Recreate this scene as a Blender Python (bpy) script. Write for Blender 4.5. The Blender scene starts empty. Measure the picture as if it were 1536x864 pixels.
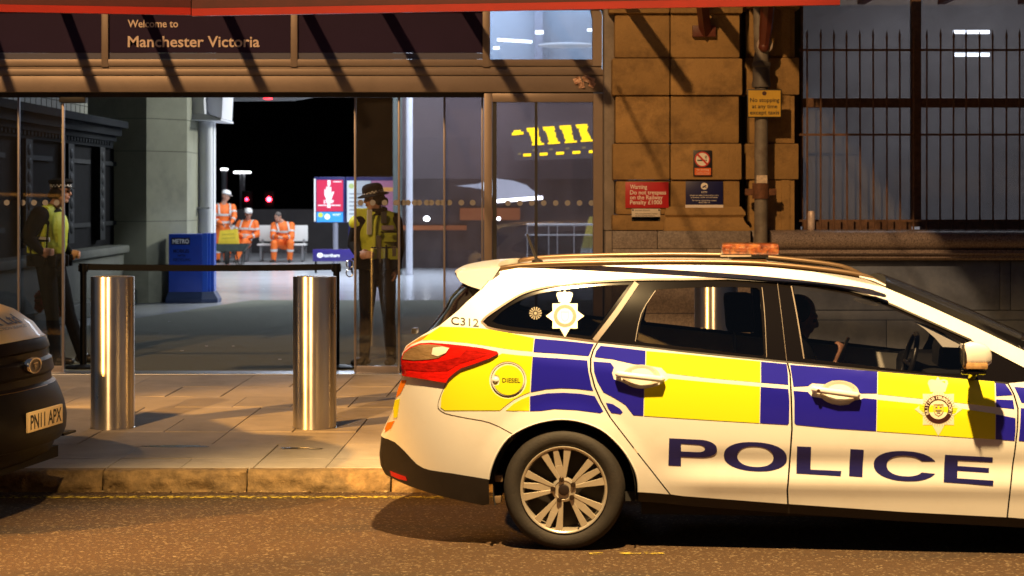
import bpy, bmesh, math, random
import numpy as np
from mathutils import Vector, Matrix, geometry, noise
random.seed(7)
S = bpy.context.scene
COL = S.collection
R = math.radians

# ------------------------------------------------------------------ camera, world, lamps, exposure
FPX, CX, HY, CAMZ = 3035.0, 768.0, 293.0, 1.85
cam_d = bpy.data.cameras.new('camera')
cam = bpy.data.objects.new('camera', cam_d); COL.objects.link(cam)
cam.location = (0, 0, CAMZ); cam.rotation_euler = (R(90), 0, 0)
cam_d.sensor_width = 36.0; cam_d.lens = FPX / 1536 * 36.0
cam_d.shift_y = -(432 - HY) / 1536.0
cam_d.clip_start = 0.1; cam_d.clip_end = 2000
cam_d.dof.use_dof = True; cam_d.dof.focus_distance = 13.0; cam_d.dof.aperture_fstop = 4.5
S.camera = cam

W = bpy.data.worlds.new('World'); S.world = W; W.use_nodes = True
wn = W.node_tree; bg = wn.nodes['Background']
bg.inputs['Color'].default_value = (0.55, 0.70, 1.0, 1)
bg.inputs['Strength'].default_value = 0.085

S.view_settings.view_transform = 'Standard'; S.view_settings.look = 'None'
S.view_settings.gamma = 1.0; S.view_settings.use_curve_mapping = False
S.view_settings.exposure = 0.0
S.render.engine = 'CYCLES'
S.cycles.use_denoising = True
S.cycles.max_bounces = 8; S.cycles.transparent_max_bounces = 24
S.cycles.sample_clamp_indirect = 6.0
S.cycles.caustics_reflective = False; S.cycles.caustics_refractive = False

def aim(o, tgt):
    d = Vector(tgt) - o.location
    o.rotation_euler = d.to_track_quat('-Z', 'Y').to_euler()
def spot(name, loc, tgt, power, col, size_deg, blend, rad):
    l = bpy.data.lights.new(name, 'SPOT'); l.energy = power; l.color = col
    l.spot_size = R(size_deg); l.spot_blend = blend; l.shadow_soft_size = rad
    o = bpy.data.objects.new(name, l); COL.objects.link(o); o.location = loc; aim(o, tgt); return o
def area(name, loc, tgt, power, col, sx, sy):
    l = bpy.data.lights.new(name, 'AREA'); l.energy = power; l.color = col
    l.shape = 'RECTANGLE'; l.size = sx; l.size_y = sy
    o = bpy.data.objects.new(name, l); COL.objects.link(o); o.location = loc; aim(o, tgt); return o
SOD = (1.0, 0.50, 0.12)
WARM = (1.0, 0.66, 0.29)
# street lamps: one above the road by the car, one to the left, a high flood across the street
spot('street_lamp_or_fill', (0.3, 7.0, 8.0), (0.6, 9.6, 0.0), 11500, WARM, 55, 0.5, 0.12)
spot('street_lamp_or_fill', (-11.0, 6.0, 5.5), (-3.1, 12.6, 0.1), 16000, SOD, 31, 0.35, 0.08)
spot('flood_light', (-10.0, -14.0, 19.0), (-0.8, 18.6, 3.0), 40000, (1.0, 0.57, 0.23), 16.8, 0.25, 0.42)
# concourse tubes light the inside of the station, helped by added fill spots
area('concourse_light', (-1.0, 41.0, 6.6), (-1.0, 41.0, 0), 2000, (0.80, 0.88, 1.0), 6.0, 6.0)
area('concourse_light', (3.2, 34.5, 5.6), (0.0, 34.0, 0), 330, (0.80, 0.88, 1.0), 3.5, 6.0)
spot('concourse_fill_spot', (0.5, 25.0, 5.6), (-4.75, 31.0, 0.9), 650, (0.82, 0.9, 1.0), 14, 0.5, 0.15)  # added spot that brightens the newspaper bin from the front
spot('concourse_fill_spot', (1.5, 35.5, 5.2), (-5.1, 32.2, 2.2), 2200, (0.92, 0.94, 0.86), 45, 0.5, 0.3)  # added spot that brightens the chamfer of the stone column
spot('street_lamp_or_fill', (-3.0, -14.0, 9.0), (-3.0, -30.0, 5.0), 6500, SOD, 100, 0.6, 0.2)  # added lamp, lights the opposite wall so that it gives warm reflections
spot('concourse_fill_spot', (-1.8, 20.6, 3.5), (-4.25, 19.75, 1.45), 330, (1.0, 0.93, 0.84), 42, 0.6, 0.1)  # unseen spot added to lift the left officer's face and vest
spot('concourse_fill_spot', (-3.1, 20.0, 3.4), (-1.35, 19.55, 1.5), 260, (1.0, 0.93, 0.84), 36, 0.6, 0.1)  # unseen spot added to brighten the right officer
area('platform_light', (-3.6, 49.0, 6.0), (-4.0, 50.0, 0.5), 420, (0.92, 0.95, 1.0), 6.0, 3.0)
area('room_light', (5.0, 20.6, 4.4), (5.0, 20.6, 0), 90, (0.95, 0.93, 0.95), 3.0, 2.0)

# ------------------------------------------------------------------ materials
def M(name, col, rough=0.5, metal=0.0, var=0.0, scale=6.0, bump=0.0, bscale=60.0, emit=None, estr=0.0,
      coat=0.0, spec=0.5, island=0.0, dirt=None, dscale=2.0, damt=0.0, stretch=None, rvar=0.0):
    m = bpy.data.materials.new(name); m.use_nodes = True
    nt = m.node_tree; b = nt.nodes['Principled BSDF']
    b.inputs['Base Color'].default_value = (*col, 1); b.inputs['Roughness'].default_value = rough
    b.inputs['Metallic'].default_value = metal; b.inputs['Specular IOR Level'].default_value = spec
    if coat: b.inputs['Coat Weight'].default_value = coat; b.inputs['Coat Roughness'].default_value = 0.05
    if emit: b.inputs['Emission Color'].default_value = (*emit, 1); b.inputs['Emission Strength'].default_value = estr
    N = nt.nodes.new; Lk = nt.links.new
    tc = None
    def coords():
        nonlocal tc
        if tc is None:
            g = N('ShaderNodeTexCoord'); tc = g.outputs['Object']
            if stretch:
                mp = N('ShaderNodeMapping'); mp.inputs['Scale'].default_value = stretch
                Lk(tc, mp.inputs['Vector']); tc = mp.outputs['Vector']
        return tc
    cur = None
    if var:
        t = N('ShaderNodeTexNoise'); t.inputs['Scale'].default_value = scale; t.inputs['Detail'].default_value = 6; t.inputs['Roughness'].default_value = 0.65
        Lk(coords(), t.inputs['Vector'])
        mr = N('ShaderNodeMapRange'); mr.inputs['From Min'].default_value = 0.3; mr.inputs['From Max'].default_value = 0.7
        mr.inputs['To Min'].default_value = 1 - var; mr.inputs['To Max'].default_value = 1 + var
        Lk(t.outputs['Fac'], mr.inputs['Value'])
        hs = N('ShaderNodeHueSaturation'); hs.inputs['Color'].default_value = (*col, 1)
        Lk(mr.outputs['Result'], hs.inputs['Value']); cur = hs.outputs['Color']
    if island:
        g = N('ShaderNodeNewGeometry'); mr = N('ShaderNodeMapRange')
        mr.inputs['To Min'].default_value = 1 - island; mr.inputs['To Max'].default_value = 1 + island
        Lk(g.outputs['Random Per Island'], mr.inputs['Value'])
        hs = N('ShaderNodeHueSaturation')
        if cur: Lk(cur, hs.inputs['Color'])
        else: hs.inputs['Color'].default_value = (*col, 1)
        Lk(mr.outputs['Result'], hs.inputs['Value']); cur = hs.outputs['Color']
    if dirt:
        t = N('ShaderNodeTexNoise'); t.inputs['Scale'].default_value = dscale; t.inputs['Detail'].default_value = 8; t.inputs['Roughness'].default_value = 0.7
        Lk(coords(), t.inputs['Vector'])
        mr = N('ShaderNodeMapRange'); mr.inputs['From Min'].default_value = 0.5; mr.inputs['From Max'].default_value = 0.72
        mr.inputs['To Max'].default_value = damt; Lk(t.outputs['Fac'], mr.inputs['Value'])
        mx = N('ShaderNodeMix'); mx.data_type = 'RGBA'; Lk(mr.outputs['Result'], mx.inputs[0])
        if cur: Lk(cur, mx.inputs[6])
        else: mx.inputs[6].default_value = (*col, 1)
        mx.inputs[7].default_value = (*dirt, 1); cur = mx.outputs[2]
    if cur: Lk(cur, b.inputs['Base Color'])
    if rvar:
        t = N('ShaderNodeTexNoise'); t.inputs['Scale'].default_value = scale * 2; t.inputs['Detail'].default_value = 5
        Lk(coords(), t.inputs['Vector'])
        mr = N('ShaderNodeMapRange'); mr.inputs['To Min'].default_value = max(0.02, rough - rvar); mr.inputs['To Max'].default_value = min(1, rough + rvar)
        Lk(t.outputs['Fac'], mr.inputs['Value']); Lk(mr.outputs['Result'], b.inputs['Roughness'])
    if bump:
        t = N('ShaderNodeTexNoise'); t.inputs['Scale'].default_value = bscale; t.inputs['Detail'].default_value = 5; t.inputs['Roughness'].default_value = 0.6
        Lk(coords(), t.inputs['Vector'])
        bp = N('ShaderNodeBump'); bp.inputs['Strength'].default_value = bump; bp.inputs['Distance'].default_value = 0.01
        Lk(t.outputs['Fac'], bp.inputs['Height']); Lk(bp.outputs['Normal'], b.inputs['Normal'])
    return m
def glass(name, tint, gl=0.08, rough=0.02, haze=0.0, hcol=(0.3, 0.32, 0.36)):
    m = bpy.data.materials.new(name); m.use_nodes = True; nt = m.node_tree; nt.nodes.clear()
    N = nt.nodes.new; Lk = nt.links.new
    o = N('ShaderNodeOutputMaterial'); t = N('ShaderNodeBsdfTransparent'); t.inputs[0].default_value = (*tint, 1)
    g = N('ShaderNodeBsdfGlossy'); g.inputs['Roughness'].default_value = rough
    fr = N('ShaderNodeLayerWeight'); fr.inputs['Blend'].default_value = 0.25
    mr = N('ShaderNodeMapRange'); mr.inputs['To Min'].default_value = gl; mr.inputs['To Max'].default_value = 0.7
    Lk(fr.outputs['Fresnel'], mr.inputs['Value'])
    mx = N('ShaderNodeMixShader'); Lk(mr.outputs['Result'], mx.inputs[0]); Lk(t.outputs[0], mx.inputs[1]); Lk(g.outputs[0], mx.inputs[2])
    last = mx.outputs[0]
    if haze:
        d = N('ShaderNodeBsdfDiffuse'); d.inputs[0].default_value = (*hcol, 1)
        no = N('ShaderNodeTexNoise'); no.inputs['Scale'].default_value = 1.3; no.inputs['Detail'].default_value = 6
        tc = N('ShaderNodeTexCoord'); Lk(tc.outputs['Object'], no.inputs['Vector'])
        m2 = N('ShaderNodeMapRange'); m2.inputs['From Min'].default_value = 0.3; m2.inputs['From Max'].default_value = 0.7
        m2.inputs['To Min'].default_value = haze * 0.6; m2.inputs['To Max'].default_value = haze * 1.4
        Lk(no.outputs['Fac'], m2.inputs['Value'])
        m3 = N('ShaderNodeMixShader'); Lk(m2.outputs['Result'], m3.inputs[0]); Lk(last, m3.inputs[1]); Lk(d.outputs[0], m3.inputs[2]); last = m3.outputs[0]
    Lk(last, o.inputs['Surface']); return m
def lamp_mat(name, col, strength): return M(name, tuple(.05 * c for c in col), emit=col, estr=strength)

# ------------------------------------------------------------------ objects, tagging
def tag(o, label=None, cat=None, group=None, kind=None):
    if label: o['label'] = label
    if cat: o['category'] = cat
    if group: o['group'] = group
    if kind: o['kind'] = kind
    return o
def empty(name, loc, label=None, cat=None, group=None, rotz=0.0):
    o = bpy.data.objects.new(name, None); COL.objects.link(o); o.location = loc; o.rotation_euler = (0, 0, rotz)
    o.empty_display_size = 0.1
    return tag(o, label, cat, group)
def copy_tree(o, parent=None):
    c = o.copy(); COL.objects.link(c)
    if parent is not None: c.parent = parent
    for ch in [x for x in bpy.data.objects if x.parent == o]: copy_tree(ch, c)
    return c
class MB:
    """mesh builder: verts, faces, a material index per face"""
    def __init__(s): s.v = []; s.f = []; s.m = []; s.mi = 0
    def add(s, vs, fs):
        n = len(s.v); s.v += [tuple(v) for v in vs]
        for f in fs: s.f.append(tuple(i + n for i in f)); s.m.append(s.mi)
    def box(s, x0, y0, z0, x1, y1, z1, bev=0.0):
        if bev > 0:
            bm = bmesh.new(); bmesh.ops.create_cube(bm, size=1)
            for v in bm.verts: v.co = ((x0 + x1) / 2 + v.co.x * (x1 - x0), (y0 + y1) / 2 + v.co.y * (y1 - y0), (z0 + z1) / 2 + v.co.z * (z1 - z0))
            bmesh.ops.bevel(bm, geom=bm.edges[:], offset=bev, segments=2, profile=0.6, affect='EDGES')
            s.bm(bm); return
        s.add([(x0, y0, z0), (x1, y0, z0), (x1, y1, z0), (x0, y1, z0), (x0, y0, z1), (x1, y0, z1), (x1, y1, z1), (x0, y1, z1)],
              [(0, 3, 2, 1), (4, 5, 6, 7), (0, 1, 5, 4), (1, 2, 6, 5), (2, 3, 7, 6), (3, 0, 4, 7)])
    def bm(s, bm):
        bm.verts.index_update(); s.add([v.co[:] for v in bm.verts], [[v.index for v in f.verts] for f in bm.faces]); bm.free()
    def tube(s, pts, rad, seg=10, cap=True, sq=(1, 1)):
        pts = [Vector(p) for p in pts]; n = len(pts)
        if not hasattr(rad, '__len__'): rad = [rad] * n
        rings = []; up = None
        for i, p in enumerate(pts):
            d = (pts[min(i + 1, n - 1)] - pts[max(i - 1, 0)]).normalized()
            if up is None: up = Vector((0, 0, 1)) if abs(d.z) < 0.9 else Vector((0, 1, 0))
            a = d.cross(up).normalized(); b = a.cross(d).normalized(); up = b
            rings.append([p + (a * math.cos(t) * sq[0] + b * math.sin(t) * sq[1]) * rad[i] for t in [2 * math.pi * k / seg for k in range(seg)]])
        vs = [v for r in rings for v in r]; fs = []
        for i in range(n - 1):
            for k in range(seg):
                k2 = (k + 1) % seg; fs.append((i * seg + k, i * seg + k2, (i + 1) * seg + k2, (i + 1) * seg + k))
        if cap: fs.append(tuple(reversed(range(seg)))); fs.append(tuple(range((n - 1) * seg, n * seg)))
        s.add(vs, fs)
    def lathe(s, prof, c=(0, 0, 0), axis='z', seg=32, cap=True):
        vs = []; fs = []; n = len(prof)
        for (r, h) in prof:
            for k in range(seg):
                t = 2 * math.pi * k / seg; a, b = r * math.cos(t), r * math.sin(t)
                vs.append((c[0] + a, c[1] + b, c[2] + h) if axis == 'z' else ((c[0] + a, c[1] + h, c[2] - b) if axis == 'y' else (c[0] + h, c[1] + a, c[2] + b)))
        for i in range(n - 1):
            for k in range(seg):
                k2 = (k + 1) % seg; fs.append((i * seg + k, i * seg + k2, (i + 1) * seg + k2, (i + 1) * seg + k))
        if cap:
            if prof[0][0] > 1e-6: fs.append(tuple(reversed(range(seg))))
            if prof[-1][0] > 1e-6: fs.append(tuple(range((n - 1) * seg, n * seg)))
        s.add(vs, fs)
    def prism(s, poly, y0, y1):
        """polygon in x,z extruded along y"""
        n = len(poly); s.add([(x, y0, z) for x, z in poly] + [(x, y1, z) for x, z in poly],
                             [tuple(range(n)), tuple(reversed(range(n, 2 * n)))] + [(i, n + i, n + (i + 1) % n, (i + 1) % n) for i in range(n)])
    def ball(s, c, r, seg=16, rings=10, rot=None):
        if not hasattr(r, '__len__'): r = (r, r, r)
        vs = []; fs = []
        for i in range(rings + 1):
            ph = math.pi * i / rings
            for k in range(seg):
                t = 2 * math.pi * k / seg
                v = Vector((math.sin(ph) * math.cos(t) * r[0], math.sin(ph) * math.sin(t) * r[1], math.cos(ph) * r[2]))
                if rot is not None: v = rot @ v
                vs.append(v + Vector(c))
        for i in range(rings):
            for k in range(seg):
                k2 = (k + 1) % seg; fs.append((i * seg + k, (i + 1) * seg + k, (i + 1) * seg + k2, i * seg + k2))
        s.add(vs, fs)
    def build(s, name, mats, parent=None, smooth=True, angle=40, loc=None):
        me = bpy.data.meshes.new(name); me.from_pydata(s.v, [], s.f); me.update()
        bm = bmesh.new(); bm.from_mesh(me); bmesh.ops.remove_doubles(bm, verts=bm.verts, dist=1e-6)
        bmesh.ops.recalc_face_normals(bm, faces=bm.faces)
        keep = len(bm.faces) == len(s.f)
        bm.to_mesh(me); bm.free()
        if not isinstance(mats, (list, tuple)): mats = [mats]
        for m in mats: me.materials.append(m)
        if len(mats) > 1 and keep: me.polygons.foreach_set('material_index', s.m)
        if smooth:
            me.shade_smooth(); me.set_sharp_from_angle(angle=R(angle))
        o = bpy.data.objects.new(name, me); COL.objects.link(o)
        if parent is not None: o.parent = parent
        if loc is not None: o.location = loc
        return o

def P(u, v, D): return Vector(((u - CX) / FPX * D, D, CAMZ - (v - HY) / FPX * D))
def X(u, D): return (u - CX) / FPX * D
def Z(v, D): return CAMZ - (v - HY) / FPX * D
def pxbox(mb, u0, v0, u1, v1, D, depth, bev=0.0):
    """a box whose front face (at depth D) spans the given image rectangle"""
    mb.box(X(u0, D), D, Z(v1, D), X(u1, D), D + depth, Z(v0, D), bev)

# ------------------------------------------------------------------ filled outlines (with holes) tessellated over a curved surface
def inside(p, polys):
    c = False; x, y = p
    for poly in polys:
        n = len(poly); j = n - 1
        for i in range(n):
            xi, yi = poly[i]; xj, yj = poly[j]
            if (yi > y) != (yj > y) and x < (xj - xi) * (y - yi) / (yj - yi) + xi: c = not c
            j = i
    return c
def resample(poly, step):
    out = []; n = len(poly)
    for i in range(n):
        a = Vector(poly[i]); b = Vector(poly[(i + 1) % n]); k = max(1, int(math.ceil((b - a).length / step))) if step else 1
        for q in range(k): out.append(tuple(a.lerp(b, q / k)))
    return out
def smooth_poly(pts, k=4, closed=False):
    """Catmull-Rom through the points"""
    out = []; n = len(pts); rng = n if closed else n - 1
    for i in range(rng):
        p = [Vector(pts[(i + d) % n] if closed else pts[min(max(i + d, 0), n - 1)]) for d in (-1, 0, 1, 2)]
        for q in range(k):
            t = q / k; t2 = t * t; t3 = t2 * t
            out.append(tuple(0.5 * ((2 * p[1]) + (p[2] - p[0]) * t + (2 * p[0] - 5 * p[1] + 4 * p[2] - p[3]) * t2 + (3 * p[1] - p[0] - 3 * p[2] + p[3]) * t3)))
    if not closed: out.append(tuple(pts[-1]))
    return out
def region(outer, holes=(), step=None):
    polys = [resample(outer, step)] + [resample(h, step) for h in holes]
    pts = []; edges = []
    for poly in polys:
        n0 = len(pts); pts += [Vector(p) for p in poly]; edges += [(n0 + i, n0 + (i + 1) % len(poly)) for i in range(len(poly))]
    if step:
        xs = [p[0] for p in polys[0]]; ys = [p[1] for p in polys[0]]
        y = min(ys) + step * 0.5; row = 0
        bnd = np.array([p[:] for p in pts])
        while y < max(ys):
            x = min(xs) + step * (0.5 if row % 2 else 0.0)
            while x < max(xs):
                if inside((x, y), polys) and ((bnd - (x, y)) ** 2).sum(1).min() > (0.45 * step) ** 2: pts.append(Vector((x, y)))
                x += step
            y += step * 0.87; row += 1
    v, e, f, _, _, _ = geometry.delaunay_2d_cdt(pts, edges, [], 0, 1e-5)
    v = [tuple(p) for p in v]; fs = []
    for t in f:
        c = (sum(v[i][0] for i in t) / len(t), sum(v[i][1] for i in t) / len(t))
        if inside(c, polys): fs.append(tuple(t))
    return v, fs
def sheet(mb, reg, front, back=None):
    """reg -> a surface through front(p); with back(p) also a rear skin and a rim"""
    v, fs = reg; n = len(v)
    if back is None: mb.add([front(p) for p in v], fs); return
    cnt = {}
    for f in fs:
        for i in range(len(f)):
            a, b = f[i], f[(i + 1) % len(f)]; k = (min(a, b), max(a, b)); cnt.setdefault(k, []).append((a, b))
    rim = [(b, a, a + n, b + n) for k, l in cnt.items() if len(l) == 1 for (a, b) in l]
    mb.add([front(p) for p in v] + [back(p) for p in v], list(fs) + [tuple(i + n for i in reversed(f)) for f in fs] + rim)
# ------------------------------------------------------------------ lettering
_tx = {}
def glyphs(s, bold=0.0, align='LEFT'):
    """(verts2d, faces, width) of a line of text at size 1"""
    k = (s, bold, align)
    if k in _tx: return _tx[k]
    c = bpy.data.curves.new('t', 'FONT'); c.body = s; c.offset = bold; c.size = 1.0; c.resolution_u = 3; c.fill_mode = 'FRONT'
    o = bpy.data.objects.new('t', c); COL.objects.link(o)
    dg = bpy.context.evaluated_depsgraph_get(); dg.update()
    me = bpy.data.meshes.new_from_object(o.evaluated_get(dg))
    v = [(p.co.x, p.co.y) for p in me.vertices]; f = [tuple(q.vertices) for q in me.polygons]
    bpy.data.objects.remove(o); bpy.data.curves.remove(c); bpy.data.meshes.remove(me)
    x0 = min((p[0] for p in v), default=0); x1 = max((p[0] for p in v), default=0)
    _tx[k] = (v, f, x0, x1); return _tx[k]
def write(mb, s, x, y, z, h, width=None, bold=0.0, center=False):
    """text facing -y, baseline z, cap height h (or fitted to width)"""
    v, f, x0, x1 = glyphs(s, bold); sy = h / 0.70; sx = sy
    if width: sx = width / (x1 - x0)
    off = x - (x0 * sx) - ((x1 - x0) * sx / 2 if center else 0)
    mb.add([(off + p[0] * sx, y, z + p[1] * sy) for p in v], f)
# ------------------------------------------------------------------ ground
def asphalt():
    m = M('asphalt', (0.064, 0.031, 0.0095), rough=0.85, var=0.5, scale=90, bump=0.9, bscale=220, dirt=(0.02, 0.016, 0.012), dscale=1.1, damt=0.8, stretch=(0.35, 1, 1))
    nt = m.node_tree; b = nt.nodes['Principled BSDF']; src = b.inputs['Base Color'].links[0].from_socket
    v = nt.nodes.new('ShaderNodeTexVoronoi'); v.inputs['Scale'].default_value = 80
    g = nt.nodes.new('ShaderNodeTexCoord'); nt.links.new(g.outputs['Object'], v.inputs['Vector'])
    wnz = nt.nodes.new('ShaderNodeTexNoise'); wnz.inputs['Scale'].default_value = 9; nt.links.new(g.outputs['Object'], wnz.inputs['Vector'])
    sm = nt.nodes.new('ShaderNodeSeparateColor'); nt.links.new(v.outputs['Color'], sm.inputs[0])
    gt = nt.nodes.new('ShaderNodeMath'); gt.operation = 'GREATER_THAN'; gt.inputs[1].default_value = 0.90; nt.links.new(sm.outputs[0], gt.inputs[0])
    mu = nt.nodes.new('ShaderNodeMath'); mu.operation = 'MULTIPLY'; nt.links.new(gt.outputs[0], mu.inputs[0]); nt.links.new(wnz.outputs['Fac'], mu.inputs[1])
    mx = nt.nodes.new('ShaderNodeMix'); mx.data_type = 'RGBA'; nt.links.new(mu.outputs[0], mx.inputs[0]); nt.links.new(src, mx.inputs[6])
    mx.inputs[7].default_value = (0.27, 0.195, 0.11, 1); nt.links.new(mx.outputs[2], b.inputs['Base Color'])
    return m
ASPH = asphalt()
SLAB = M('paving_stone', (0.44, 0.38, 0.30), rough=0.75, var=0.16, scale=2.2, island=0.10, bump=0.35, bscale=70, dirt=(0.20, 0.165, 0.125), dscale=1.7, damt=0.6)
MORT = M('joint_dirt', (0.05, 0.045, 0.04), rough=0.95)
KERBM = M('kerb_stone', (0.24, 0.155, 0.066), rough=0.9, var=0.4, scale=14, bump=0.8, bscale=45, dirt=(0.07, 0.045, 0.025), dscale=5, damt=0.8)
def pz(y): return 0.13 + 0.07 * (y - 12.6) / 6.0

mb = MB(); mb.add([(-400, -300, -0.03), (400, -300, -0.03), (400, 600, -0.03), (-400, 600, -0.03)], [(0, 1, 2, 3)])
tag(mb.build('ground', M('far_ground', (0.03, 0.03, 0.03), 0.9), smooth=False), kind='structure')
mb = MB(); mb.add([(-60, -14, 0), (60, -14, 0), (60, 12.63, 0), (-60, 12.63, 0)], [(0, 1, 2, 3)])
tag(mb.build('road', ASPH, smooth=False), kind='structure')
# worn yellow line along the gutter
def worn():
    m = M('worn_yellow_paint', (0.46, 0.34, 0.04), rough=0.8, bump=0.5, bscale=200)
    nt = m.node_tree; b = nt.nodes['Principled BSDF']; o = nt.nodes['Material Output']
    g = nt.nodes.new('ShaderNodeTexCoord'); n = nt.nodes.new('ShaderNodeTexNoise'); n.inputs['Scale'].default_value = 26; n.inputs['Detail'].default_value = 8
    nt.links.new(g.outputs['Object'], n.inputs['Vector']); r = nt.nodes.new('ShaderNodeMapRange')
    r.inputs['From Min'].default_value = 0.44; r.inputs['From Max'].default_value = 0.60; nt.links.new(n.outputs['Fac'], r.inputs['Value'])
    t = nt.nodes.new('ShaderNodeBsdfTransparent'); mx = nt.nodes.new('ShaderNodeMixShader')
    nt.links.new(r.outputs['Result'], mx.inputs[0]); nt.links.new(t.outputs[0], mx.inputs[1]); nt.links.new(b.outputs[0], mx.inputs[2]); nt.links.new(mx.outputs[0], o.inputs['Surface'])
    return m
mb = MB(); mb.add([(-20, 12.36, 0.004), (20, 12.30, 0.004), (20, 12.40, 0.004), (-20, 12.46, 0.004)], [(0, 1, 2, 3)])
for (a_, b_) in ((.56, .66), (.69, .78), (.40, .46)): mb.add([(a_, 10.42, 0.004), (b_, 10.40, 0.004), (b_ + .01, 10.46, 0.004), (a_ - .01, 10.48, 0.004)], [(0, 1, 2, 3)])
tag(mb.build('yellow_line', worn(), smooth=False), kind='structure')
# gutter grit: leaves and litter crumbs at the foot of the kerb
mb = MB(); rnd = random.Random(3)
for i in range(170):
    x = rnd.uniform(-4.5, 1); y = 12.59 - abs(rnd.gauss(0, 0.03)); s = rnd.uniform(0.004, 0.018); a = rnd.uniform(0, 6.3)
    vs = [(x + s * math.cos(a + k * 1.57) * rnd.uniform(.5, 1), y + s * math.sin(a + k * 1.57) * .7, 0.003 + rnd.uniform(0, .012)) for k in range(4)]
    mb.add(vs, [(0, 1, 2, 3)])
tag(mb.build('gutter_grit', M('grit', (0.22, 0.15, 0.07), 0.9, island=0.7), smooth=False), kind='stuff')

# pavement of separate slabs over a mortar bed
mb = MB(); rnd = random.Random(11)
rows = [12.755, 13.17, 13.86, 14.52, 15.3, 16.05, 16.8, 17.55, 18.585]
sh = math.tan(R(1.9))
for r in range(len(rows) - 1):
    y0, y1 = rows[r] + 0.003, rows[r + 1] - 0.003
    off = rnd.choice([0, 0, 0.225]) if r % 3 == 2 else 0
    x = -9.0 + off; k = 0
    while x < 8.5:
        w = 0.46
        if rnd.random() < 0.25: w = 0.92
        dz = rnd.uniform(-0.0025, 0.0025); tl = rnd.uniform(-0.002, 0.002)
        g = 0.0035; e = 0.003
        def c(a, y, z): return (a + (y - 12.6) * sh, y, pz(y) + z)
        vs = [c(x + g + e, y0 + e, dz + tl), c(x + w - g - e, y0 + e, dz - tl), c(x + w - g - e, y1 - e, dz - tl), c(x + g + e, y1 - e, dz + tl),
              c(x + g, y0, dz - .004), c(x + w - g, y0, dz - .004), c(x + w - g, y1, dz - .004), c(x + g, y1, dz - .004),
              c(x + g, y0, -.03), c(x + w - g, y0, -.03), c(x + w - g, y1, -.03), c(x + g, y1, -.03)]
        mb.add(vs, [(0, 1, 2, 3)] + [(i + 4, (i + 1) % 4 + 4, (i + 1) % 4, i) for i in range(4)] + [(i + 8, (i + 1) % 4 + 8, (i + 1) % 4 + 4, i + 4) for i in range(4)])
        x += w; k += 1
mb.mi = 1
mb.add([(-9.5, 12.7, pz(12.7) - .014), (9, 12.7, pz(12.7) - .014), (9, 18.6, pz(18.6) - .014), (-9.5, 18.6, pz(18.6) - .014)], [(0, 1, 2, 3)])
tag(mb.build('pavement', [SLAB, MORT], smooth=False), kind='structure')
# damp stain on the paving
def damp():
    m = M('damp_stone', (0.10, 0.10, 0.085), rough=0.22, bump=0.2, bscale=60)
    return m
rg = random.Random(5)
def stain(cx, cy, rx, ry, seed):
    r_ = random.Random(seed); n = 40; out = []
    for i in range(n):
        t = 2 * math.pi * i / n; k = 1 + 0.28 * noise.noise((math.cos(t) * 1.7 + seed, math.sin(t) * 1.7, seed)) + .12 * r_.uniform(-1, 1)
        out.append((cx + rx * k * math.cos(t), cy + ry * k * math.sin(t)))
    return out
mb = MB()
for (u, v, rx, ry, sd) in [(262, 671, .235, .055, 1), (440, 673, .10, .03, 2), (475, 674, .05, .02, 4)]:
    D = (CAMZ - .14) * FPX / (v - HY)
    o_ = stain(X(u, D), D, rx, ry, sd); sheet(mb, region(o_), lambda p: (p[0], p[1], pz(p[1]) + .0045))
tag(mb.build('damp_stain', damp(), smooth=False), kind='structure')

# rough stone kerb
mb = MB()
k0 = -1.655 - 0.9 * 9
for i in range(20):
    x0 = k0 + 0.9 * i + .006; x1 = k0 + 0.9 * (i + 1) - .006; nx = 44
    prof = [(12.60, -0.02), (12.598, .0), (12.600, .025), (12.602, .05), (12.605, .075), (12.612, .10), (12.622, .118), (12.645, .129), (12.70, .131), (12.752, .131)]
    vs = []; fs = []
    for a in range(nx + 1):
        x = x0 + (x1 - x0) * a / nx
        for j, (y, z) in enumerate(prof):
            amp = .028 if 0 < j < 7 else .004
            d = noise.fractal((x * 6, z * 13, i * 3.1), 1.0, 2.0, 4) * amp
            ed = .012 * max(0, 1 - min(x - x0, x1 - x) / .03)
            vs.append((x, y - d + ed, z + (d * .3 if 0 < j < 8 else 0)))
    n = len(prof)
    for a in range(nx):
        for j in range(n - 1): fs.append((a * n + j, (a + 1) * n + j, (a + 1) * n + j + 1, a * n + j + 1))
    fs.append(tuple(range(n))); fs.append(tuple(reversed(range(nx * n, nx * n + n))))
    mb.add(vs, fs)
tag(mb.build('kerb', KERBM, angle=70), kind='structure')

# ------------------------------------------------------------------ station floor, mat
FLOORM = M('polished_floor', (0.55, 0.57, 0.60), rough=0.17, var=0.08, scale=1.2, bump=0.05, bscale=5, spec=0.6)
mb = MB(); mb.add([(-40, 18.6, .198), (40, 18.6, .198), (40, 90, .198), (-40, 90, .198)], [(0, 1, 2, 3)])
tag(mb.build('station_floor', FLOORM, smooth=False), kind='structure')
MATM = M('entrance_mat', (0.165, 0.172, 0.125), rough=0.95, var=0.25, scale=30, bump=0.6, bscale=160, stretch=(1, 6, 1), dirt=(0.16, 0.16, 0.14), dscale=.8, damt=.5)
mb = MB(); mb.add([(-6.05, 18.9, .203), (1.6, 18.9, .203), (1.6, 31.8, .203), (-4.1, 31.8, .203), (-5.1, 26.8, .203), (-5.75, 23.8, .203), (-6.05, 20.5, .203)], [(0, 1, 2, 3, 4, 5, 6)])
tag(mb.build('floor_mat', MATM, smooth=False), 'dark ribbed entrance mat covering the floor inside the station doors', 'mat')
mb = MB(); rnd = random.Random(2)
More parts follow.
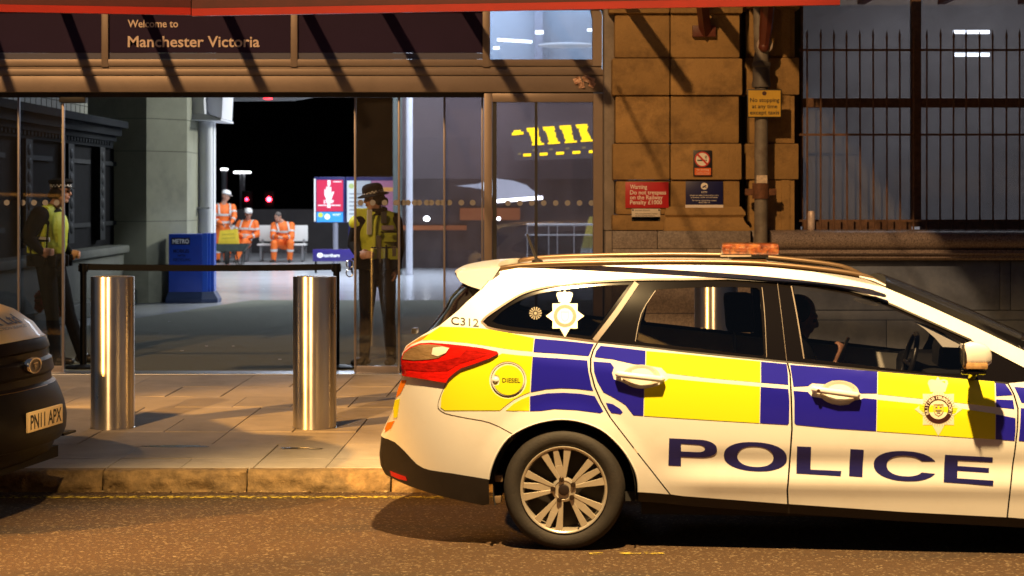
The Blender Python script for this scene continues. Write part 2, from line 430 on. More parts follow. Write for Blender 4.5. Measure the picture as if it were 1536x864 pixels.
for (u, v) in [(254, 483), (240, 501), (273, 527), (310, 520), (395, 434), (350, 520), (420, 540)]:
    D = 1.65 * FPX / (v - HY); x = X(u, D); mb.box(x - .015, D - .02, .206, x + .015, D + .02, .209)
tag(mb.build('floor_litter', M('litter_paper', (.6, .6, .6)), smooth=False), kind='stuff')

# ------------------------------------------------------------------ entrance front (plane y = 18.6)
BRONZE = M('bronze_frame', (0.25, 0.195, 0.165), rough=0.42, metal=0.35, var=0.12, scale=3, dirt=(0.12, 0.09, 0.08), dscale=1.5, damt=0.5)
DARKM = M('dark_frame', (0.03, 0.03, 0.033), rough=0.4)
SIGNM = M('aubergine_sign', (0.026, 0.014, 0.044), rough=0.55, spec=.1, var=0.1, scale=2)
SIGNB = M('lilac_stripe', (0.075, 0.075, 0.13), rough=0.4)
LETTER = M('sign_letters', (0.72, 0.56, 0.47), rough=0.5)
GL_UP = glass('clear_pane', (0.62, 0.66, 0.72), gl=0.05, haze=0.10, hcol=(.4, .42, .48))
GL_DR = glass('door_glass', (0.80, 0.81, 0.83), gl=0.045, haze=0.022, hcol=(.32, .29, .30))
GL_DR2 = glass('door_glass_double', (0.74, 0.73, 0.76), gl=0.05, haze=0.06, hcol=(.30, .27, .30))
DOTS = M('frosted_dot', (0.26, 0.26, 0.28), rough=0.7)
FY = 18.6
ent = empty('station_entrance', (0, 0, 0), 'glazed bronze framed station entrance with aubergine welcome sign above open doors', 'entrance')
mb = MB()   # deep beam with ledges
mb.box(-9, FY, Z(138, FY), X(905, FY), FY + .45, Z(113, FY), .004)
mb.box(-9, FY - .02, Z(113, FY) + .002, X(905, FY), FY + .3, Z(104, FY), .004)
mb.box(-9, FY + .012, Z(104, FY) + .002, X(903, FY), FY + .3, Z(99.5, FY))
mb.build('header_beam', BRONZE, ent)
mb = MB()
mb.box(-9, FY - .005, Z(99, FY), X(889, FY), FY + .12, Z(89, FY), .003); mb.build('transom', BRONZE, ent)
for (a, b) in [(152, 162), (436, 446), (724, 735)]:
    mb = MB(); pxbox(mb, a, -20, b, 100.5, FY - .012, .14, .003); mb.build('mullion', BRONZE, ent)
# right jamb, with the canted head at the top
mb = MB()
mb.prism([(X(889, FY), Z(99, FY)), (X(903, FY), Z(99, FY)), (X(903, FY), Z(22, FY)), (X(896, FY), Z(5, FY)), (X(884, FY), Z(5, FY)), (X(889, FY), Z(28, FY))], FY - .01, FY + .16)
mb.prism([(X(890, FY), Z(566, FY)), (X(904, FY), Z(566, FY)), (X(904, FY), Z(140, FY)), (X(890, FY), Z(140, FY))], FY - .01, FY + .16)
mb.build('jamb', BRONZE, ent, smooth=False)
mb = MB(); mb.prism([(X(905, FY), .19), (X(909, FY), .19), (X(909, FY), Z(18, FY)), (X(902, FY), Z(0, FY)), (X(898, FY), Z(2, FY)), (X(905, FY), Z(20, FY))], FY - .03, FY + .2)
mb.build('jamb_seal', DARKM, ent, smooth=False)
for k, (a, b) in enumerate([(-700, 152), (162, 436), (446, 724)]):
    mb = MB(); pxbox(mb, a, -60, b, 79, FY + .03, .03); sp = mb.build('sign_panel', SIGNM, ent, smooth=False)
    mb = MB(); pxbox(mb, a, 79.5, b, 88.5, FY + .03, .03); mb.build('stripe', SIGNB, sp, smooth=False)
    if k == 1:
        mb = MB(); s_ = FY / FPX
        write(mb, 'Welcome to', X(191, FY), FY + .022, Z(40.5, FY), 11.2 * s_, width=75.5 * s_, bold=.012)
        mb.build('lettering', LETTER, sp, smooth=False); mb = MB()
        write(mb, 'Manchester Victoria', X(191, FY), FY + .022, Z(70, FY), 16.3 * s_, width=198 * s_, bold=.014)
        mb.build('lettering', LETTER, sp, smooth=False)
mb = MB(); mb.prism([(X(735, FY), Z(89, FY)), (X(889, FY), Z(89, FY)), (X(889, FY), Z(26, FY)), (X(884, FY), Z(-4, FY)), (X(735, FY), Z(-20, FY))], FY + .05, FY + .062)
mb.build('window', GL_UP, ent, smooth=False)
# fixed light beside the doors
mb = MB()
pxbox(mb, 726, 140, 738, 566, FY + .004, .12, .003); pxbox(mb, 738.2, 140, 889.8, 153, FY + .006, .1, .003); pxbox(mb, 738.2, 548, 889.8, 566, FY + .006, .1, .003)
sl = mb.build('side_light', BRONZE, ent)
mb = MB(); pxbox(mb, 738.5, 153, 745, 548, FY + .03, .06); pxbox(mb, 802, 153, 806.5, 548, FY + .03, .04); mb.build('glazing_bar', DARKM, sl, smooth=False)
mb = MB(); pxbox(mb, 745.2, 153.2, 801.8, 547.8, FY + .055, .01); pxbox(mb, 806.7, 153.2, 889.8, 547.8, FY + .055, .01); mb.build('pane', GL_DR2, sl, smooth=False)
def dots(mb, us, v, D, r=5.2):
    s_ = D / FPX
    for u in us: mb.lathe([(r * s_, 0), (r * s_, .001)], (X(u, D), D, Z(v, D)), 'y', 16)
for k in range(1, 9): mb = MB(); dots(mb, [744 + 17.9 * k], 304.5, FY + .050, 4.3); mb.build('safety_dot', DOTS, sl, smooth=False)
# sliding leaves stacked at the right of the opening and at the far left
def leaf(u0, u1, D, dotsu, gl, stile=(3.2, 3.0), name='sliding_door'):
    mb = MB(); t = .045
    pxbox(mb, u0, 140, u0 + stile[0], 566, D, t, .002)
    if stile[1]: pxbox(mb, u1 - stile[1], 140, u1, 566, D, t, .002)
    pxbox(mb, u0 + stile[0] + .05, 549, u1 - stile[1] - .05, 565, D + .002, t - .004, .002); pxbox(mb, u0 + stile[0] + .05, 139, u1 - stile[1] - .05, 145, D + .002, t - .004)
    d = mb.build(name, RAILM, ent)
    mb = MB(); pxbox(mb, u0 + stile[0] + .1, 145.2, u1 - stile[1] - .1, 548.8, D + .02, .008); mb.build('pane', gl, d, smooth=False)
    for u_ in dotsu: mb = MB(); dots(mb, [u_], 304, D + .015, 4.4); mb.build('safety_dot', DOTS, d, smooth=False)
RAILM = M('door_rail', (0.26, 0.23, 0.24), rough=0.35, metal=0.5, var=.1)
leaf(531, 600, FY + .16, [541, 559, 577, 594], GL_DR)
leaf(596.5, 668, FY + .22, [605, 612, 622, 629, 640, 647, 657, 664], GL_DR)
leaf(665, 725, FY + .28, [674, 692, 709], GL_DR2)
GL_L = glass('door_glass_clear', (0.82, 0.84, 0.86), gl=0.045, haze=0.008)
leaf(-200, 29, FY + .16, [-8, 10], GL_L)
leaf(26.5, 96, FY + .22, [34, 51, 68, 85], GL_L, stile=(.6, 3.6))
mb = MB(); pxbox(mb, -250, 138.5, 890, 146, FY + .10, .05); pxbox(mb, 88, 140, 128, 154, FY + .09, .12, .015); mb.build('door_track', DARKM, ent)
mb = MB(); mb.box(-9, FY - .01, .19, X(905, FY), FY + .35, .208, .004); mb.build('threshold', M('steel_threshold', (.35, .37, .42), .35, .8), ent)
# crumpled tape stuck to the beam
mb = MB(); rnd = random.Random(8); s_ = FY / FPX
for (u, v, w, h, a) in [(866, 121, 11, 9, .4), (884, 120, 16, 9, -.3), (872, 128, 9, 9, .1), (888, 127, 9, 9, -.5), (878, 116, 10, 7, .8)]:
    n = 5; vs = []
    for i in range(n + 1):
        for j in range(n + 1):
            x = (i / n - .5) * w * s_; z = (j / n - .5) * h * s_
            vs.append((X(u, FY) + x * math.cos(a) - z * math.sin(a), FY - .012 - abs(rnd.gauss(0, .012)), Z(v, FY) + x * math.sin(a) + z * math.cos(a)))
    mb.add(vs, [(i * (n + 1) + j, (i + 1) * (n + 1) + j, (i + 1) * (n + 1) + j + 1, i * (n + 1) + j + 1) for i in range(n) for j in range(n)])
tag(mb.build('crumpled_tape', M('peach_tape', (.62, .40, .30), .4, island=.3), smooth=False), 'crumpled peach tape stuck on the right end of the entrance beam', 'tape')

# ------------------------------------------------------------------ canopy with red edge and rafters
RED = M('red_paint', (0.50, 0.020, 0.008), rough=0.4, coat=.3, var=.12, scale=2)
MAROON = M('maroon_paint', (0.09, 0.010, 0.010), rough=0.5, var=.2)
can = empty('entrance_canopy', (0, 17, 3.6), 'red edged canopy over the station entrance', 'canopy')
def W_(o): return (0, -17, -3.6)
def cb(mb): mb.v = [(x, y - 17, z - 3.6) for x, y, z in mb.v]; return mb
def strip(mb, a, b, h0, h1, th):
    """box between two edge points a, b=(u, v, D), from v+h0 to v+h1 pixels"""
    vs = []
    for (u, v, D) in (a, b):
        for dy in (0, th):
            for h in (h0, h1): q = P(u, v + h, D); vs.append((q.x, q.y + dy, q.z))
    mb.add(vs, [(0, 1, 3, 2), (4, 6, 7, 5), (0, 4, 5, 1), (2, 3, 7, 6), (0, 2, 6, 4), (1, 5, 7, 3)])
mb = MB(); strip(mb, (-60, 11, 14.0), (286, 17, 14.3), -5.5, 5.5, .05); strip(mb, (287.5, 18.3, 14.3), (1260, 1.5, 13.6), -5.5, 5.5, .05); cb(mb).build('edge_trim', RED, can, smooth=False)
mb = MB(); strip(mb, (-60, 11, 14.02), (286, 17, 14.32), -22, -5.7, .05); strip(mb, (287.5, 18.3, 14.32), (1260, 1.5, 13.62), -24, -5.7, .05); cb(mb).build('fascia', MAROON, can, smooth=False)
for k in range(15):
    x = -5.62 + .735 * k
    mb = MB(); mb.box(x - .034, 16.55, 3.60, x + .034, 18.55, 3.68); cb(mb).build('rafter', MAROON, can, smooth=False)
for x in (-3.4, -1.2, .4, 2.0):
    mb = MB(); mb.tube([(x, 14.2, 3.24), (x, 16.6, 3.64)], .014, 8); cb(mb).build('tie_rod', MAROON, can)
mb = MB(); mb.box(-9, 18.56, 3.56, 1.2, 18.7, 3.72); cb(mb).build('wall_plate', MAROON, can, smooth=False)

mb = MB(); mb.prism([(1.95, 3.80), (12, 3.80), (12, 3.88), (1.95, 3.88)], 12.6, 18.2); cb(mb).build('shade_panel', MAROON, can, smooth=False)
# ------------------------------------------------------------------ stone pier beside the doors
SANDST = M('sandstone', (0.31, 0.19, 0.072), rough=0.9, var=0.18, scale=2.4, island=0.16, bump=0.9, bscale=38, dirt=(0.11, 0.066, 0.030), dscale=2.3, damt=0.9)
GRAN = M('grey_granite', (0.20, 0.17, 0.16), rough=0.55, var=0.45, scale=70, island=.08, bump=0.15, bscale=120, dirt=(.07, .06, .06), dscale=30, damt=.6)
GRANP = M('polished_granite', (0.23, 0.19, 0.185), rough=0.22, var=0.6, scale=110, spec=.6, dirt=(.03, .025, .03), dscale=60, damt=.9)
BLUEST = M('dark_plinth_stone', (0.10, 0.13, 0.22), rough=0.6, spec=.3, var=0.35, scale=2.5, bump=0.25, bscale=25, dirt=(.14, .17, .25), dscale=5, damt=.6)
PY = 18.25
pier = empty('stone_pier', (X(1010, PY), 18.5, .2), 'golden sandstone pier of stacked blocks right of the entrance', 'pier')
def lb(mb, o): mb.v = [(x - o.location.x, y - o.location.y, z - o.location.z) for x, y, z in mb.v]; return mb
mb = MB()
def blk(u0, v0, u1, v1, D, bev=.018): pxbox(mb, u0 + .25, v0 + .25, u1 - .25, v1 - .25, D, .35, bev)
for (v0, v1, u0, u1, pr) in [(-60, 12, 913, 1115, .05), (12, 20, 921, 1110, .03), (20, 87, 922, 1110, 0), (87, 143, 918, 1114, .035), (143, 215, 923, 1109, 0), (215, 270, 919, 1113, .035), (270, 322, 924, 1110, 0)]:
    if v0 == 12: continue
    blk(u0, v0, 1005, v1 if v0 != -60 else 20, PY - pr)
    blk(1005.6, v0, u1, v1 if v0 != -60 else 20, PY - pr)
blk(918, 322, 1112, 346, PY - .02); 
lb(mb, pier).build('stone_blocks', SANDST, pier)
mb = MB(); o_ = [(PY - .01, 310), (PY - .05, 318), (PY - .055, 322), (PY - .03, 326), (PY - .05, 334), (PY - .09, 340), (PY - .09, 346)]
vs = []
for (y, v) in o_:
    for u in (1000 - (PY - y) * 60, 1110 + (PY - y) * 140): vs.append((X(u, PY), y, Z(v, PY)))
    vs.append((vs[-1][0], PY + .1, vs[-1][2]))
    vs.append((vs[-3][0], PY + .1, vs[-3][2]))
fs = []
for i in range(len(o_) - 1):
    for k in range(4): fs.append((i * 4 + k, i * 4 + (k + 1) % 4, (i + 1) * 4 + (k + 1) % 4, (i + 1) * 4 + k))
fs.append((0, 1, 2, 3)); mb.add(vs, fs)
lb(mb, pier).build('base_moulding', SANDST, pier)
mb = MB()
for (u0, v0, u1, v1) in [(919, 346.5, 986, 373), (986.5, 346.5, 1126, 373), (919, 373.5, 1060, 470), (1060.5, 373.5, 1126, 470), (919, 470.5, 1126, 575)]: pxbox(mb, u0, v0, u1, v1, PY - .10, .4, .008)
lb(mb, pier).build('granite_base', GRAN, pier)
mb = MB(); pxbox(mb, 906, -60, 922, 346, PY + .16, .35, .02); pxbox(mb, 908, 346.5, 920, 575, PY + .1, .35, .01); lb(mb, pier).build('door_reveal', M('reveal_stone', (.22, .19, .17), .8, var=.3, scale=4, bump=.3), pier)
# pilaster behind the pipe
pil = empty('stone_pilaster', (X(1165, PY), 18.6, .2), 'narrow sandstone pilaster behind the drain pipe', 'pilaster')
mb = MB(); D2 = PY + .16
for (v0, v1, u0, u1) in [(-60, 13, 1118, 1200), (13.5, 86, 1124, 1192), (86.5, 142, 1118, 1199), (142.5, 215, 1124, 1192), (215.5, 269, 1118, 1198), (269.5, 346, 1124, 1192)]: pxbox(mb, u0, v0, u1, v1, D2 - (.03 if u1 > 1195 else 0), .4, .010)
for v0, v1 in ((13.5, 86), (142.5, 200), (269.5, 346)): pxbox(mb, 1172, v0, 1185, v1, D2 - .012, .02, .003)
lb(mb, pil).build('stone_blocks', SANDST, pil)
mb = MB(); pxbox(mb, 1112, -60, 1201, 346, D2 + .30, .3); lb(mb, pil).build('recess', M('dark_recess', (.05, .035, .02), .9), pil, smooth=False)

# ------------------------------------------------------------------ wall with the barred window
WD = 18.75
wall = empty('stone_wall', (X(1400, WD), WD, .2), 'dark stone wall with granite sill below the barred window', 'wall')
mb = MB()   # sill: rounded polished roll and ledges, run along x
prof = [(18.60, 345.5), (18.20, 345.5), (18.13, 348), (18.09, 353), (18.08, 360), (18.09, 366), (18.13, 372), (18.16, 374.5), (18.12, 375), (18.11, 380), (18.13, 382.5), (18.16, 383), (18.16, 387.5), (18.19, 388), (18.20, 391), (18.6, 391)]
def run(prof, u0, u1, D=18.1):
    vs = []; n = len(prof)
    for x in (X(u0, D), X(u1, D)): vs += [(x, y, Z(v, D)) for y, v in prof]
    mb.add(vs, [(i, (i + 1) % n, (i + 1) % n + n, i + n) for i in range(n)] + [tuple(range(n)), tuple(reversed(range(n, 2 * n)))])
run(prof, 1157, 1900)
lb(mb, wall).build('window_sill', GRANP, wall, angle=50)
mb = MB(); rnd = random.Random(4)
for (v0, v1, us) in [(391.5, 465, [1127, 1500, 1516, 1900]), (465.5, 480, [1127, 1900]), (480.5, 575, [1127, 1330, 1640, 1900])]:
    for a, b in zip(us, us[1:]): pxbox(mb, a + .2, v0, b - .2, v1, 18.30 + rnd.uniform(0, .01) + (.02 if v1 == 480 else 0), .5, .010)
lb(mb, wall).build('plinth_blocks', BLUEST, wall)
mb = MB(); pxbox(mb, 1127, 346, 1156, 391, 18.26, .4, .01); lb(mb, wall).build('granite_block', GRAN, wall)
RUST = M('rusty_iron', (0.13, 0.068, 0.042), rough=0.75, var=0.4, scale=20, bump=.3, bscale=90)
win = None
mb = MB()
pxbox(mb, 1368, -60, 1382, 340, WD - .05, .1, .004); pxbox(mb, 1198, -60, 1205, 340, WD - .04, .09, .004)
pxbox(mb, 1205.2, 147, 1367.8, 161, WD - .045, .09, .004); pxbox(mb, 1382.2, 147, 1900, 161, WD - .045, .09, .004)
pxbox(mb, 1205.2, 331, 1367.8, 346, WD - .03, .09, .004); pxbox(mb, 1382.2, 331, 1900, 346, WD - .03, .09, .004)
win = lb(mb, wall).build('window', RUST, wall)
GL_W = glass('dusty_window', (0.60, 0.61, 0.63), gl=0.04, rough=.06, haze=0.20, hcol=(.25, .26, .29))
for (a, b) in ((1205.2, 1367.8), (1382.2, 1900)):
    for (c, d) in ((-60, 146.8), (161.2, 330.8)):
        mb = MB(); pxbox(mb, a, c, b, d, WD + .01, .01); lb(mb, wall).build('pane', GL_W, win, smooth=False)
# the dim room behind it, with its tube lamps
rm = M('room_wall', (0.42, 0.40, 0.41), rough=.8, var=.1)
mb = MB(); mb.box(X(1040, WD), 22.5, -.2, X(2000, WD), 22.6, 6); mb.box(X(1040, WD) - .1, WD + .3, -.2, X(1040, WD), 22.6, 6); mb.box(X(2000, WD), WD + .2, -.2, X(2000, WD) + .1, 22.6, 6); mb.box(X(1040, WD), WD + .2, 4.6, X(2000, WD), 22.6, 4.7)
rw = mb.build('room_wall', rm, smooth=False); tag(rw, 'pale plain room walls behind the barred window', 'wall')
TUBE = lamp_mat('tube_light', (.85, .9, 1.0), 9)
for i, (u0, u1, v) in enumerate([(1430, 1484, 48), (1430, 1484, 82)]):
    mb = MB(); D = 20.5 - i * .6; mb.tube([P(u0, v, D), P(u1, v, D)], .020, 10)
    tag(mb.build('tube_lamp', TUBE), ['upper white tube lamp seen through the barred window', 'lower white tube lamp seen through the barred window'][i], 'lamp', 'tube lamps behind the barred window')
# spiked railing in front of the window
rail = empty('window_railing', (X(1370, 18.42), 18.42, Z(346, 18.42)), 'rusty spiked iron railing in front of the blue grey window', 'railing')
RB = 18.42
for k in range(23):
    u = 1211 + 19.9 * k; uu = u + random.uniform(-1, 1)
    if k == 8: uu = 1371
    mb = MB(); vt = 44 + random.uniform(-1.5, 2)
    b = P(u, 346, RB); t = P(uu, vt + 14, RB); tip = P(uu, vt, RB)
    mb.tube([b, t, t + Vector((0, 0, .006)), t.lerp(tip, .3), tip], [.0085, .0085, .012, .011, .001], 8); lb(mb, rail).build('spiked_bar', RUST, rail)
for v in (75, 202, 331):
    mb = MB(); a = P(1199, v, RB); c = P(1900, v, RB); mb.box(a.x, RB - .004, a.z - .010, c.x, RB + .012, a.z + .010); lb(mb, rail).build('crossbar', RUST, rail, smooth=False)
# can left on the sill
mb = MB(); q = P(1217, 345, 18.28); r_ = .033
mb.lathe([(r_ * .8, 0), (r_, .012), (r_, .15), (r_ * .82, .168), (r_ * .82, .172), (r_ * .7, .17), (0.001, .168)], q, 'z', 24)
tag(mb.build('drinks_can', M('pinkish_can', (.66, .56, .54), .4, .2, var=.25, scale=22, dirt=(.25, .08, .07), dscale=14, damt=.7)), 'tall pale drinks can standing on the granite sill by the railing', 'can')

# ------------------------------------------------------------------ drain pipe and brackets
IRON = M('painted_pipe', (0.17, 0.15, 0.13), rough=0.6, var=.3, scale=9, dirt=(.08, .05, .035), dscale=6, damt=.8, bump=.2, bscale=40)
pipe = empty('drain_pipe', (X(1142, 18.15), 18.15, .2), 'grey cast iron drain pipe running down the stone wall', 'pipe')
PD = 18.15; s_ = PD / FPX
def pt(u, v): return P(u, v, PD)
mb = MB(); mb.tube([pt(1141, 560), pt(1141.5, 320), pt(1142, 130)], 10 * s_, 20); mb.tube([pt(1142, 131), pt(1141, 95), pt(1143.5, 66)], [12.5 * s_, 12 * s_, 9 * s_], 18)
mb.tube([pt(1139, 75), pt(1138, 40), pt(1138, -40)], 8 * s_, 16); lb(mb, pipe).build('pipe_run', IRON, pipe)
mb = MB(); q = pt(1142, 126); mb.lathe([(10 * s_, -.03), (14 * s_, -.03), (14.5 * s_, 0), (13 * s_, .03), (13 * s_, .15), (14.5 * s_, .16), (14.5 * s_, .19), (11 * s_, .2)], q, 'z', 22); lb(mb, pipe).build('collar', M('dark_collar', (.09, .08, .075), .6, var=.2), pipe)
mb = MB(); q = pt(1141, 288); mb.lathe([(10.2 * s_, -.06), (12.5 * s_, -.06), (12.5 * s_, .08), (10.2 * s_, .08)], q, 'z', 20); mb.box(q.x - .14, q.y - .02, q.z - .03, q.x + .14, q.y + .03, q.z + .03, .006); lb(mb, pipe).build('clamp', M('rust_clamp', (.12, .05, .025), .8, var=.4, scale=25), pipe)
mb = MB(); q = pt(1142, 269); mb.box(q.x - .05, q.y - 10.6 * s_, q.z - .036, q.x + .045, q.y - 10 * s_ + .004, q.z + .036); lb(mb, pipe).build('sticker', M('old_sticker', (.55, .45, .36), .6, var=.3, scale=40), pipe, smooth=False)
mb = MB(); q = pt(1146, 68); mb.lathe([(12 * s_, -.06), (12 * s_, -.03), (9 * s_, -.02), (9 * s_, 0)], q, 'y', 22); lb(mb, pipe).build('end_flange', M('pale_flange', (.34, .28, .25), .5), pipe)
MARB = M('maroon_iron', (.10, .022, .012), .5, var=.2)
br = empty('canopy_bracket', (X(1058, PY), PY, Z(50, PY)), 'red brown iron canopy bracket bolted on the sandstone pier', 'bracket')
mb = MB(); a = P(1060, 50, PY - .12); mb.tube([P(1058, 48, PY - .04), P(1055, 20, PY - .22), P(1050, -20, PY - .55)], .055, 4, sq=(1, 1.2)); lb(mb, br).build('strut', MARB, br, smooth=False)
mb = MB(); pxbox(mb, 1039, 38, 1074, 55, PY - .06, .05, .006); lb(mb, br).build('foot_plate', MARB, br)
br2 = empty('canopy_bracket', (X(1148, PY), PY, Z(50, PY)), 'dark red iron canopy bracket leaning over the drain pipe', 'bracket')
mb = MB(); mb.tube([P(1146, 72, PY - .16), P(1149, 40, PY - .24), P(1154, -20, PY - .5)], [.045, .06, .065], 8); lb(mb, br2).build('strut', MARB, br2)
mb = MB(); mb.ball(P(1146, 70, PY - .17), .05); lb(mb, br2).build('strut_end', MARB, br2)

# ------------------------------------------------------------------ wall signs
WHITE = M('white_print', (.78, .74, .68), .5)
BLACKP = M('black_print', (.02, .02, .02), .5)
def board(name, label, u0, v0, u1, v1, D, m, edge=None, rotz=0):
    r = empty(name, ((X(u0, D) + X(u1, D)) / 2, D, Z(v1, D)), label, 'sign')
    mb = MB(); pxbox(mb, u0, v0, u1, v1, D, .008, .0015); lb(mb, r).build('plate', m, r)
    return r
def lines(r, D, items, m, name='lettering'):
    mb = MB(); s_ = D / FPX
    for (t, u, v, h, w, b, c) in items: write(mb, t, X(u, D), D - .002, Z(v, D), h * s_, width=w * s_ if w else None, bold=b, center=c)
    return lb(mb, r).build(name, m, r, smooth=False)
SD = PY - .02
r = board('warning_sign', 'red sign warning not to trespass on the railway, fixed on the sandstone pier', 938, 273, 1003, 312, SD, M('sign_red', (.42, .012, .018), .4, var=.08))
lines(r, SD, [('Warning', 945, 283.2, 6.3, 25.5, .012, False), ('Do not trespass', 945, 291.6, 6.2, 54, .012, False), ('on the Railway', 945, 299, 6.2, 49, .012, False), ('Penalty £1000', 945, 306.4, 6.2, 48, .012, False)], WHITE)
r = board('notice', 'small white screwed notice below the red trespass sign', 947.5, 313, 990.5, 332, SD, M('notice_white', (.60, .54, .46), .5, var=.1))
lines(r, SD, [('RAILWAY BYELAWS', 953, 316.6, 2.0, 22, .0, False), ('No unauthorised entry', 953, 321.3, 2.0, 33, .0, False), ('to the railway beyond', 953, 324.3, 2.0, 29, 0, False), ('without permission', 953, 327, 2.0, 27, 0, False), ('Railway property', 953, 330.6, 1.6, 24, 0, False)], BLACKP)
mb = MB()
for (u, v) in ((949.5, 315), (988.5, 315), (949.5, 330), (988.5, 330)): mb.lathe([(1.3 * SD / FPX, -.004), (1.3 * SD / FPX, 0)], (X(u, SD), SD, Z(v, SD)), 'y', 10)
lb(mb, r).build('screw', BLACKP, r)
NS = PY - .052
r = board('no_smoking_sign', 'small dark sign with red no smoking roundel above the blue camera notice', 1040, 225.5, 1068, 264.5, NS, M('sign_black', (.014, .012, .016), .4))
s_ = NS / FPX; cx, cz = X(1053.5, NS), Z(239, NS)
mb = MB(); mb.lathe([(11.6 * s_, -.002), (11.6 * s_, 0)], (cx, NS, cz), 'y', 32); lb(mb, r).build('roundel', WHITE, r, smooth=False)
mb = MB(); v0 = [(11.6 * s_ * math.cos(t), 11.6 * s_ * math.sin(t)) for t in np.linspace(0, 2 * math.pi, 33)[:-1]]
sheet(mb, region([(cx + a, cz + b) for a, b in v0], [[(cx + a * .84, cz + b * .84) for a, b in v0]]), lambda p: (p[0], NS - .0035, p[1]))
d = 1.0 * s_; k = 8 * s_; mb.add([(cx - k - d, NS - .0038, cz + k - d), (cx - k + d, NS - .0038, cz + k + d), (cx + k + d, NS - .0038, cz - k + d), (cx + k - d, NS - .0038, cz - k - d)], [(0, 1, 2, 3)])
RSG = M('prohibition_red', (.55, .03, .02), .45); lb(mb, r).build('red_ring', RSG, r, smooth=False)
mb = MB(); mb.box(cx - 7.5 * s_, NS - .003, cz - 2.6 * s_, cx + 4.2 * s_, NS - .0026, cz - .6 * s_); mb.box(cx + 5 * s_, NS - .003, cz - 2.6 * s_, cx + 6.6 * s_, NS - .0026, cz - .6 * s_)
mb.box(cx + 4 * s_, NS - .003, cz + 1 * s_, cx + 5 * s_, NS - .0026, cz + 5.5 * s_); mb.box(cx + 6 * s_, NS - .003, cz + 1 * s_, cx + 7 * s_, NS - .0026, cz + 5.5 * s_); lb(mb, r).build('cigarette', BLACKP, r, smooth=False)
mb = MB(); pxbox(mb, 1042, 252, 1066.5, 262.7, NS - .002, .002); pl = lb(mb, r).build('orange_panel', M('sign_orange', (.70, .13, .02), .5), r, smooth=False)
lines(r, NS - .002, [('No Smoking', 1054.2, 255.6, 2.2, 18, .01, True), ('It is against the law to', 1054.2, 258.8, 1.6, 20, 0, True), ('smoke in these premises', 1054.2, 261.4, 1.6, 20, 0, True)], WHITE)
r = board('camera_notice', 'dark blue CCTV notice fixed below the no smoking sign', 1028.5, 272, 1084.5, 311, SD, M('sign_navy', (.008, .010, .075), .35, var=.1))
mb = MB(); mb.lathe([(5.3 * s_, -.002), (5.3 * s_, 0)], (X(1056.5, SD), SD, Z(279.2, SD)), 'y', 24); lb(mb, r).build('roundel', WHITE, r, smooth=False)
mb = MB(); q = (X(1056.5, SD), Z(279.2, SD)); mb.add([(q[0] + a * s_, SD - .003, q[1] + b * s_) for a, b in ((-3.4, -1.2), (2.0, 1.9), (3.6, .2), (-2.2, -2.9))], [(0, 1, 2, 3)]); mb.add([(q[0] + a * s_, SD - .003, q[1] + b * s_) for a, b in ((1, -1.2), (3.5, -2.2), (3.2, -3.2), (.4, -2))], [(0, 1, 2, 3)]); lb(mb, r).build('camera_mark', M('navy_print', (.01, .01, .08)), r, smooth=False)
lines(r, SD, [('CCTV', 1056.5, 289.6, 2.7, 9, .01, True), ('Images are being monitored for crime', 1056.5, 293.8, 2.1, 43, 0, True), ('prevention, public and staff safety', 1056.5, 296.9, 2.1, 40, 0, True), ('For further information contact', 1056.5, 301.6, 2.1, 36, 0, True), ('08450 000 125', 1056.5, 304.6, 2.1, 17, 0, True)], WHITE)
mb = MB(); pxbox(mb, 1028, 307.2, 1085, 311.6, SD - .003, .003); lb(mb, r).build('white_strip', M('strip_white', (.72, .66, .64), .3), r, smooth=False)
ND = PD - .085
r = board('no_stopping_sign', 'yellow no stopping except taxis sign strapped to the drain pipe', 1121.0, 134, 1172.5, 176.5, ND, M('sign_edge', (.015, .013, .01), .5))
mb = MB(); pxbox(mb, 1122.6, 135.6, 1170.9, 174.9, ND - .002, .002); pl = lb(mb, r).build('yellow_face', M('sign_yellow', (.55, .34, .035), .5, var=.1, scale=6), r, smooth=False)
mb = MB(); mb.lathe([(3.3 * ND / FPX, -.002), (3.3 * ND / FPX, 0)], (X(1146.5, ND), ND - .002, Z(140, ND)), 'y', 18); lb(mb, r).build('bolt', M('bolt_dark', (.06, .02, .015), .5), r)
lines(r, ND - .002, [('No stopping', 1147, 153, 6.0, 44, .016, True), ('at any time', 1147, 162.3, 6.0, 38, .016, True), ('except taxis', 1147, 171.6, 6.0, 44, .016, True)], BLACKP)

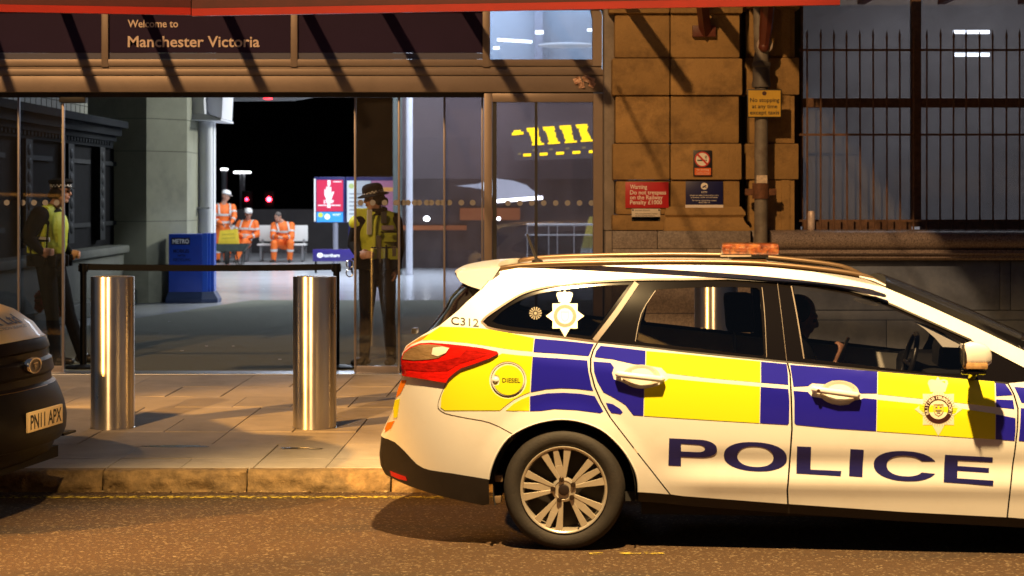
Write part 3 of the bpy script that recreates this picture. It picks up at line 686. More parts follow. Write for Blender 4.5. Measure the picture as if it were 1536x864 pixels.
# ------------------------------------------------------------------ steel bollards
def brushed():
    m = bpy.data.materials.new('brushed_steel'); m.use_nodes = True; nt = m.node_tree; b = nt.nodes['Principled BSDF']
    b.inputs['Base Color'].default_value = (.72, .68, .60, 1); b.inputs['Metallic'].default_value = 1.0; b.inputs['Roughness'].default_value = .23
    b.inputs['Anisotropic'].default_value = .9; b.inputs['Anisotropic Rotation'].default_value = 0.25
    tg = nt.nodes.new('ShaderNodeTangent'); tg.direction_type = 'RADIAL'; tg.axis = 'Z'; nt.links.new(tg.outputs[0], b.inputs['Tangent'])
    tc = nt.nodes.new('ShaderNodeTexCoord'); mp = nt.nodes.new('ShaderNodeMapping'); mp.inputs['Scale'].default_value = (3, 3, 260); nt.links.new(tc.outputs['Object'], mp.inputs['Vector'])
    n = nt.nodes.new('ShaderNodeTexNoise'); n.inputs['Scale'].default_value = 1; n.inputs['Detail'].default_value = 4; nt.links.new(mp.outputs[0], n.inputs['Vector'])
    bp = nt.nodes.new('ShaderNodeBump'); bp.inputs['Strength'].default_value = .05; bp.inputs['Distance'].default_value = .002; nt.links.new(n.outputs['Fac'], bp.inputs['Height']); nt.links.new(bp.outputs[0], b.inputs['Normal'])
    n2 = nt.nodes.new('ShaderNodeTexNoise'); n2.inputs['Scale'].default_value = 5; n2.inputs['Detail'].default_value = 6; nt.links.new(tc.outputs['Object'], n2.inputs['Vector'])
    mr = nt.nodes.new('ShaderNodeMapRange'); mr.inputs['To Min'].default_value = .20; mr.inputs['To Max'].default_value = .42; nt.links.new(n2.outputs['Fac'], mr.inputs['Value']); nt.links.new(mr.outputs[0], b.inputs['Roughness'])
    return m
STEEL = brushed()
BY = 14.77
for i, (x, lab) in enumerate([(-2.915, 'brushed steel bollard on the pavement beside the dark van'), (-1.44, 'brushed steel bollard standing between the other bollard and the police car'), (1.49, 'brushed steel bollard seen through the rear door window of the police car')]):
    if i == 0:
        bo = empty('bollard', (x, BY, pz(BY) - .002), lab, 'bollard', 'steel bollards along the pavement')
        mb = MB(); r_ = .158; h = 1.105
        mb.lathe([(r_ + .004, 0), (r_ + .004, .006), (r_, .008), (r_, h - .004), (r_ - .002, h), (r_ - .018, h + .0015), (r_ - .022, h - .001)], (0, 0, 0), 'z', 64, cap=False); mb.build('post', STEEL, bo)
        mb = MB(); mb.lathe([(r_ - .023, h - .001), (r_ - .03, h + .002), (0.0005, h + .004)], (0, 0, 0), 'z', 48, cap=False); mb.build('cap', M('steel_cap', (.42, .43, .46), .35, .9), bo)
        b0 = bo
    else:
        c = copy_tree(b0); c.location.x = x; c['label'] = lab

# ------------------------------------------------------------------ the other side of the street, which the steel and the paint mirror
opp = empty('opposite_building', (0, -30, 0), 'brick building across the street behind the camera', 'building')
mb = MB(); mb.box(-45, -1, 0, 45, 0, 13)
mb.build('wall', M('street_brick', (.24, .20, .18), .85, var=.3, scale=1.2), opp, smooth=False)
for k in range(14):
    for z in (1.2, 5.2, 9.2):
        mb = MB(); mb.box(-40 + k * 6, .004, z, -37.4 + k * 6, .08, z + 2.6); mb.build('window', DARKM, opp, smooth=False)
# ------------------------------------------------------------------ police estate car (local frame: x forward, y inward from the near side, z up)
CAR_D, CAR_YAW, CAR_W = 10.5, R(5.0), 1.82
C0 = Vector((X(845, CAR_D), CAR_D, 0)); cF = Vector((math.cos(CAR_YAW), -math.sin(CAR_YAW), 0)); cN = Vector((math.sin(CAR_YAW), math.cos(CAR_YAW), 0))
def belt(s): return 1.04 - .11 * (s - .62)
def wcar(s, z):
    """how far the near flank lies inside the widest plane at (s, z)"""
    zb = belt(s); zc = zb - .135; w = .012
    if z < zc: w += .05 * ((zc - z) / .4) ** 2 * .6
    else: w += .20 * (z - zc)
    if z > zb: h = z - zb; w += .26 * h + .30 * h * h
    w += .012 * math.exp(-((z - .47) / .055) ** 2) * min(1, max(0, (s - .45) / .3)) - .010 * math.exp(-((z - .36) / .05) ** 2) * min(1, max(0, (s - .45) / .3))
    if s < -.42: t = (-.42 - s) / .53; w += .24 * t ** 2.6 + (.06 * t * max(0, z - .9))
    if s > 2.9: t = (s - 2.9) / .55; w += .30 * t ** 2.4
    r = math.hypot(s, z - .315)
    if r < .47 and z < .9: w -= .014 * max(0, 1 - abs(r - .37) / .10)
    return w
def S2(u, v, w=None):
    """image point -> (s, z) on the flank"""
    d = Vector(((u - CX) / FPX, 1, 0)); ww = .02 if w is None else w
    for _ in range(1 if w is not None else 12):
        t = (C0.dot(cN) + ww) / d.dot(cN); p = d * t; s = (p - Vector((C0.x, C0.y, 0))).dot(cF); z = CAMZ - (v - HY) / FPX * t
        if w is None: ww = .5 * ww + .5 * wcar(s, max(.15, min(1.5, z)))
    return (s, z)
def pl2(pts): return [S2(*p) for p in pts]
def on(off):
    return lambda p: (p[0], wcar(p[0], p[1]) - off, p[1])
PAINT = M('white_car_paint', (.82, .80, .76), rough=.28, coat=.6, var=.02, scale=3, dirt=(.56, .48, .38), dscale=2.2, damt=.22)
YEL = M('reflective_yellow', (.80, .78, .012), rough=.38, coat=.3)
BLU = M('reflective_blue', (.012, .010, .36), rough=.38, coat=.3)
ORG = M('reflective_orange', (.85, .22, .01), rough=.4, coat=.3)
TRIM = M('black_trim', (.018, .014, .012), rough=.35)
GLOSSB = M('gloss_black', (.005, .004, .004), rough=.07, spec=.4)
PLAST = M('dark_plastic', (.016, .012, .010), rough=.5, var=.2, scale=12, bump=.15, bscale=150)
RUB = M('tyre_rubber', (.016, .012, .009), rough=.75, bump=.25, bscale=80, var=.25, scale=10, dirt=(.035, .024, .015), dscale=7, damt=.5)
ALLOY = M('alloy_silver', (.66, .58, .46), rough=.27, metal=.65, var=.1, scale=8)
CGL = glass('car_glass', (.50, .50, .53), gl=.05, rough=.01)
CGLR = glass('privacy_glass', (.10, .10, .11), gl=.06, rough=.01)
DARKIN = M('dark_cabin', (.012, .011, .011), rough=.8)
NAVYP = M('navy_print_car', (.010, .010, .10), rough=.4, coat=.3)
car = empty('police_car', C0, 'white police estate car with yellow and blue chequered side parked at the kerb', 'car', rotz=-CAR_YAW)

# outline points, in photograph pixels, carried onto the flank
REAR = [(721, 435), (700, 453), (686, 467), (660, 488), (633, 503), (609, 519), (603, 530), (602, 548), (602, 568), (596, 590), (589, 620), (580, 640), (574, 656)]
BUMP_T = [(575, 657), (583, 659), (592, 663), (600, 670), (609, 679), (617, 688), (625, 696), (635, 702), (645, 705), (679, 710), (733, 719)]
ARCHC = [(958, 738), (957, 722), (952, 704), (939, 681), (922, 661), (901, 644), (873, 633), (843, 629), (812, 633), (784, 643), (761, 658), (745, 681), (736, 704), (733, 719)]
ROOFL = [(721, 435), (735, 420), (750, 407), (775, 402.5), (800, 400.5), (850, 398.5), (900, 397.5), (1024, 397), (1097, 398.5), (1157, 401), (1224, 408.5), (1290, 423), (1327, 431), (1391, 458), (1457, 488), (1536, 526), (1600, 556)]
BAND_T = [(722, 483), (728, 476), (740, 467), (772, 446), (793, 436.5), (820, 430), (846, 427), (899, 422), (961, 419), (1024, 418.5), (1090, 417.5), (1157, 422), (1224, 426.5), (1274, 435), (1324, 451), (1390, 480), (1457, 510), (1536, 551), (1575, 573), (1600, 590)]
BAND_B = [(722, 483), (728, 488), (734, 492), (766, 498), (819, 503), (897, 513), (979, 521.5), (1024, 527), (1141, 539), (1181, 543), (1314, 556), (1431, 567), (1512, 575), (1575, 582), (1600, 590)]
SILL = [(958, 738), (1005, 741.5), (1024, 744), (1182, 756), (1357, 768), (1511, 776), (1560, 779)]
SEAM_R = [(897, 513), (890, 525), (886, 538), (886, 557), (892, 580), (902, 603), (915, 626), (959, 683), (1005, 741.5)]
SEAM_M = [(1181, 543), (1185, 560), (1187, 600), (1188, 643), (1184, 700), (1181, 736), (1182, 756)]
SEAM_F = [(1512, 575), (1521, 592), (1527, 613), (1526, 645), (1522, 680), (1516, 730), (1511, 776)]
def off_(pts, du): return [(u + du, v) for u, v in pts]
def between(pts, a, b): return [p for p in pts if a < p[0] < b]
STEP = .026
def panel(name, outer, holes=(), off=0.0, mat=PAINT, parent=car, thick=.012, step=STEP, px=True):
    mb = MB(); o = pl2(outer) if px else outer; h = [pl2(x) if px else x for x in holes]
    sheet(mb, region(o, h, step), on(off), (lambda p: (p[0], wcar(p[0], p[1]) - off + thick, p[1])) if thick else None)
    return mb.build(name, mat, parent, angle=50)
g = 1.3
# rear quarter with roof side: from bumper up the D pillar, along the roof, down the A pillar, back along the window band
quarter = [p for p in reversed(SEAM_R)]
top_strip = ROOFL
q_out = REAR + BUMP_T[1:] + list(reversed(ARCHC))[1:-1] + [(957, 738)] + [(u - g, v) for u, v in reversed(SEAM_R)][0:] + list(reversed(between(BAND_B, 723, 896))) + BAND_T + [(1600, 586)] + list(reversed(ROOFL))[:-1]
FUEL = [(762 + 25.5 * math.cos(t), 570 + 25.5 * math.sin(t)) for t in np.linspace(0, 2 * math.pi, 33)[:-1]]
LAMP = [(630, 514.5), (616, 520), (606, 528), (602, 538), (602, 552), (604, 563), (640, 569), (669, 574), (674, 566), (682, 559), (692, 552), (713, 545), (735, 537), (748, 530), (746, 527), (725, 522), (700, 518.5), (672, 515.5), (646, 513.5)]
body = panel('body_side', q_out, [], thick=.012)
rdoor = panel('rear_door', off_(SEAM_R, g) + [(u, v) for u, v in between(SILL, 1006, 1180)] + [(u - g, v) for u, v in reversed(SEAM_M)] + list(reversed(between(BAND_B, 898.5, 1179))))
fdoor = panel('front_door', off_(SEAM_M, g) + between(SILL, 1184, 1509) + [(u - g, v) for u, v in reversed(SEAM_F)] + list(reversed(between(BAND_B, 1183, 1509))))
# front wing runs on beyond the picture to the nose
s1 = S2(1514, 577); s2 = S2(1513, 775); fw = [S2(u + g, v) for u, v in SEAM_F]
s0 = fw[-1][0]
arch_f = [(2.82 + .375 * math.cos(t), .315 + .375 * math.sin(t)) for t in np.linspace(R(200), R(-12), 22) % (2 * math.pi)]
arch_f = [(2.82 - .375 * math.cos(t), .315 + .375 * math.sin(t)) for t in np.linspace(R(-12), R(192), 24)]
nose = [(3.42, .24), (3.46, .45), (3.44, .62), (3.36, .72), (3.0, .86), (2.6, .915)]
panel('front_wing', fw + [(arch_f[0][0] - .02, fw[-1][1] - .01)] + arch_f + nose, px=False)
# black lower bumper and sill
panel('rear_bumper', BUMP_T + [(734, 756), (725, 758), (662, 744), (612, 728), (590, 718), (579, 712), (573, 700), (571.5, 685), (572, 668)], mat=PLAST, off=.006)
sl_o = [S2(u, v + .6) for u, v in SILL]
panel('sill', sl_o + [(2.27, .30), (2.27, .245)] + [S2(u, v + 15) for u, v in reversed(SILL[1:])] + [S2(957, 753)], mat=PLAST, off=-.02, px=False)
panel('reflector', [(585, 706), (596, 710.5), (609, 715), (611, 721), (598, 718), (587, 713)], mat=M('red_reflector', (.45, .01, .008), .25, coat=.5), off=.012, thick=.006, parent=car)

# far flank: the same skin mirrored, so that the body is closed
for o in [x for x in list(bpy.data.objects) if x.parent == car and x.type == 'MESH']:
    if o.name.split('.')[0] in ('reflector',): continue
    me = o.data.copy(); me.transform(Matrix(((1, 0, 0, 0), (0, -1, 0, CAR_W), (0, 0, 1, 0), (0, 0, 0, 1)))); me.flip_normals()
    c = bpy.data.objects.new(o.name.split('.')[0], me); COL.objects.link(c); c.parent = car
# skins across the car: hatch, roof, bonnet
def across(name, prof, mat, bulge=lambda t, k: (0, 0), n=14, parent=car, inset=0.0, ww=None):
    """prof: list of (s, z) on the near flank; joins near to far flank. bulge(k, c): c=1 on the centre line -> (dx, dz)"""
    mb = MB(); m = len(prof); vs = []
    for k, (s, z) in enumerate(prof):
        w = (wcar(s, z) if ww is None else ww[k]) + inset
        for i in range(n + 1):
            y = w + (CAR_W - 2 * w) * i / n; c = 1 - (2 * i / n - 1) ** 2; c = c ** .7
            dx, dz = bulge(k / (m - 1), c); vs.append((s + dx, y, z + dz))
    mb.add(vs, [(k * (n + 1) + i, k * (n + 1) + i + 1, (k + 1) * (n + 1) + i + 1, (k + 1) * (n + 1) + i) for k in range(m - 1) for i in range(n)])
    return mb.build(name, mat, parent, angle=50)
rl = pl2(ROOFL)
roof_p = [p for p in rl if -.40 <= p[0] <= S2(1327, 431)[0] + .01]
across('roof', roof_p, PAINT, lambda t, c: (0, .006 * c))
ws = [S2(1327, 431), S2(1391, 458), S2(1457, 488), S2(1536, 526), S2(1600, 556)]; ws.append((ws[-1][0] + .12, ws[-1][1] - .06))
across('windscreen', ws, CGL, lambda t, c: (.10 * c * (.4 + t), .05 * c), inset=.02)
across('bonnet', [(2.6, .918), (3.0, .862), (3.36, .722)], PAINT, lambda t, c: (.05 * c, .045 * c))
across('grille', [(3.36, .72), (3.44, .62), (3.46, .45), (3.42, .24)], PLAST, lambda t, c: (.16 * c, 0))
across('rear_glass', pl2([(722, 436), (700, 455), (686, 469), (660, 490), (634, 505)]), GLOSSB, lambda t, c: (-(.175 - .05 * t - .09 * t ** 3) * c, .012 * c * (1 - t)), inset=.006)
across('tailgate', pl2([(633, 504), (609, 519), (603, 530), (602, 568), (596, 590), (589, 620), (580, 640), (574, 656)]), PAINT, lambda t, c: (-(.012 + .04 * t) * c, 0))
across('rear_bumper', pl2([(574, 657), (571.5, 685), (573, 700), (579, 712), (612, 728)]), PLAST, lambda t, c: (-.05 * c, 0))
mb = MB(); mb.box(-.66, .32, .30, -.40, CAR_W - .32, .42); mb.box(.40, .20, .17, 3.2, CAR_W - .10, .26); mb.build('floor_pan', DARKIN, car, smooth=False)
# wheel housings
for sx in (0, 2.82):
    mb = MB(); n = 24; vs = []
    for t in np.linspace(R(-14), R(194), n):
        for y in (.016, .52): vs.append((sx - .372 * math.cos(t), y + (wcar(0, .69) if y < .1 else 0), .315 + .372 * math.sin(t)))
    mb.add(vs, [(2 * i, 2 * i + 1, 2 * i + 3, 2 * i + 2) for i in range(n - 1)]); b_ = len(vs)
    mb.add([(sx + .372 * math.cos(t), .52, .315 + .372 * math.sin(t)) for t in np.linspace(R(-14), R(194), n)], [tuple(range(n))])
    mb.build('wheel_housing', DARKIN, car)
# arch lip
mb = MB()
ao = pl2(ARCHC)
mb.tube([(s, wcar(s, z) + .004, z) for s, z in smooth_poly(ao, 3)], .006, 8); mb.build('arch_lip', PAINT, car)
# tailgate spoiler
mb = MB()
sp = [S2(686, 410), S2(692, 406.5), S2(705, 404), S2(725, 401.5), S2(752, 400)]; spu = [S2(686, 414), S2(691, 423), S2(703, 429), S2(721, 435), S2(735, 424)]
vs = []; n = 12
for a, b in zip(sp, spu):
    for (s, z) in (a, b):
        w = .17
        for i in range(n + 1):
            c = (1 - (2 * i / n - 1) ** 2) ** .6; y = w + (CAR_W - 2 * w) * i / n; vs.append((s - .05 * c, y, z + .010 * c))
m_ = n + 1
fs = []
for k in range(4):
    for lay in (0, 1):
        for i in range(n): a = (2 * k + lay) * m_ + i; fs.append((a, a + 1, a + 2 * m_ + 1, a + 2 * m_))
    for i in (0, n): a = 2 * k * m_ + i; fs.append((a, a + m_, a + 3 * m_, a + 2 * m_))
for k in (0, 4):
    for i in range(n): a = 2 * k * m_ + i; fs.append((a, a + 1, a + m_ + 1, a + m_))
mb.add(vs, fs); mb.build('roof_spoiler', PAINT, car, angle=60)

# window band: black frame with glass set in it
G_Q = smooth_poly([(738, 482.5), (752, 468), (772, 455), (796, 444), (824, 437), (860, 432), (905, 428.5), (944, 427)], 3) + [(915, 466), (886, 505)] + [(850, 500.5), (800, 494), (766, 490), (748, 486.5)]
G_R = [(985, 434.5), (1040, 431.5), (1100, 430.5), (1135, 432), (1140, 436), (1146, 531), (1143, 534), (1100, 529.5), (1024, 520.5), (959, 513.5), (956, 510), (961, 484), (970, 456)]
G_F = [(1190, 428.5), (1224, 432.5), (1274, 441.5), (1324, 457), (1362, 474), (1400, 492), (1438, 511), (1451, 519), (1446, 545), (1440, 561), (1400, 560.5), (1314, 550.5), (1209, 538.5), (1206, 530), (1199, 490)]
band = BAND_T[1:] + list(reversed(BAND_B))
frame = panel('window_frame', band[:-1] if band[-1] == band[0] else band, [G_Q, G_R, G_F], mat=GLOSSB, off=-.008, thick=.01, step=.06)
for nm, poly, m_ in (('quarter_window', G_Q, CGLR), ('rear_door_window', G_R, CGL), ('front_door_window', G_F, CGL)):
    panel(nm, poly, mat=m_, off=-.013, thick=0, step=.08)
# far windows (plain, clear enough to look through) in the mirrored frame
for o in [frame]:
    me = o.data.copy(); me.transform(Matrix(((1, 0, 0, 0), (0, -1, 0, CAR_W), (0, 0, 1, 0), (0, 0, 0, 1)))); me.flip_normals()
    c = bpy.data.objects.new('window_frame', me); COL.objects.link(c); c.parent = car
# brownish bright trim round the band and the pillar strips
def ribbon(name, pts, wid, mat, off=.002, parent=car, k=3):
    mb = MB(); c = smooth_poly(pl2(pts), k); n = len(c); vs = []
    for i, p in enumerate(c):
        a = Vector(c[max(i - 1, 0)]); b = Vector(c[min(i + 1, n - 1)]); d = (b - a).normalized(); q = Vector((-d.y, d.x)) * wid / 2
        for sgn in (1, -1):
            r_ = (p[0] + q.x * sgn, p[1] + q.y * sgn); vs.append((r_[0], wcar(*r_) - off, r_[1]))
    m2 = len(vs); vs += [(x, y + .004, z) for x, y, z in vs]
    fs = []
    for i in range(n - 1):
        a = 2 * i; fs += [(a, a + 2, a + 3, a + 1), (a, a + m2, a + 2 + m2, a + 2), (a + 1, a + 3, a + 3 + m2, a + 1 + m2)]
    mb.add(vs, fs); return mb.build(name, mat, parent)
BRT = M('satin_brown_trim', (.085, .050, .028), rough=.45)
ribbon('window_trim', off_(BAND_T[:11], 0), .011, BRT, .001); ribbon('window_trim', BAND_T[10:17], .009, TRIM, .001)
ribbon('window_trim', BAND_B[:6], .011, BRT, .001); ribbon('window_trim', BAND_B[5:13], .008, TRIM, .001)
ribbon('pillar_strip', [(955, 424), (925, 468), (892, 511)], .028, BRT, -.003)
ribbon('pillar_edge', [(983, 436), (962, 470), (953, 512)], .003, BRT, -.004); ribbon('pillar_edge', [(1143, 431), (1147, 470), (1150, 536)], .003, BRT, -.004)
ribbon('pillar_edge', [(1166, 424), (1172, 470), (1180, 541)], .002, BRT, -.004); ribbon('pillar_edge', [(1187, 429), (1195, 470), (1206, 538)], .006, BRT, -.004)
# front quarter sail seen through the glass
mb = MB(); sheet(mb, region(pl2([(1371, 482), (1393, 489), (1421, 504), (1441, 518), (1438, 522), (1415, 521), (1404, 508), (1388, 494)])), lambda p: (p[0], wcar(*p) + 1.35 * 0 + .03, p[1]), lambda p: (p[0], wcar(*p) + .045, p[1]))
mb.build('corner_trim', PAINT, car)

# ---- chequered livery, thin reflective sheets on the panels
def decal(name, polys, mat, parent, off=.0020, step=STEP, px=True):
    mb = MB()
    for poly in polys:
        outer, holes = (poly if isinstance(poly, tuple) else (poly, []))
        sheet(mb, region(pl2(outer) if px else outer, [pl2(h) if px else h for h in holes], step), on(off), lambda p, o=off: (p[0], wcar(*p) - .0004, p[1]))
    return mb.build(name, mat, parent)
RING = [(762 + 28 * math.cos(t), 570 + 28 * math.sin(t)) for t in np.linspace(0, 2 * math.pi, 41)[:-1]]
Y1 = [(660, 490), (690, 490.5), (724, 492.5), (766, 500), (801, 507), (799, 527), (775, 525), (750, 521.5), (725, 517.5), (700, 514), (672, 511.5), (646, 509.5), (634, 510), (645, 500)]
Y2 = [(753, 530), (775, 532.5), (799, 534.5), (796, 562), (795, 588), (783, 593), (771, 599), (760, 607), (750, 615.5), (700, 615.5), (667, 615.5), (661, 611), (662, 595), (668, 580), (675, 570), (682, 563), (692, 556), (713, 549), (735, 540)]
Y3 = [(794.3, 594), (794, 616), (770, 616), (759, 615.5), (770, 606), (782, 599)]
# the filler ring cuts Y2: clip its outline by rejecting points inside the ring
def clip_ring(poly):
    dense = resample(poly, 3); out = []; ang = []
    for p in dense:
        if math.hypot(p[0] - 762, p[1] - 570) > 28.5: out.append(p)
    return out
decal('yellow_livery', [Y1], YEL, body); decal('yellow_livery', [(Y2, [RING])], YEL, body); decal('yellow_livery', [Y3], YEL, body)
decal('blue_livery', [[(802, 507.5), (850, 511.5), (891, 516), (886, 527), (883, 534), (840, 530.5), (800, 528)]], BLU, body)
decal('blue_livery', [[(799, 535), (840, 537.5), (881, 540.5), (882.5, 556), (887, 578), (890, 586), (865, 583), (843, 582), (820, 583.5), (796, 588)]], BLU, body)
decal('blue_livery', [[(795, 594.5), (820, 590), (845, 589), (870, 590.5), (892, 594), (905, 617), (900, 619.5), (865, 615), (832, 613.3), (812, 616), (795, 616.5)]], BLU, body)
decal('orange_livery', [[(652, 497), (641, 504), (632, 510), (618, 515), (606, 525), (604, 528), (612, 518), (630, 506)]], ORG, body)
decal('orange_livery', [[(602, 570), (610, 570.5), (606, 580), (601, 590), (594, 596), (597, 583)]], ORG, body)
decal('yellow_livery', [[(592.5, 600), (600, 598), (598, 612), (596, 626), (590.5, 627), (590, 612)]], YEL, body)
decal('orange_livery', [[(581, 634), (592, 631), (586, 643), (578, 648), (577, 643)]], ORG, body)
HR = [(0, 0)]
decal('blue_livery', [[(901, 518.5), (935, 522), (968.5, 526), (968, 547.5), (950, 546), (920, 539), (892, 535.5), (894, 527)]], BLU, rdoor)
decal('blue_livery', [[(890, 542), (916, 544), (921, 551), (918, 559), (921, 569), (935, 574), (950, 581), (966, 583), (965, 623.5), (950, 622.5), (938, 607), (922, 597), (905, 588), (896, 572), (891, 557)]], BLU, rdoor)
decal('blue_livery', [[(909, 604), (919, 606), (930, 613), (934, 618), (931, 621), (917, 619), (912, 612)]], BLU, rdoor)
decal('yellow_livery', [[(969.5, 526.5), (1024, 531), (1080, 536.5), (1140.5, 542), (1140.5, 573.5), (1100, 570), (1060, 566.5), (1000, 559.5), (992, 551), (969, 547.5)]], YEL, rdoor)
decal('yellow_livery', [[(966.5, 583), (986, 579), (999, 571), (1003, 567.5), (1060, 573), (1100, 576.5), (1140, 580), (1139, 634.5), (1080, 631), (1024, 627.5), (966, 623.7)]], YEL, rdoor)
decal('blue_livery', [[(1141.5, 542.2), (1180, 546), (1182, 560), (1182.5, 577), (1141.5, 573.7)]], BLU, rdoor)
decal('blue_livery', [[(1141, 580.2), (1182.5, 583.5), (1184, 600), (1183.5, 634), (1181, 637), (1140, 634.6)]], BLU, rdoor)
decal('blue_livery', [[(1185, 547), (1250, 552), (1316, 557.5), (1315.5, 590), (1291, 590), (1280, 582), (1276, 574), (1262, 570), (1248, 570.5), (1238, 576), (1218, 574.5), (1212, 579), (1190, 580), (1187, 560)]], BLU, fdoor)
decal('blue_livery', [[(1190, 586), (1212, 588), (1218, 595), (1238, 598), (1247, 606), (1260, 608.5), (1273, 607), (1280, 601), (1291, 599), (1296, 597), (1315, 599), (1314, 646.5), (1250, 642.5), (1194, 637), (1191.5, 634), (1191.5, 600)]], BLU, fdoor)
decal('yellow_livery', [[(1317, 557.6), (1400, 564.5), (1491.5, 572.5), (1492.5, 610.5), (1430, 603), (1370, 596.5), (1316.5, 591)]], YEL, fdoor)
decal('yellow_livery', [[(1316, 599.5), (1370, 605), (1430, 611), (1493, 620.5), (1492.5, 659), (1430, 655), (1370, 650.5), (1315, 646.8)]], YEL, fdoor)
decal('blue_livery', [[(1493, 574), (1508, 576), (1514, 584), (1519, 592.5), (1494, 594)]], BLU, fdoor); decal('blue_livery', [[(1494, 599), (1519.5, 600), (1521.5, 613.5), (1494.5, 610.5)]], BLU, fdoor)
decal('blue_livery', [[(1494, 621.5), (1523, 627), (1523, 645), (1521.5, 661), (1493.5, 659)]], BLU, fdoor)
wing = [o for o in bpy.data.objects if o.name == 'front_wing'][0]
decal('blue_livery', [[(1521, 580), (1545, 582), (1560, 584), (1560, 606), (1532, 604), (1527, 592)]], BLU, wing); decal('blue_livery', [[(1531, 612), (1560, 614), (1560, 664), (1528, 661), (1530, 640)]], BLU, wing)
# POLICE, extended letters
def ell(cx, cy, rx, ry, a0=0, a1=360, n=40, sl=0.0, p=2.25):
    out = []
    for t in np.linspace(R(a0), R(a1), n + 1)[:n + (0 if a1 - a0 >= 360 else 1)]:
        c, s = math.cos(t), math.sin(t); x = math.copysign(abs(c) ** (2 / p), c) * rx; out.append((cx + x, cy + math.copysign(abs(s) ** (2 / p), s) * ry + x * sl))
    return out
SLP = .048
O_ = (ell(1133, 685, 47.3, 21.8, sl=SLP), [ell(1133, 685, 27.2, 15.3, sl=SLP)])
P_o = [(1003.7, 657.3)] + [(1046, 659.3)] + ell(1047, 672.8, 28.5, 13.6, -88, 88, 18, sl=SLP)[1:-1] + [(1046, 686.2), (1021.5, 685.2), (1021.5, 699), (1002.5, 697.8)]
P_h = [(1021.5, 665.5), (1046, 667)] + ell(1046, 672.5, 11.5, 5.6, -80, 80, 10, sl=SLP) + [(1046, 678.2), (1021.5, 677)]
L_ = [(1195.5, 669.5), (1216.5, 670.3), (1215.7, 704.3), (1262, 706.4), (1261, 714), (1194.5, 710)]
I_ = [(1275.5, 673.5), (1295.5, 674.7), (1293.5, 715.5), (1273.5, 714)]
co = ell(1358, 699, 47.5, 22.4, 22, 338, 44, sl=SLP); ci = ell(1358, 699, 28, 15.4, 30, 330, 36, sl=SLP)
C_ = co + list(reversed(ci))
E_ = [(1417.5, 682), (1489, 686), (1488.5, 693.3), (1436.5, 690.2), (1436.3, 698.8), (1483.5, 702), (1483, 709.2), (1436, 706), (1435.6, 717.3), (1490, 720.8), (1489.3, 728.4), (1415.5, 723)]
for gph, par in ((([P_o, [P_h]]), rdoor), (O_, rdoor)): decal('police_letter', [(gph[0], gph[1])], NAVYP, par, off=.0018, step=.022)
for gph in (L_, I_, C_, E_): decal('police_letter', [gph], NAVYP, fdoor, off=.0018, step=.022)
def flank_text(mb, s, u0, v0, u1, v1, hpx, bold=0.0, off=.0026):
    """text whose baseline runs from (u0, v0) to (u1, v1)"""
    v, f, x0, x1 = glyphs(s, bold); out = []
    for (x, y) in v:
        t = (x - x0) / (x1 - x0); out.append(on(off)(S2(u0 + (u1 - u0) * t, v0 + (v1 - v0) * t - y / .7 * hpx)))
    mb.add(out, f)
mb = MB(); flank_text(mb, 'C312', 676.5, 486, 718.5, 490, 11.5, .012); mb.build('fleet_number', M('print_black', (.02, .018, .018), .4), body, smooth=False)
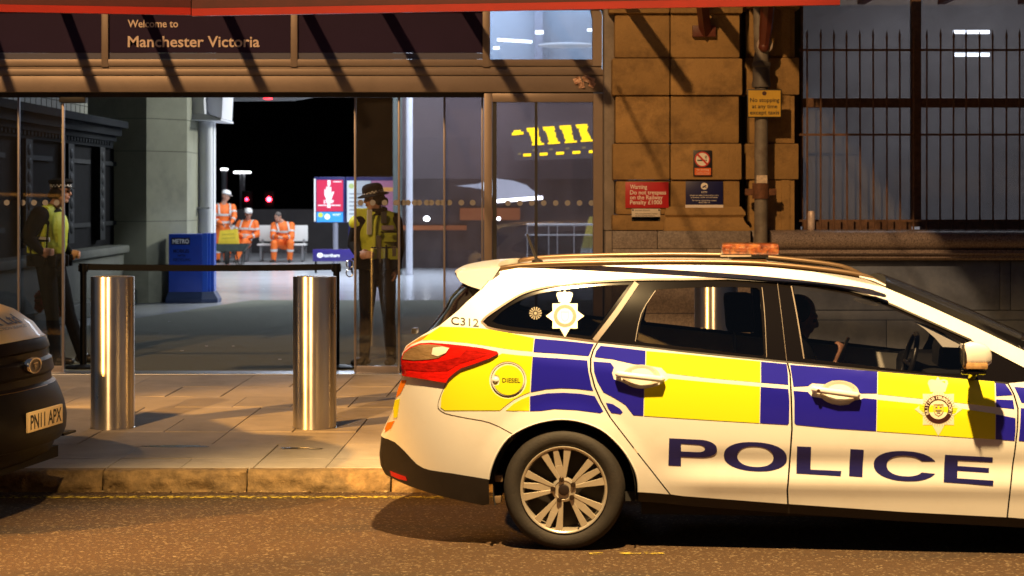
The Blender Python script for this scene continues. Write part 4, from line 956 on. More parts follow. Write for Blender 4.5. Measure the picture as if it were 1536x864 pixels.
# crest: eight pointed star with crown, ring lettering and shield
def star(cx, cy, r, k=1.0):
    pts = []
    for i in range(16):
        a = R(-90 + 22.5 * i); rr = r * ((1.0 if i % 4 == 0 else .93 if i % 2 == 0 else .70)); rr *= (1.12 if i == 8 else 1)
        pts.append((cx + rr * math.cos(a), cy + rr * math.sin(a)))
    return pts
def crown(cx, cy, w, h):
    r_ = [(-.36, 1), (-.42, .72), (-.50, .42), (-.46, .22), (-.30, .14), (-.10, .20), (-.07, .10), (0, -.02), (.07, .10), (.10, .20), (.30, .14), (.46, .22), (.50, .42), (.42, .72), (.36, 1)]
    return [(cx + a * w, cy + b * h) for a, b in r_]
def crest(parent, cx, cy, r, mcol, ring, off, pale):
    outer = star(cx, cy, r)
    st = decal('crest_star', [outer, ], mcol, parent, off=off, step=None)
    decal('crest_crown', [crown(cx - r * .02, cy - r * 1.36, r * .86, r * .62)], mcol, st, off=off + .0004, step=None)
    # fine rays
    mb = MB()
    for i in range(40):
        a = R(9 * i + 4.5); p0 = (cx + r * .60 * math.cos(a), cy + r * .60 * math.sin(a)); rr = r * (.66 + .20 * (1 - abs(((9 * i + 4.5) % 45) - 22.5) / 22.5) * 0 + .06); p1 = (cx + rr * math.cos(a), cy + rr * math.sin(a))
        n_ = (-math.sin(a) * .25, math.cos(a) * .25)
        mb.add([on(off + .001)(S2(*q)) for q in ((p0[0] + n_[0], p0[1] + n_[1]), (p0[0] - n_[0], p0[1] - n_[1]), (p1[0] - n_[0], p1[1] - n_[1]), (p1[0] + n_[0], p1[1] + n_[1]))], [(0, 1, 2, 3)])
    mb.build('crest_rays', pale, st, smooth=False)
    rr = ell(cx, cy, r * .60, r * .60, n=36, p=2); rh = ell(cx, cy, r * .41, r * .41, n=36, p=2)
    decal('crest_ring', [(rr, [rh])], ring, st, off=off + .0012, step=None)
    mb = MB()
    def arc(text, a0, a1, rad, inward, hh):
        n = len(text)
        for i, ch in enumerate(text):
            if ch == ' ': continue
            a = R(a0 + (a1 - a0) * i / (n - 1)); v, f, x0, x1 = glyphs(ch, .02); xc = (x0 + x1) / 2
            tx, ty = (-math.sin(a), math.cos(a)); ux, uy = (math.cos(a), math.sin(a))
            if inward: tx, ty, ux, uy = -tx, -ty, -ux, -uy
            vs = []
            for (x, y) in v:
                gx = (x - xc) / .7 * hh; gy = (y - .35) / .7 * hh
                vs.append(on(off + .0022)(S2(cx + ux * rad + tx * gx + ux * gy, cy + uy * rad + ty * gx + uy * gy)))
            mb.add(vs, f)
    arc('BRITISH TRANSPORT', -200, 20, r * .505, False, r * .125); arc('POLICE', 134, 46, r * .505, True, r * .125)
    mb.build('crest_lettering', mcol, st, smooth=False)
    sh_ = [(-.21, -.24), (.21, -.24), (.21, .05), (.15, .20), (0, .30), (-.15, .20), (-.21, .05)]
    decal('crest_shield', [([(cx + a * r, cy + b * r) for a, b in sh_], [[(cx + a * r * .84, cy + (b * .84 + .005) * r) for a, b in sh_]])], pale, st, off=off + .0014, step=None)
    mb = MB()
    for (a, b, w_, h_) in [(-.09, -.13, .10, .08), (.09, -.13, .10, .08), (0, .02, .28, .05), (0, .12, .16, .06)]:
        mb.add([on(off + .0018)(S2(cx + (a + dx * w_ / 2) * r, cy + (b + dy * h_ / 2) * r)) for dx, dy in ((-1, -1), (1, -1), (1, 1), (-1, 1))], [(0, 1, 2, 3)])
    mb.build('crest_charges', pale, st, smooth=False)
CREAM = M('crest_cream', (.78, .72, .56), .4); CRING = M('crest_ring', (.05, .012, .012), .4); CPALE = M('crest_line', (.42, .33, .20), .5)
crest(fdoor, 1407.5, 614, 35.5, CREAM, CRING, .0030, CPALE)
CREAM2 = M('window_crest', (.80, .76, .62), .4); CR2 = M('window_crest_ring', (.20, .11, .05), .5); CP2 = M('window_crest_line', (.60, .52, .38), .5)
qw = [o for o in bpy.data.objects if o.name == 'quarter_window'][0]
crest(qw, 847.5, 474, 28.5, CREAM2, CR2, -.0105, CP2)
mb = MB(); cx_, cy_ = 803, 470
for i in range(14):
    a = R(360 / 14 * i); q = [(cx_ + r_ * math.cos(a + d), cy_ + r_ * math.sin(a + d)) for r_, d in ((3.5, -.12), (9.5, -.12), (9.5, .12), (3.5, .12))]
    mb.add([on(-.0115)(S2(*p)) for p in q], [(0, 1, 2, 3)])
mb.add([on(-.0115)(S2(cx_ + 2.4 * math.cos(t), cy_ + 2.4 * math.sin(t))) for t in np.linspace(0, 6.28, 13)[:-1]], [tuple(range(12))])
mb.build('round_sticker', M('sticker_gold', (.13, .10, .05), .5), qw, smooth=False)

# fuel flap
mb = MB(); c_ = [(762 + 24 * math.cos(t), 570 + 24 * math.sin(t)) for t in np.linspace(0, 2 * math.pi, 33)[:-1]]
fl = panel('fuel_flap', c_, off=.0025, thick=.004, step=None, parent=body, mat=PAINT)
decal('yellow_livery', [[(762.6 + 22.5 * math.cos(t), 570 + 22.5 * math.sin(t)) for t in np.linspace(R(-158), R(158), 30)] + [(748, 577), (750, 570), (748, 564)]], YEL, fl, off=.0046, step=None)
ribbon('flap_gap', [(762 + 25.3 * math.cos(t), 570 + 25.3 * math.sin(t)) for t in np.linspace(0, 2 * math.pi, 26)], .0022, TRIM, .0022, parent=fl, k=2)
mb = MB(); flank_text(mb, 'DIESEL', 753.5, 573.2, 780.5, 573.8, 6.4, .012, off=.0056); mb.build('lettering', M('print_black2', (.02, .018, .018), .4), fl, smooth=False)
mb = MB(); s_, z_ = S2(743.5, 570); mb.ball((s_, wcar(s_, z_), z_), (.018, .012, .016)); mb.build('finger_grip', PAINT, fl)
# seams
SEAMM = M('seam_dark', (.05, .035, .02), .7)
ribbon('bumper_seam', [(657, 612), (668, 620), (700, 627), (735, 634), (771, 652)], .0035, SEAMM, .0012, parent=body); ribbon('bumper_seam', [(669, 575), (662, 590), (657, 606), (658, 613)], .003, SEAMM, .0012, parent=body)
ribbon('hatch_seam', [(722, 434), (735, 419), (741, 410), (748, 403)], .004, SEAMM, .0012, parent=body)
# tail lamp with clear and red chambers
LR = M('tail_lamp_red', (.62, .010, .005), rough=.10, coat=.8, var=.35, scale=18, stretch=(1, 1, 5)); LC = M('tail_lamp_clear', (.50, .31, .14), rough=.12, metal=.5, coat=.8, var=.25, scale=14, bump=.25, bscale=40, stretch=(1, 1, 3))
tl = panel('tail_lamp', LAMP, mat=LR, off=.014, thick=.03, step=.03)
panel('clear_lens', [(630, 516.5), (617, 521.5), (607, 529), (603.5, 538), (620, 540), (640, 539), (658, 536.5), (668, 530), (675, 521), (660, 517.5), (645, 516)], mat=LC, off=.0165, thick=.004, step=.03, parent=tl)
panel('lamp_highlight', [(650, 521), (664, 519.5), (674, 522), (669, 529), (657, 534), (648, 531)], mat=M('highlight_white', (.85, .78, .66), .12, coat=.8), off=.0185, thick=.003, step=.02, parent=tl)  # pale chip painted on the lens as its bright highlight
panel('lens_band', [(604, 543), (640, 543.5), (665, 541), (690, 534), (700, 524), (725, 527), (738, 530), (715, 538), (688, 546), (672, 556), (640, 557), (606, 554)], mat=M('tail_lamp_deep', (.36, .008, .005), rough=.12, coat=.8, var=.5, scale=30, stretch=(1, 1, 4)), off=.0152, thick=.003, step=.03, parent=tl)
# door handles: recessed cup and bar
def handle(parent, bar0, bar1, cup, rx, ry):
    mb = MB(); (s0_, z0_), (s1_, z1_) = S2(*bar0), S2(*bar1); w0 = wcar(s0_, z0_)
    a = Vector((s0_, wcar(s0_, z0_) - .030, z0_)); b = Vector((s1_, wcar(s1_, z1_) - .030, z1_))
    mb.tube([a + Vector((-.012, .012, 0)), a, a.lerp(b, .5) + Vector((0, -.008, 0)), b, b + Vector((.012, .012, 0))], [.010, .0165, .016, .0165, .010], 14, sq=(.85, 1.0))
    for e in (a, b): mb.tube([e, e + Vector((0, .035, 0))], .013, 12)
    h_ = mb.build('door_handle', PAINT, parent)
    mb = MB(); s_, z_ = S2(*cup); n = 28; vs = []
    for k, (rr, dep) in enumerate(((1.0, -.0035), (.93, -.004), (.80, -.001), (.45, .002), (.02, .003))):
        for i in range(n):
            t = 2 * math.pi * i / n; s2_ = s_ + rx * rr * math.cos(t); z2_ = z_ + ry * rr * math.sin(t); vs.append((s2_, wcar(s2_, z2_) + dep, z2_))
    mb.add(vs, [(k * n + i, k * n + (i + 1) % n, (k + 1) * n + (i + 1) % n, (k + 1) * n + i) for k in range(4) for i in range(n)]); mb.build('handle_cup', M('cup_paint', (.55, .50, .42), .3, coat=.5), h_)
    return h_
handle(rdoor, (928, 560.5), (993, 568), (962, 565), .098, .062)
hf = handle(fdoor, (1221, 583), (1285, 592), (1259, 589), .100, .062)
mb = MB(); s_, z_ = S2(1227, 585); mb.lathe([(.009, 0), (.009, .004)], (s_, wcar(s_, z_) - .048, z_), 'y', 14); mb.build('lock_barrel', M('lock_dark', (.10, .04, .02), .4, .5), hf)
# door mirror
mr_ = None
def S3(u, v, out): s_, z_ = S2(u, v, w=-out); return Vector((s_, -out, z_))
mb = MB(); prof = [(1445, 531, 13, 6), (1448, 531, 16, 8), (1455, 530.5, 18, 9.5), (1465, 531, 17.8, 9.5), (1476, 532.5, 16, 8.5), (1483, 534.5, 13, 6), (1487, 536, 8, 3)]
vs = []; n = 20; sc = 10.3 / FPX
for (u, v, hh, dd) in prof:
    c = S3(u, v, .14)
    for i in range(n):
        t = 2 * math.pi * i / n; p_ = 2.8; cc, ss = math.cos(t), math.sin(t)
        vs.append((c.x, c.y + math.copysign(abs(cc) ** (2 / p_), cc) * dd * sc * 1.15, c.z + math.copysign(abs(ss) ** (2 / p_), ss) * hh * sc))
mb.add(vs, [(k * n + i, k * n + (i + 1) % n, (k + 1) * n + (i + 1) % n, (k + 1) * n + i) for k in range(len(prof) - 1) for i in range(n)] + [tuple(range(n)), tuple(reversed(range(len(prof) * n - n, len(prof) * n)))])
mr_ = mb.build('door_mirror', PAINT, car)
mb = MB(); c = S3(1464, 548.5, .14); mb.box(c.x - .068, c.y - .040, c.z - .016, c.x + .056, c.y + .030, c.z + .016, .012); mb.build('indicator_lens', M('amber_clear', (.60, .36, .16), .12, .3, coat=.8, var=.3, scale=40), mr_)
mb = MB(); c = S3(1462, 556, .14); mb.box(c.x - .07, c.y - .03, c.z - .018, c.x + .055, c.y + .05, c.z + .004, .01); e = S3(1460, 562, .0); mb.tube([(c.x, c.y + .02, c.z), (e.x, .06, e.z - .01)], .028, 10); mb.build('mirror_foot', GLOSSB, mr_)
c = S3(1444.5, 531, .14); mb = MB(); mb.box(c.x - .008, c.y - .06, c.z - .052, c.x + .002, c.y + .06, c.z + .052, .004); mb.build('mirror_glass', M('mirror_silver', (.5, .45, .4), .08, .9), mr_)
# roof rails
rr_ = M('roof_rail', (.16, .10, .055), rough=.32, metal=.5)
ends = [(745, 402.5), (775, 398), (810, 395.5), (850, 394), (900, 392.8), (1000, 391.5), (1097, 392.5), (1150, 395), (1224, 402), (1290, 411.5), (1325, 425)]
for side in (0, 1):
    mb = MB(); pts = []
    for (u, v) in ends: s_, z_ = S2(u, v + 1.5, w=.235); pts.append((s_, .235 if side == 0 else CAR_W - .235, z_))
    mb.tube(smooth_poly(pts, 3), [.006] + [.016] * (len(pts) * 3 - 5) + [.012, .010, .006], 10); mb.build('roof_rail', rr_, car)
mb = MB(); mb.tube([S3(u, v, -.20) for u, v in ((1289, 415), (1310, 421), (1328, 429))], [.006, .014, .010], 8, sq=(1.3, .8)); mb.build('rail_end', PAINT, car)
# antenna
mb = MB(); a = S3(806, 392, -.85); mb.lathe([(.034, -.012), (.03, .006), (.012, .014), (0.001, .016)], a, 'z', 18); t = S3(790.5, 351, -.85); mb.tube([a + Vector((-.004, 0, .01)), a.lerp(t, .3), t], [.010, .008, .006], 8); mb.build('roof_antenna', TRIM, car)
# beacon
bc = bpy.data.objects.new('beacon', None); COL.objects.link(bc); bc.parent = car; q = S3(1124, 400, -.60); bc.location = q
def bl(mb): mb.v = [(x - q.x, y - q.y, z - q.z) for x, y, z in mb.v]; return mb
mb = MB(); a = S3(1097, 400.5, -.60); b = S3(1149, 387.5, -.60); mb.box(a.x, q.y - .10, a.z - .03, b.x, q.y + .10, b.z, .008); bl(mb).build('mount', M('beacon_mount', (.20, .11, .05), .35), bc)
mb = MB(); a = S3(1092, 388, -.60); b = S3(1152, 378, -.60); mb.box(a.x, q.y - .08, a.z, b.x, q.y + .10, b.z, .008); bl(mb).build('base', TRIM, bc)
AMB = M('amber_lens', (.16, .034, .006), rough=.10, coat=1.0, var=.9, scale=38, bump=.9, bscale=60, dirt=(.50, .20, .05), dscale=26, damt=.8)
mb = MB(); a = S3(1081.5, 380, -.60); b = S3(1168, 364.5, -.60); mb.box(a.x, q.y - .13, a.z - .006, b.x, q.y + .13, b.z, .022); bl(mb).build('lens', AMB, bc)
mb = MB(); mb.box(a.x - .004, q.y - .135, a.z - .014, a.x + .16, q.y + .1, a.z - .005, .003); bl(mb).build('lens_tray', M('tray_pale', (.5, .4, .3), .3, .6), bc)
# rear wiper pivot on the hatch
mb = MB(); a = S3(622, 496, -.5); mb.box(a.x - .012, a.y - .05, a.z - .015, a.x + .015, a.y + .05, a.z + .015, .006); mb.build('rear_wiper', TRIM, car)

# ---- cabin
SEATM = M('seat_cloth', (.016, .015, .016), rough=.85, bump=.2, bscale=120)
def cabin_box(name, u0, v0, u1, v1, w0, w1, mat=SEATM, bev=.03, lean=0):
    a = S2(u0, v1, w=w0); b = S2(u1, v0, w=w0); mb = MB(); mb.box(a[0], w0, a[1], b[0], w1, b[1], bev)
    if lean: mb.v = [(x + (z - a[1]) * lean, y, z) for x, y, z in mb.v]
    return mb.build(name, mat, car)
for w0 in (.28, 1.06):
    hr = cabin_box('headrest', 1090, 441, 1134, 499, w0 + .12, w0 + .36, bev=.03, lean=-.08)
    mb = MB(); a = S2(1104, 530, w=w0 + .24); b = S2(1099, 498, w=w0 + .24); mb.tube([(a[0], w0 + .2, a[1] - .06), (b[0] + .005, w0 + .2, b[1] + .04)], .006, 8); mb.tube([(a[0], w0 + .28, a[1] - .06), (b[0] + .005, w0 + .28, b[1] + .04)], .006, 8); mb.build('headrest_post', ALLOY, hr)
    cabin_box('seat_back', 1092, 545, 1150, 690, w0, w0 + .46, bev=.05, lean=-.12); 
    cabin_box('seat_cushion', 1120, 660, 1260, 715, w0, w0 + .46, bev=.05)
cabin_box('rear_seat', 870, 535, 925, 690, .2, CAR_W - .2, bev=.05, lean=-.15)
mb = MB(); a = S2(1385, 560, w=.2); mb.box(a[0], .17, .55, a[0] + .75, CAR_W - .17, a[1] + .02, .06); mb.build('dashboard', DARKIN, car)
mb = MB(); a = S2(1412, 560, w=.45); b = S2(1398, 512, w=.45); mb.box(a[0] - .02, .30, a[1] - .05, a[0] + .25, .75, b[1] + .02, .06); mb.build('instrument_hood', DARKIN, car)
sc_ = S2(1362, 545, w=.47)
mb = MB(); ang = R(64); n = 30; ring = []
for i in range(n + 1):
    t = 2 * math.pi * i / n; y = .47 + .185 * math.cos(t); h = .185 * math.sin(t); ring.append((sc_[0] + h * math.cos(ang) * .55, y, sc_[1] + h * math.sin(ang) * .95))
mb.tube(ring, .014, 10, cap=False); mb.tube([(sc_[0], .47, sc_[1]), (sc_[0] + .16, .47, sc_[1] - .06)], .03, 10)
for t in (0, math.pi, -math.pi / 2): mb.tube([(sc_[0], .47, sc_[1]), (sc_[0] + .185 * math.sin(t) * math.cos(ang) * .55, .47 + .185 * math.cos(t), sc_[1] + .185 * math.sin(t) * .95)], .011, 8)
mb.build('steering_wheel', M('wheel_grip', (.02, .018, .018), .35), car)
mb = MB(); mb.box(.2, .12, .25, 2.2, CAR_W - .12, .30); mb.build('cabin_floor', DARKIN, car, smooth=False)
cabin_box('luggage_floor', 640, 520, 880, 560, .14, CAR_W - .14, mat=DARKIN, bev=.01)
# ---- wheels
def wheel():
    e = bpy.data.objects.new('wheel', None); COL.objects.link(e); e.parent = car; e.location = (0, .035, .315)
    mb = MB(); RT = .318
    prof = [(.224, .02), (.236, .0), (.262, -.012), (.292, -.008), (.306, .006), (RT - .003, .025), (RT, .05), (RT, .165), (RT - .004, .19), (.29, .21), (.24, .20), (.224, .18)]
    mb.lathe(prof, (0, 0, 0), 'y', 72, cap=False); ty = mb.build('tyre', RUB, e, angle=60)
    mb = MB()
    mb.lathe([(.226, .012), (.229, .003), (.226, -.003), (.219, -.002), (.213, .006), (.208, .03), (.203, .10), (.206, .17), (.224, .18)], (0, 0, 0), 'y', 72, cap=False)
    rim = mb.build('rim', ALLOY, e, angle=60)
    mb = MB(); mb.lathe([(.21, .085), (.02, .085)], (0, 0, 0), 'y', 48, cap=False); mb.build('brake_disc', M('brake_dark', (.03, .024, .02), .5, .6), e)
    mb = MB()
    def bar(a0, r0, w0, a1, r1, w1, d0, d1, th=.022):
        p = []
        for (a, r_, w, d) in ((a0, r0, w0, d0), (a1, r1, w1, d1)):
            c, s = math.cos(a), math.sin(a); p += [(r_ * c - s * w, d, r_ * s + c * w), (r_ * c + s * w, d, r_ * s - c * w), (r_ * c + s * w * .75, d + th, r_ * s - c * w * .75), (r_ * c - s * w * .75, d + th, r_ * s + c * w * .75)]
        mb.add(p, [(0, 1, 5, 4), (1, 2, 6, 5), (2, 3, 7, 6), (3, 0, 4, 7), (0, 3, 2, 1), (4, 5, 6, 7)])
    for k in range(5):
        a = R(102 + 72 * k)
        bar(a, .045, .022, a, .130, .020, .014, .010); bar(a, .128, .020, a, .212, .014, .0102, .004)
        for sg in (1, -1): bar(a + sg * .22, .050, .0075, a + sg * .30, .213, .0205, .010, .0045)
    bm = bmesh.new(); me = bpy.data.meshes.new('t'); me.from_pydata(mb.v, [], mb.f); bm.from_mesh(me); bmesh.ops.recalc_face_normals(bm, faces=bm.faces)
    bmesh.ops.bevel(bm, geom=bm.edges[:], offset=.0022, segments=1, affect='EDGES'); m3 = MB(); m3.bm(bm); bpy.data.meshes.remove(me)
    m3.build('spokes', ALLOY, rim, angle=30)
    mb = MB(); mb.lathe([(.066, .03), (.062, .010), (.050, .006), (.046, .010), (0.0005, .012)], (0, 0, 0), 'y', 36, cap=False); mb.build('hub', ALLOY, e)
    NUT = M('wheel_nut', (.07, .045, .03), .3, .7)
    for k in range(5):
        a = R(102 + 72 * k); mb = MB(); mb.lathe([(.0135, .012), (.0135, -.004), (.011, -.007), (0.0005, -.0075)], (.0565 * math.cos(a), 0, .0565 * math.sin(a)), 'y', 14, cap=False); mb.build('wheel_nut', NUT, e)
    mb = MB(); mb.lathe([(.029, .008), (.028, -.003), (.022, -.006), (0.0005, -.0065)], (0, 0, 0), 'y', 28, cap=False); mb.build('centre_cap', M('cap_dark', (.05, .035, .03), .25, .6), e)
    mb = MB(); a = R(-66); mb.tube([(.196 * math.cos(a), .02, .196 * math.sin(a)), (.188 * math.cos(a), -.012, .188 * math.sin(a))], .004, 8); mb.build('valve', TRIM, e)
    return e
w1_ = wheel()
w2_ = copy_tree(w1_, car); w2_.location.x = 2.82
for sx in (0, 2.82):
    w3 = copy_tree(w1_, car); w3.location = (sx, CAR_W - .035, .315); w3.rotation_euler = (0, 0, math.pi)
mb = MB(); 
for (u, v) in ((748.5, 717), (745.5, 749)): a = S2(u, v, w=.12); mb.box(a[0] - .02, .10, a[1] - .018, a[0] + .022, .16, a[1] + .018, .004)
mb.build('exhaust_hanger', M('bracket_metal', (.25, .17, .10), .5, .6), car)
# ------------------------------------------------------------------ concourse behind the doors
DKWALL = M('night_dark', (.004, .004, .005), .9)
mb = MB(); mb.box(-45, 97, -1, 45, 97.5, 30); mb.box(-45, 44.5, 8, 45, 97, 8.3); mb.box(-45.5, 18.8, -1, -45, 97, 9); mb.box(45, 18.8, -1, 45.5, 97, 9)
tag(mb.build('night_backdrop', DKWALL, smooth=False), 'added black backdrop walls closing off the platforms behind the station', 'backdrop')  # added black shell that keeps the sky glow out of view
mb = MB(); mb.box(-45, 19.2, 7.2, 45, 44.4, 7.4); tag(mb.build('ceiling', M('ceiling_white', (.45, .47, .5), .8), smooth=False), kind='structure')
mb = MB(); mb.box(-20, 19.0, 3.75, 20, 19.15, 8); mb.box(-30, 18.9, -.1, -6.5, 19.1, 8); mb.box(2.3, 18.95, -.1, 2.4, 40, 8); tag(mb.build('inner_wall', M('inner_wall', (.30, .29, .28), .8), smooth=False), 'plain inner wall of the concourse above and beside the doors', 'wall')
# back wall seen through the glazing
bw = empty('concourse_wall', (2, 44, .2), 'dark taupe wall high across the back of the concourse', 'wall')
mb = MB(); mb.box(X(590, 44), 44, Z(268, 44), 8, 44.3, Z(128, 44)); lb(mb, bw).build('taupe_panel', M('taupe', (.055, .040, .044), .7, var=.15, scale=.8), bw, smooth=False)
mb = MB(); mb.box(X(715, 44), 43.9, Z(127, 44), 8, 44.2, 7.0); lb(mb, bw).build('pale_panel', M('pale_blue_grey', (.22, .25, .29), .6, var=.12, scale=.6), bw, smooth=False)
mb = MB(); mb.box(X(802, 43.5), 43.3, Z(128, 43.5), X(814, 43.5), 43.85, 7); lb(mb, bw).build('rib', M('grey_rib', (.17, .18, .22), .6), bw, smooth=False)
mb = MB(); mb.box(X(590, 46), 46, .2, 9, 46.2, Z(268, 46)); tag(mb.build('shop', M('shop_dark', (.10, .075, .075), .5, var=.5, scale=1.5, stretch=(1, 1, .3)), smooth=False), 'dim brown shop front behind the white seats on the right of the concourse', 'shop')
mb = MB(); mb.box(X(600, 46), 45.9, Z(345, 46), X(700, 46), 45.96, Z(338, 46)); mb.box(X(690, 46), 45.9, Z(330, 46), X(780, 46), 45.96, Z(312, 46)); tag(mb.build('shop_sign', M('shop_orange', (.45, .14, .05), .5, emit=(1, .3, .08), estr=.10), smooth=False), 'faint orange strip sign on the dim shop front', 'sign')
LAMPW = lamp_mat('lamp_white', (.92, .96, 1.0), 14)
LAMPT = lamp_mat('tube_white', (.88, .92, 1.0), 10)
for i, (u0, v0, u1, v1, D, r, lab) in enumerate([(746, 59.5, 798, 62.8, 38, .027, 'long bright tube lamp slanting in the upper window by the stone pier'), (740, 72, 749, 72, 38, .026, 'short tube lamp low in the left corner of the upper window'), (881, 45, 890, 45, 38, .024, 'short tube lamp at the right edge of the upper window'), (803, 48.5, 815, 48.5, 38, .034, 'round bright lamp in the middle of the upper window'), (742, 302, 814, 296.5, 42, .036, 'bright strip lamp under the white awning behind the side glass')]):
    mb = MB(); mb.tube([P(u0, v0, D), P(u1, v1, D)], r, 10); tag(mb.build('tube_lamp', LAMPT), lab, 'lamp')
mb = MB(); mb.ball(P(852, 68, 40), (.60, .1, .06)); tag(mb.build('ceiling_lamp', lamp_mat('soft_lamp', (.85, .9, 1), 1.0)), 'soft long ceiling lamp glowing in the right half of the upper window', 'lamp')
for (u, v, lab) in ((640, 328, 'round white lamp glowing behind the sliding doors'), (748, 328, 'small white lamp glowing behind the side glass')):
    mb = MB(); mb.ball(P(u, v, 44), (.07, .05, .055) if u < 700 else (.04, .03, .04)); tag(mb.build('shop_lamp', LAMPW), lab, 'lamp', 'white lamps at the shop front')
mb = MB(); pts = [(685, 279), (715, 276), (745, 268), (770, 271), (790, 278), (812, 296), (778, 300), (742, 303), (738, 292), (722, 284), (705, 281)]
mb.prism([(X(u, 43), Z(v, 43)) for u, v in pts], 42.6, 43.4); tag(mb.build('kiosk_awning', M('awning_white', (.34, .35, .39), .5), smooth=False), 'white angled kiosk awning above the strip lamp', 'awning')
mb = MB(); q = P(614, 300, 42); mb.tube([(q.x, q.y, .2), (q.x, q.y, 5)], .07, 16); tag(mb.build('slender_post', M('post_white', (.62, .62, .68), .5)), 'slender pale post behind the stacked sliding doors', 'post')
mb = MB(); q = P(596, 300, 42); mb.box(q.x - .09, q.y, .2, q.x + .09, q.y + .2, 5); tag(mb.build('square_post', M('post_green', (.10, .12, .11), .6)), 'square dark green post behind the stacked sliding doors', 'post')
# departure board
db = empty('departure_board', P(828, 240, 43.3), 'black hanging departure board with bright yellow rows behind the side glass', 'display')
def lp(mb, o): o_ = o.location; mb.v = [(x - o_.x, y - o_.y, z - o_.z) for x, y, z in mb.v]; return mb
DD = 43.3
mb = MB(); mb.prism([(X(u, DD), Z(v, DD)) for u, v in ((762, 188), (905, 178), (912, 236), (772, 241))], DD, DD + .12); lp(mb, db).build('casing', M('board_black', (.05, .038, .041), .6), db, smooth=False)
YT = lamp_mat('display_yellow', (1.0, .68, .0), 4.5); YD = lamp_mat('display_dim', (.75, .60, .25), .45)
mb = MB(); md = MB(); rnd = random.Random(9)
def bar(m, u0, v0, u1, v1, h): m.add([P(u0, v0 - h, DD - .01), P(u1, v1 - h, DD - .01), P(u1, v1 + h, DD - .01), P(u0, v0 + h, DD - .01)], [(0, 3, 2, 1)])
for k in range(5):
    bu = 790 + 24.7 * k; bv = 193.5 - 1.75 * k
    for i in range(9):
        l = bu + .95 * i + (0 if i in (0, 1, 8) else 2.2) + rnd.uniform(-.5, .5); w = 17 if i in (0, 1) else (18 if i == 8 else 12.5 + rnd.uniform(-1, 2))
        if l + w < 905: bar(mb, l, bv + 2.9 * i, l + w, bv + 2.9 * i - 1.0, 1.2)
    bar(mb, 785 + 24.6 * k, 232.8 - 1.3 * k, 796.5 + 24.6 * k, 232.1 - 1.3 * k, 1.9)
    if k: bar(md, 799 + 24.7 * (k - 1), 226.8 - 1.3 * k, 804.5 + 24.7 * (k - 1), 226.4 - 1.3 * k, 1.5)
bar(mb, 768, 201, 785, 199.5, 1.9); bar(mb, 770.5, 197.5, 781, 196.5, 1.5); bar(md, 777, 231, 782, 230.6, 1.4)
lp(mb, db).build('display_rows', YT, db, smooth=False); lp(md, db).build('dim_rows', YD, db, smooth=False)
# handrail with glass and yellow board on the right
hr_ = empty('glass_barrier', P(840, 395, 38), 'white topped glass barrier behind the side glass', 'barrier')
mb = MB(); mb.tube([P(790, 337, 38), P(900, 337, 38)], .022, 10); mb.tube([P(787, 352.5, 38), P(900, 352.5, 38)], .012, 8)
for u in (791, 823, 836, 861, 893): mb.tube([P(u, 337, 38), P(u, 424, 38)], .010, 8)
lp(mb, hr_).build('rail', M('rail_white', (.5, .5, .5), .35), hr_)
mb = MB(); pxbox(mb, 792, 354, 892, 420, 38.01, .01); lp(mb, hr_).build('glass', glass('barrier_glass', (.75, .78, .78), haze=.08), hr_, smooth=False)
ab = empty('floor_sign', P(885, 425, 39.5), 'yellow and white folding floor sign leaning behind the glass barrier', 'sign')
mb = MB(); mb.prism([(X(u, 39.5), Z(v, 39.5)) for u, v in ((884, 325), (900, 325), (898, 372), (872, 372))], 39.5, 39.55); lp(mb, ab).build('yellow_panel', M('floor_sign_yellow', (.62, .50, .10), .5), ab, smooth=False)
mb = MB(); mb.prism([(X(u, 39.5), Z(v, 39.5)) for u, v in ((872, 372.3), (898, 372.3), (896, 424), (862, 424))], 39.5, 39.55); lp(mb, ab).build('white_panel', M('floor_sign_white', (.62, .66, .66), .5), ab, smooth=False)

# stone column and the white column beside it
COLST = M('concourse_stone', (.25, .25, .18), .85, var=.12, scale=2, bump=.3, bscale=50, dirt=(.13, .125, .10), dscale=1.5, damt=.6)
sc = empty('stone_column', (-5.8, 31.5, .2), 'massive pale stone column with chamfered corner inside the station', 'column')
def course(z0, z1, gx=0.0):
    mb = MB(); fp = [(-6.9 , 31.0 - gx), (-5.60 + gx * .5, 31.0 - gx), (-5.10 + gx, 31.75), (-5.10 + gx, 33.4), (-6.9, 33.4)]
    n = 5; mb.add([(x, y, z0) for x, y in fp] + [(x, y, z1) for x, y in fp], [tuple(range(n)), tuple(range(n, 2 * n))] + [(i, (i + 1) % n, (i + 1) % n + n, i + n) for i in range(n)]); return mb
mb = MB()
zs = [.2, .78, 1.45, 2.53, 3.03, 3.6, 4.2, 5.0, 7.2]
for a, b in zip(zs, zs[1:]):
    c_ = course(a + .004, b - .004, .10 if a == .2 else 0); mb.add(c_.v, c_.f)
lp(mb, sc).build('stone_blocks', COLST, sc, smooth=False)
mb = MB(); mb.v = []; c_ = course(.2, 7.2, -.012); mb.add(c_.v, c_.f); lp(mb, sc).build('joints', M('joint', (.05, .05, .045), .9), sc, smooth=False)
wc = empty('white_column', (X(305, 33), 33, .2), 'round white steel column with white box head beside the stone column', 'column')
WHT = M('white_steel', (.74, .75, .78), .4)
mb = MB(); q = X(307.5, 33); mb.lathe([(.125, 0), (.125, 5)], (q, 33, .2), 'z', 28); lp(mb, wc).build('shaft', WHT, wc)
mb = MB(); pxbox(mb, 277, -40, 285, 420, 33.2, .3); pxbox(mb, 285.2, -40, 294, 420, 33.4, .2); pxbox(mb, 318, -40, 321, 420, 33.2, .2); lp(mb, wc).build('flange', WHT, wc, smooth=False)
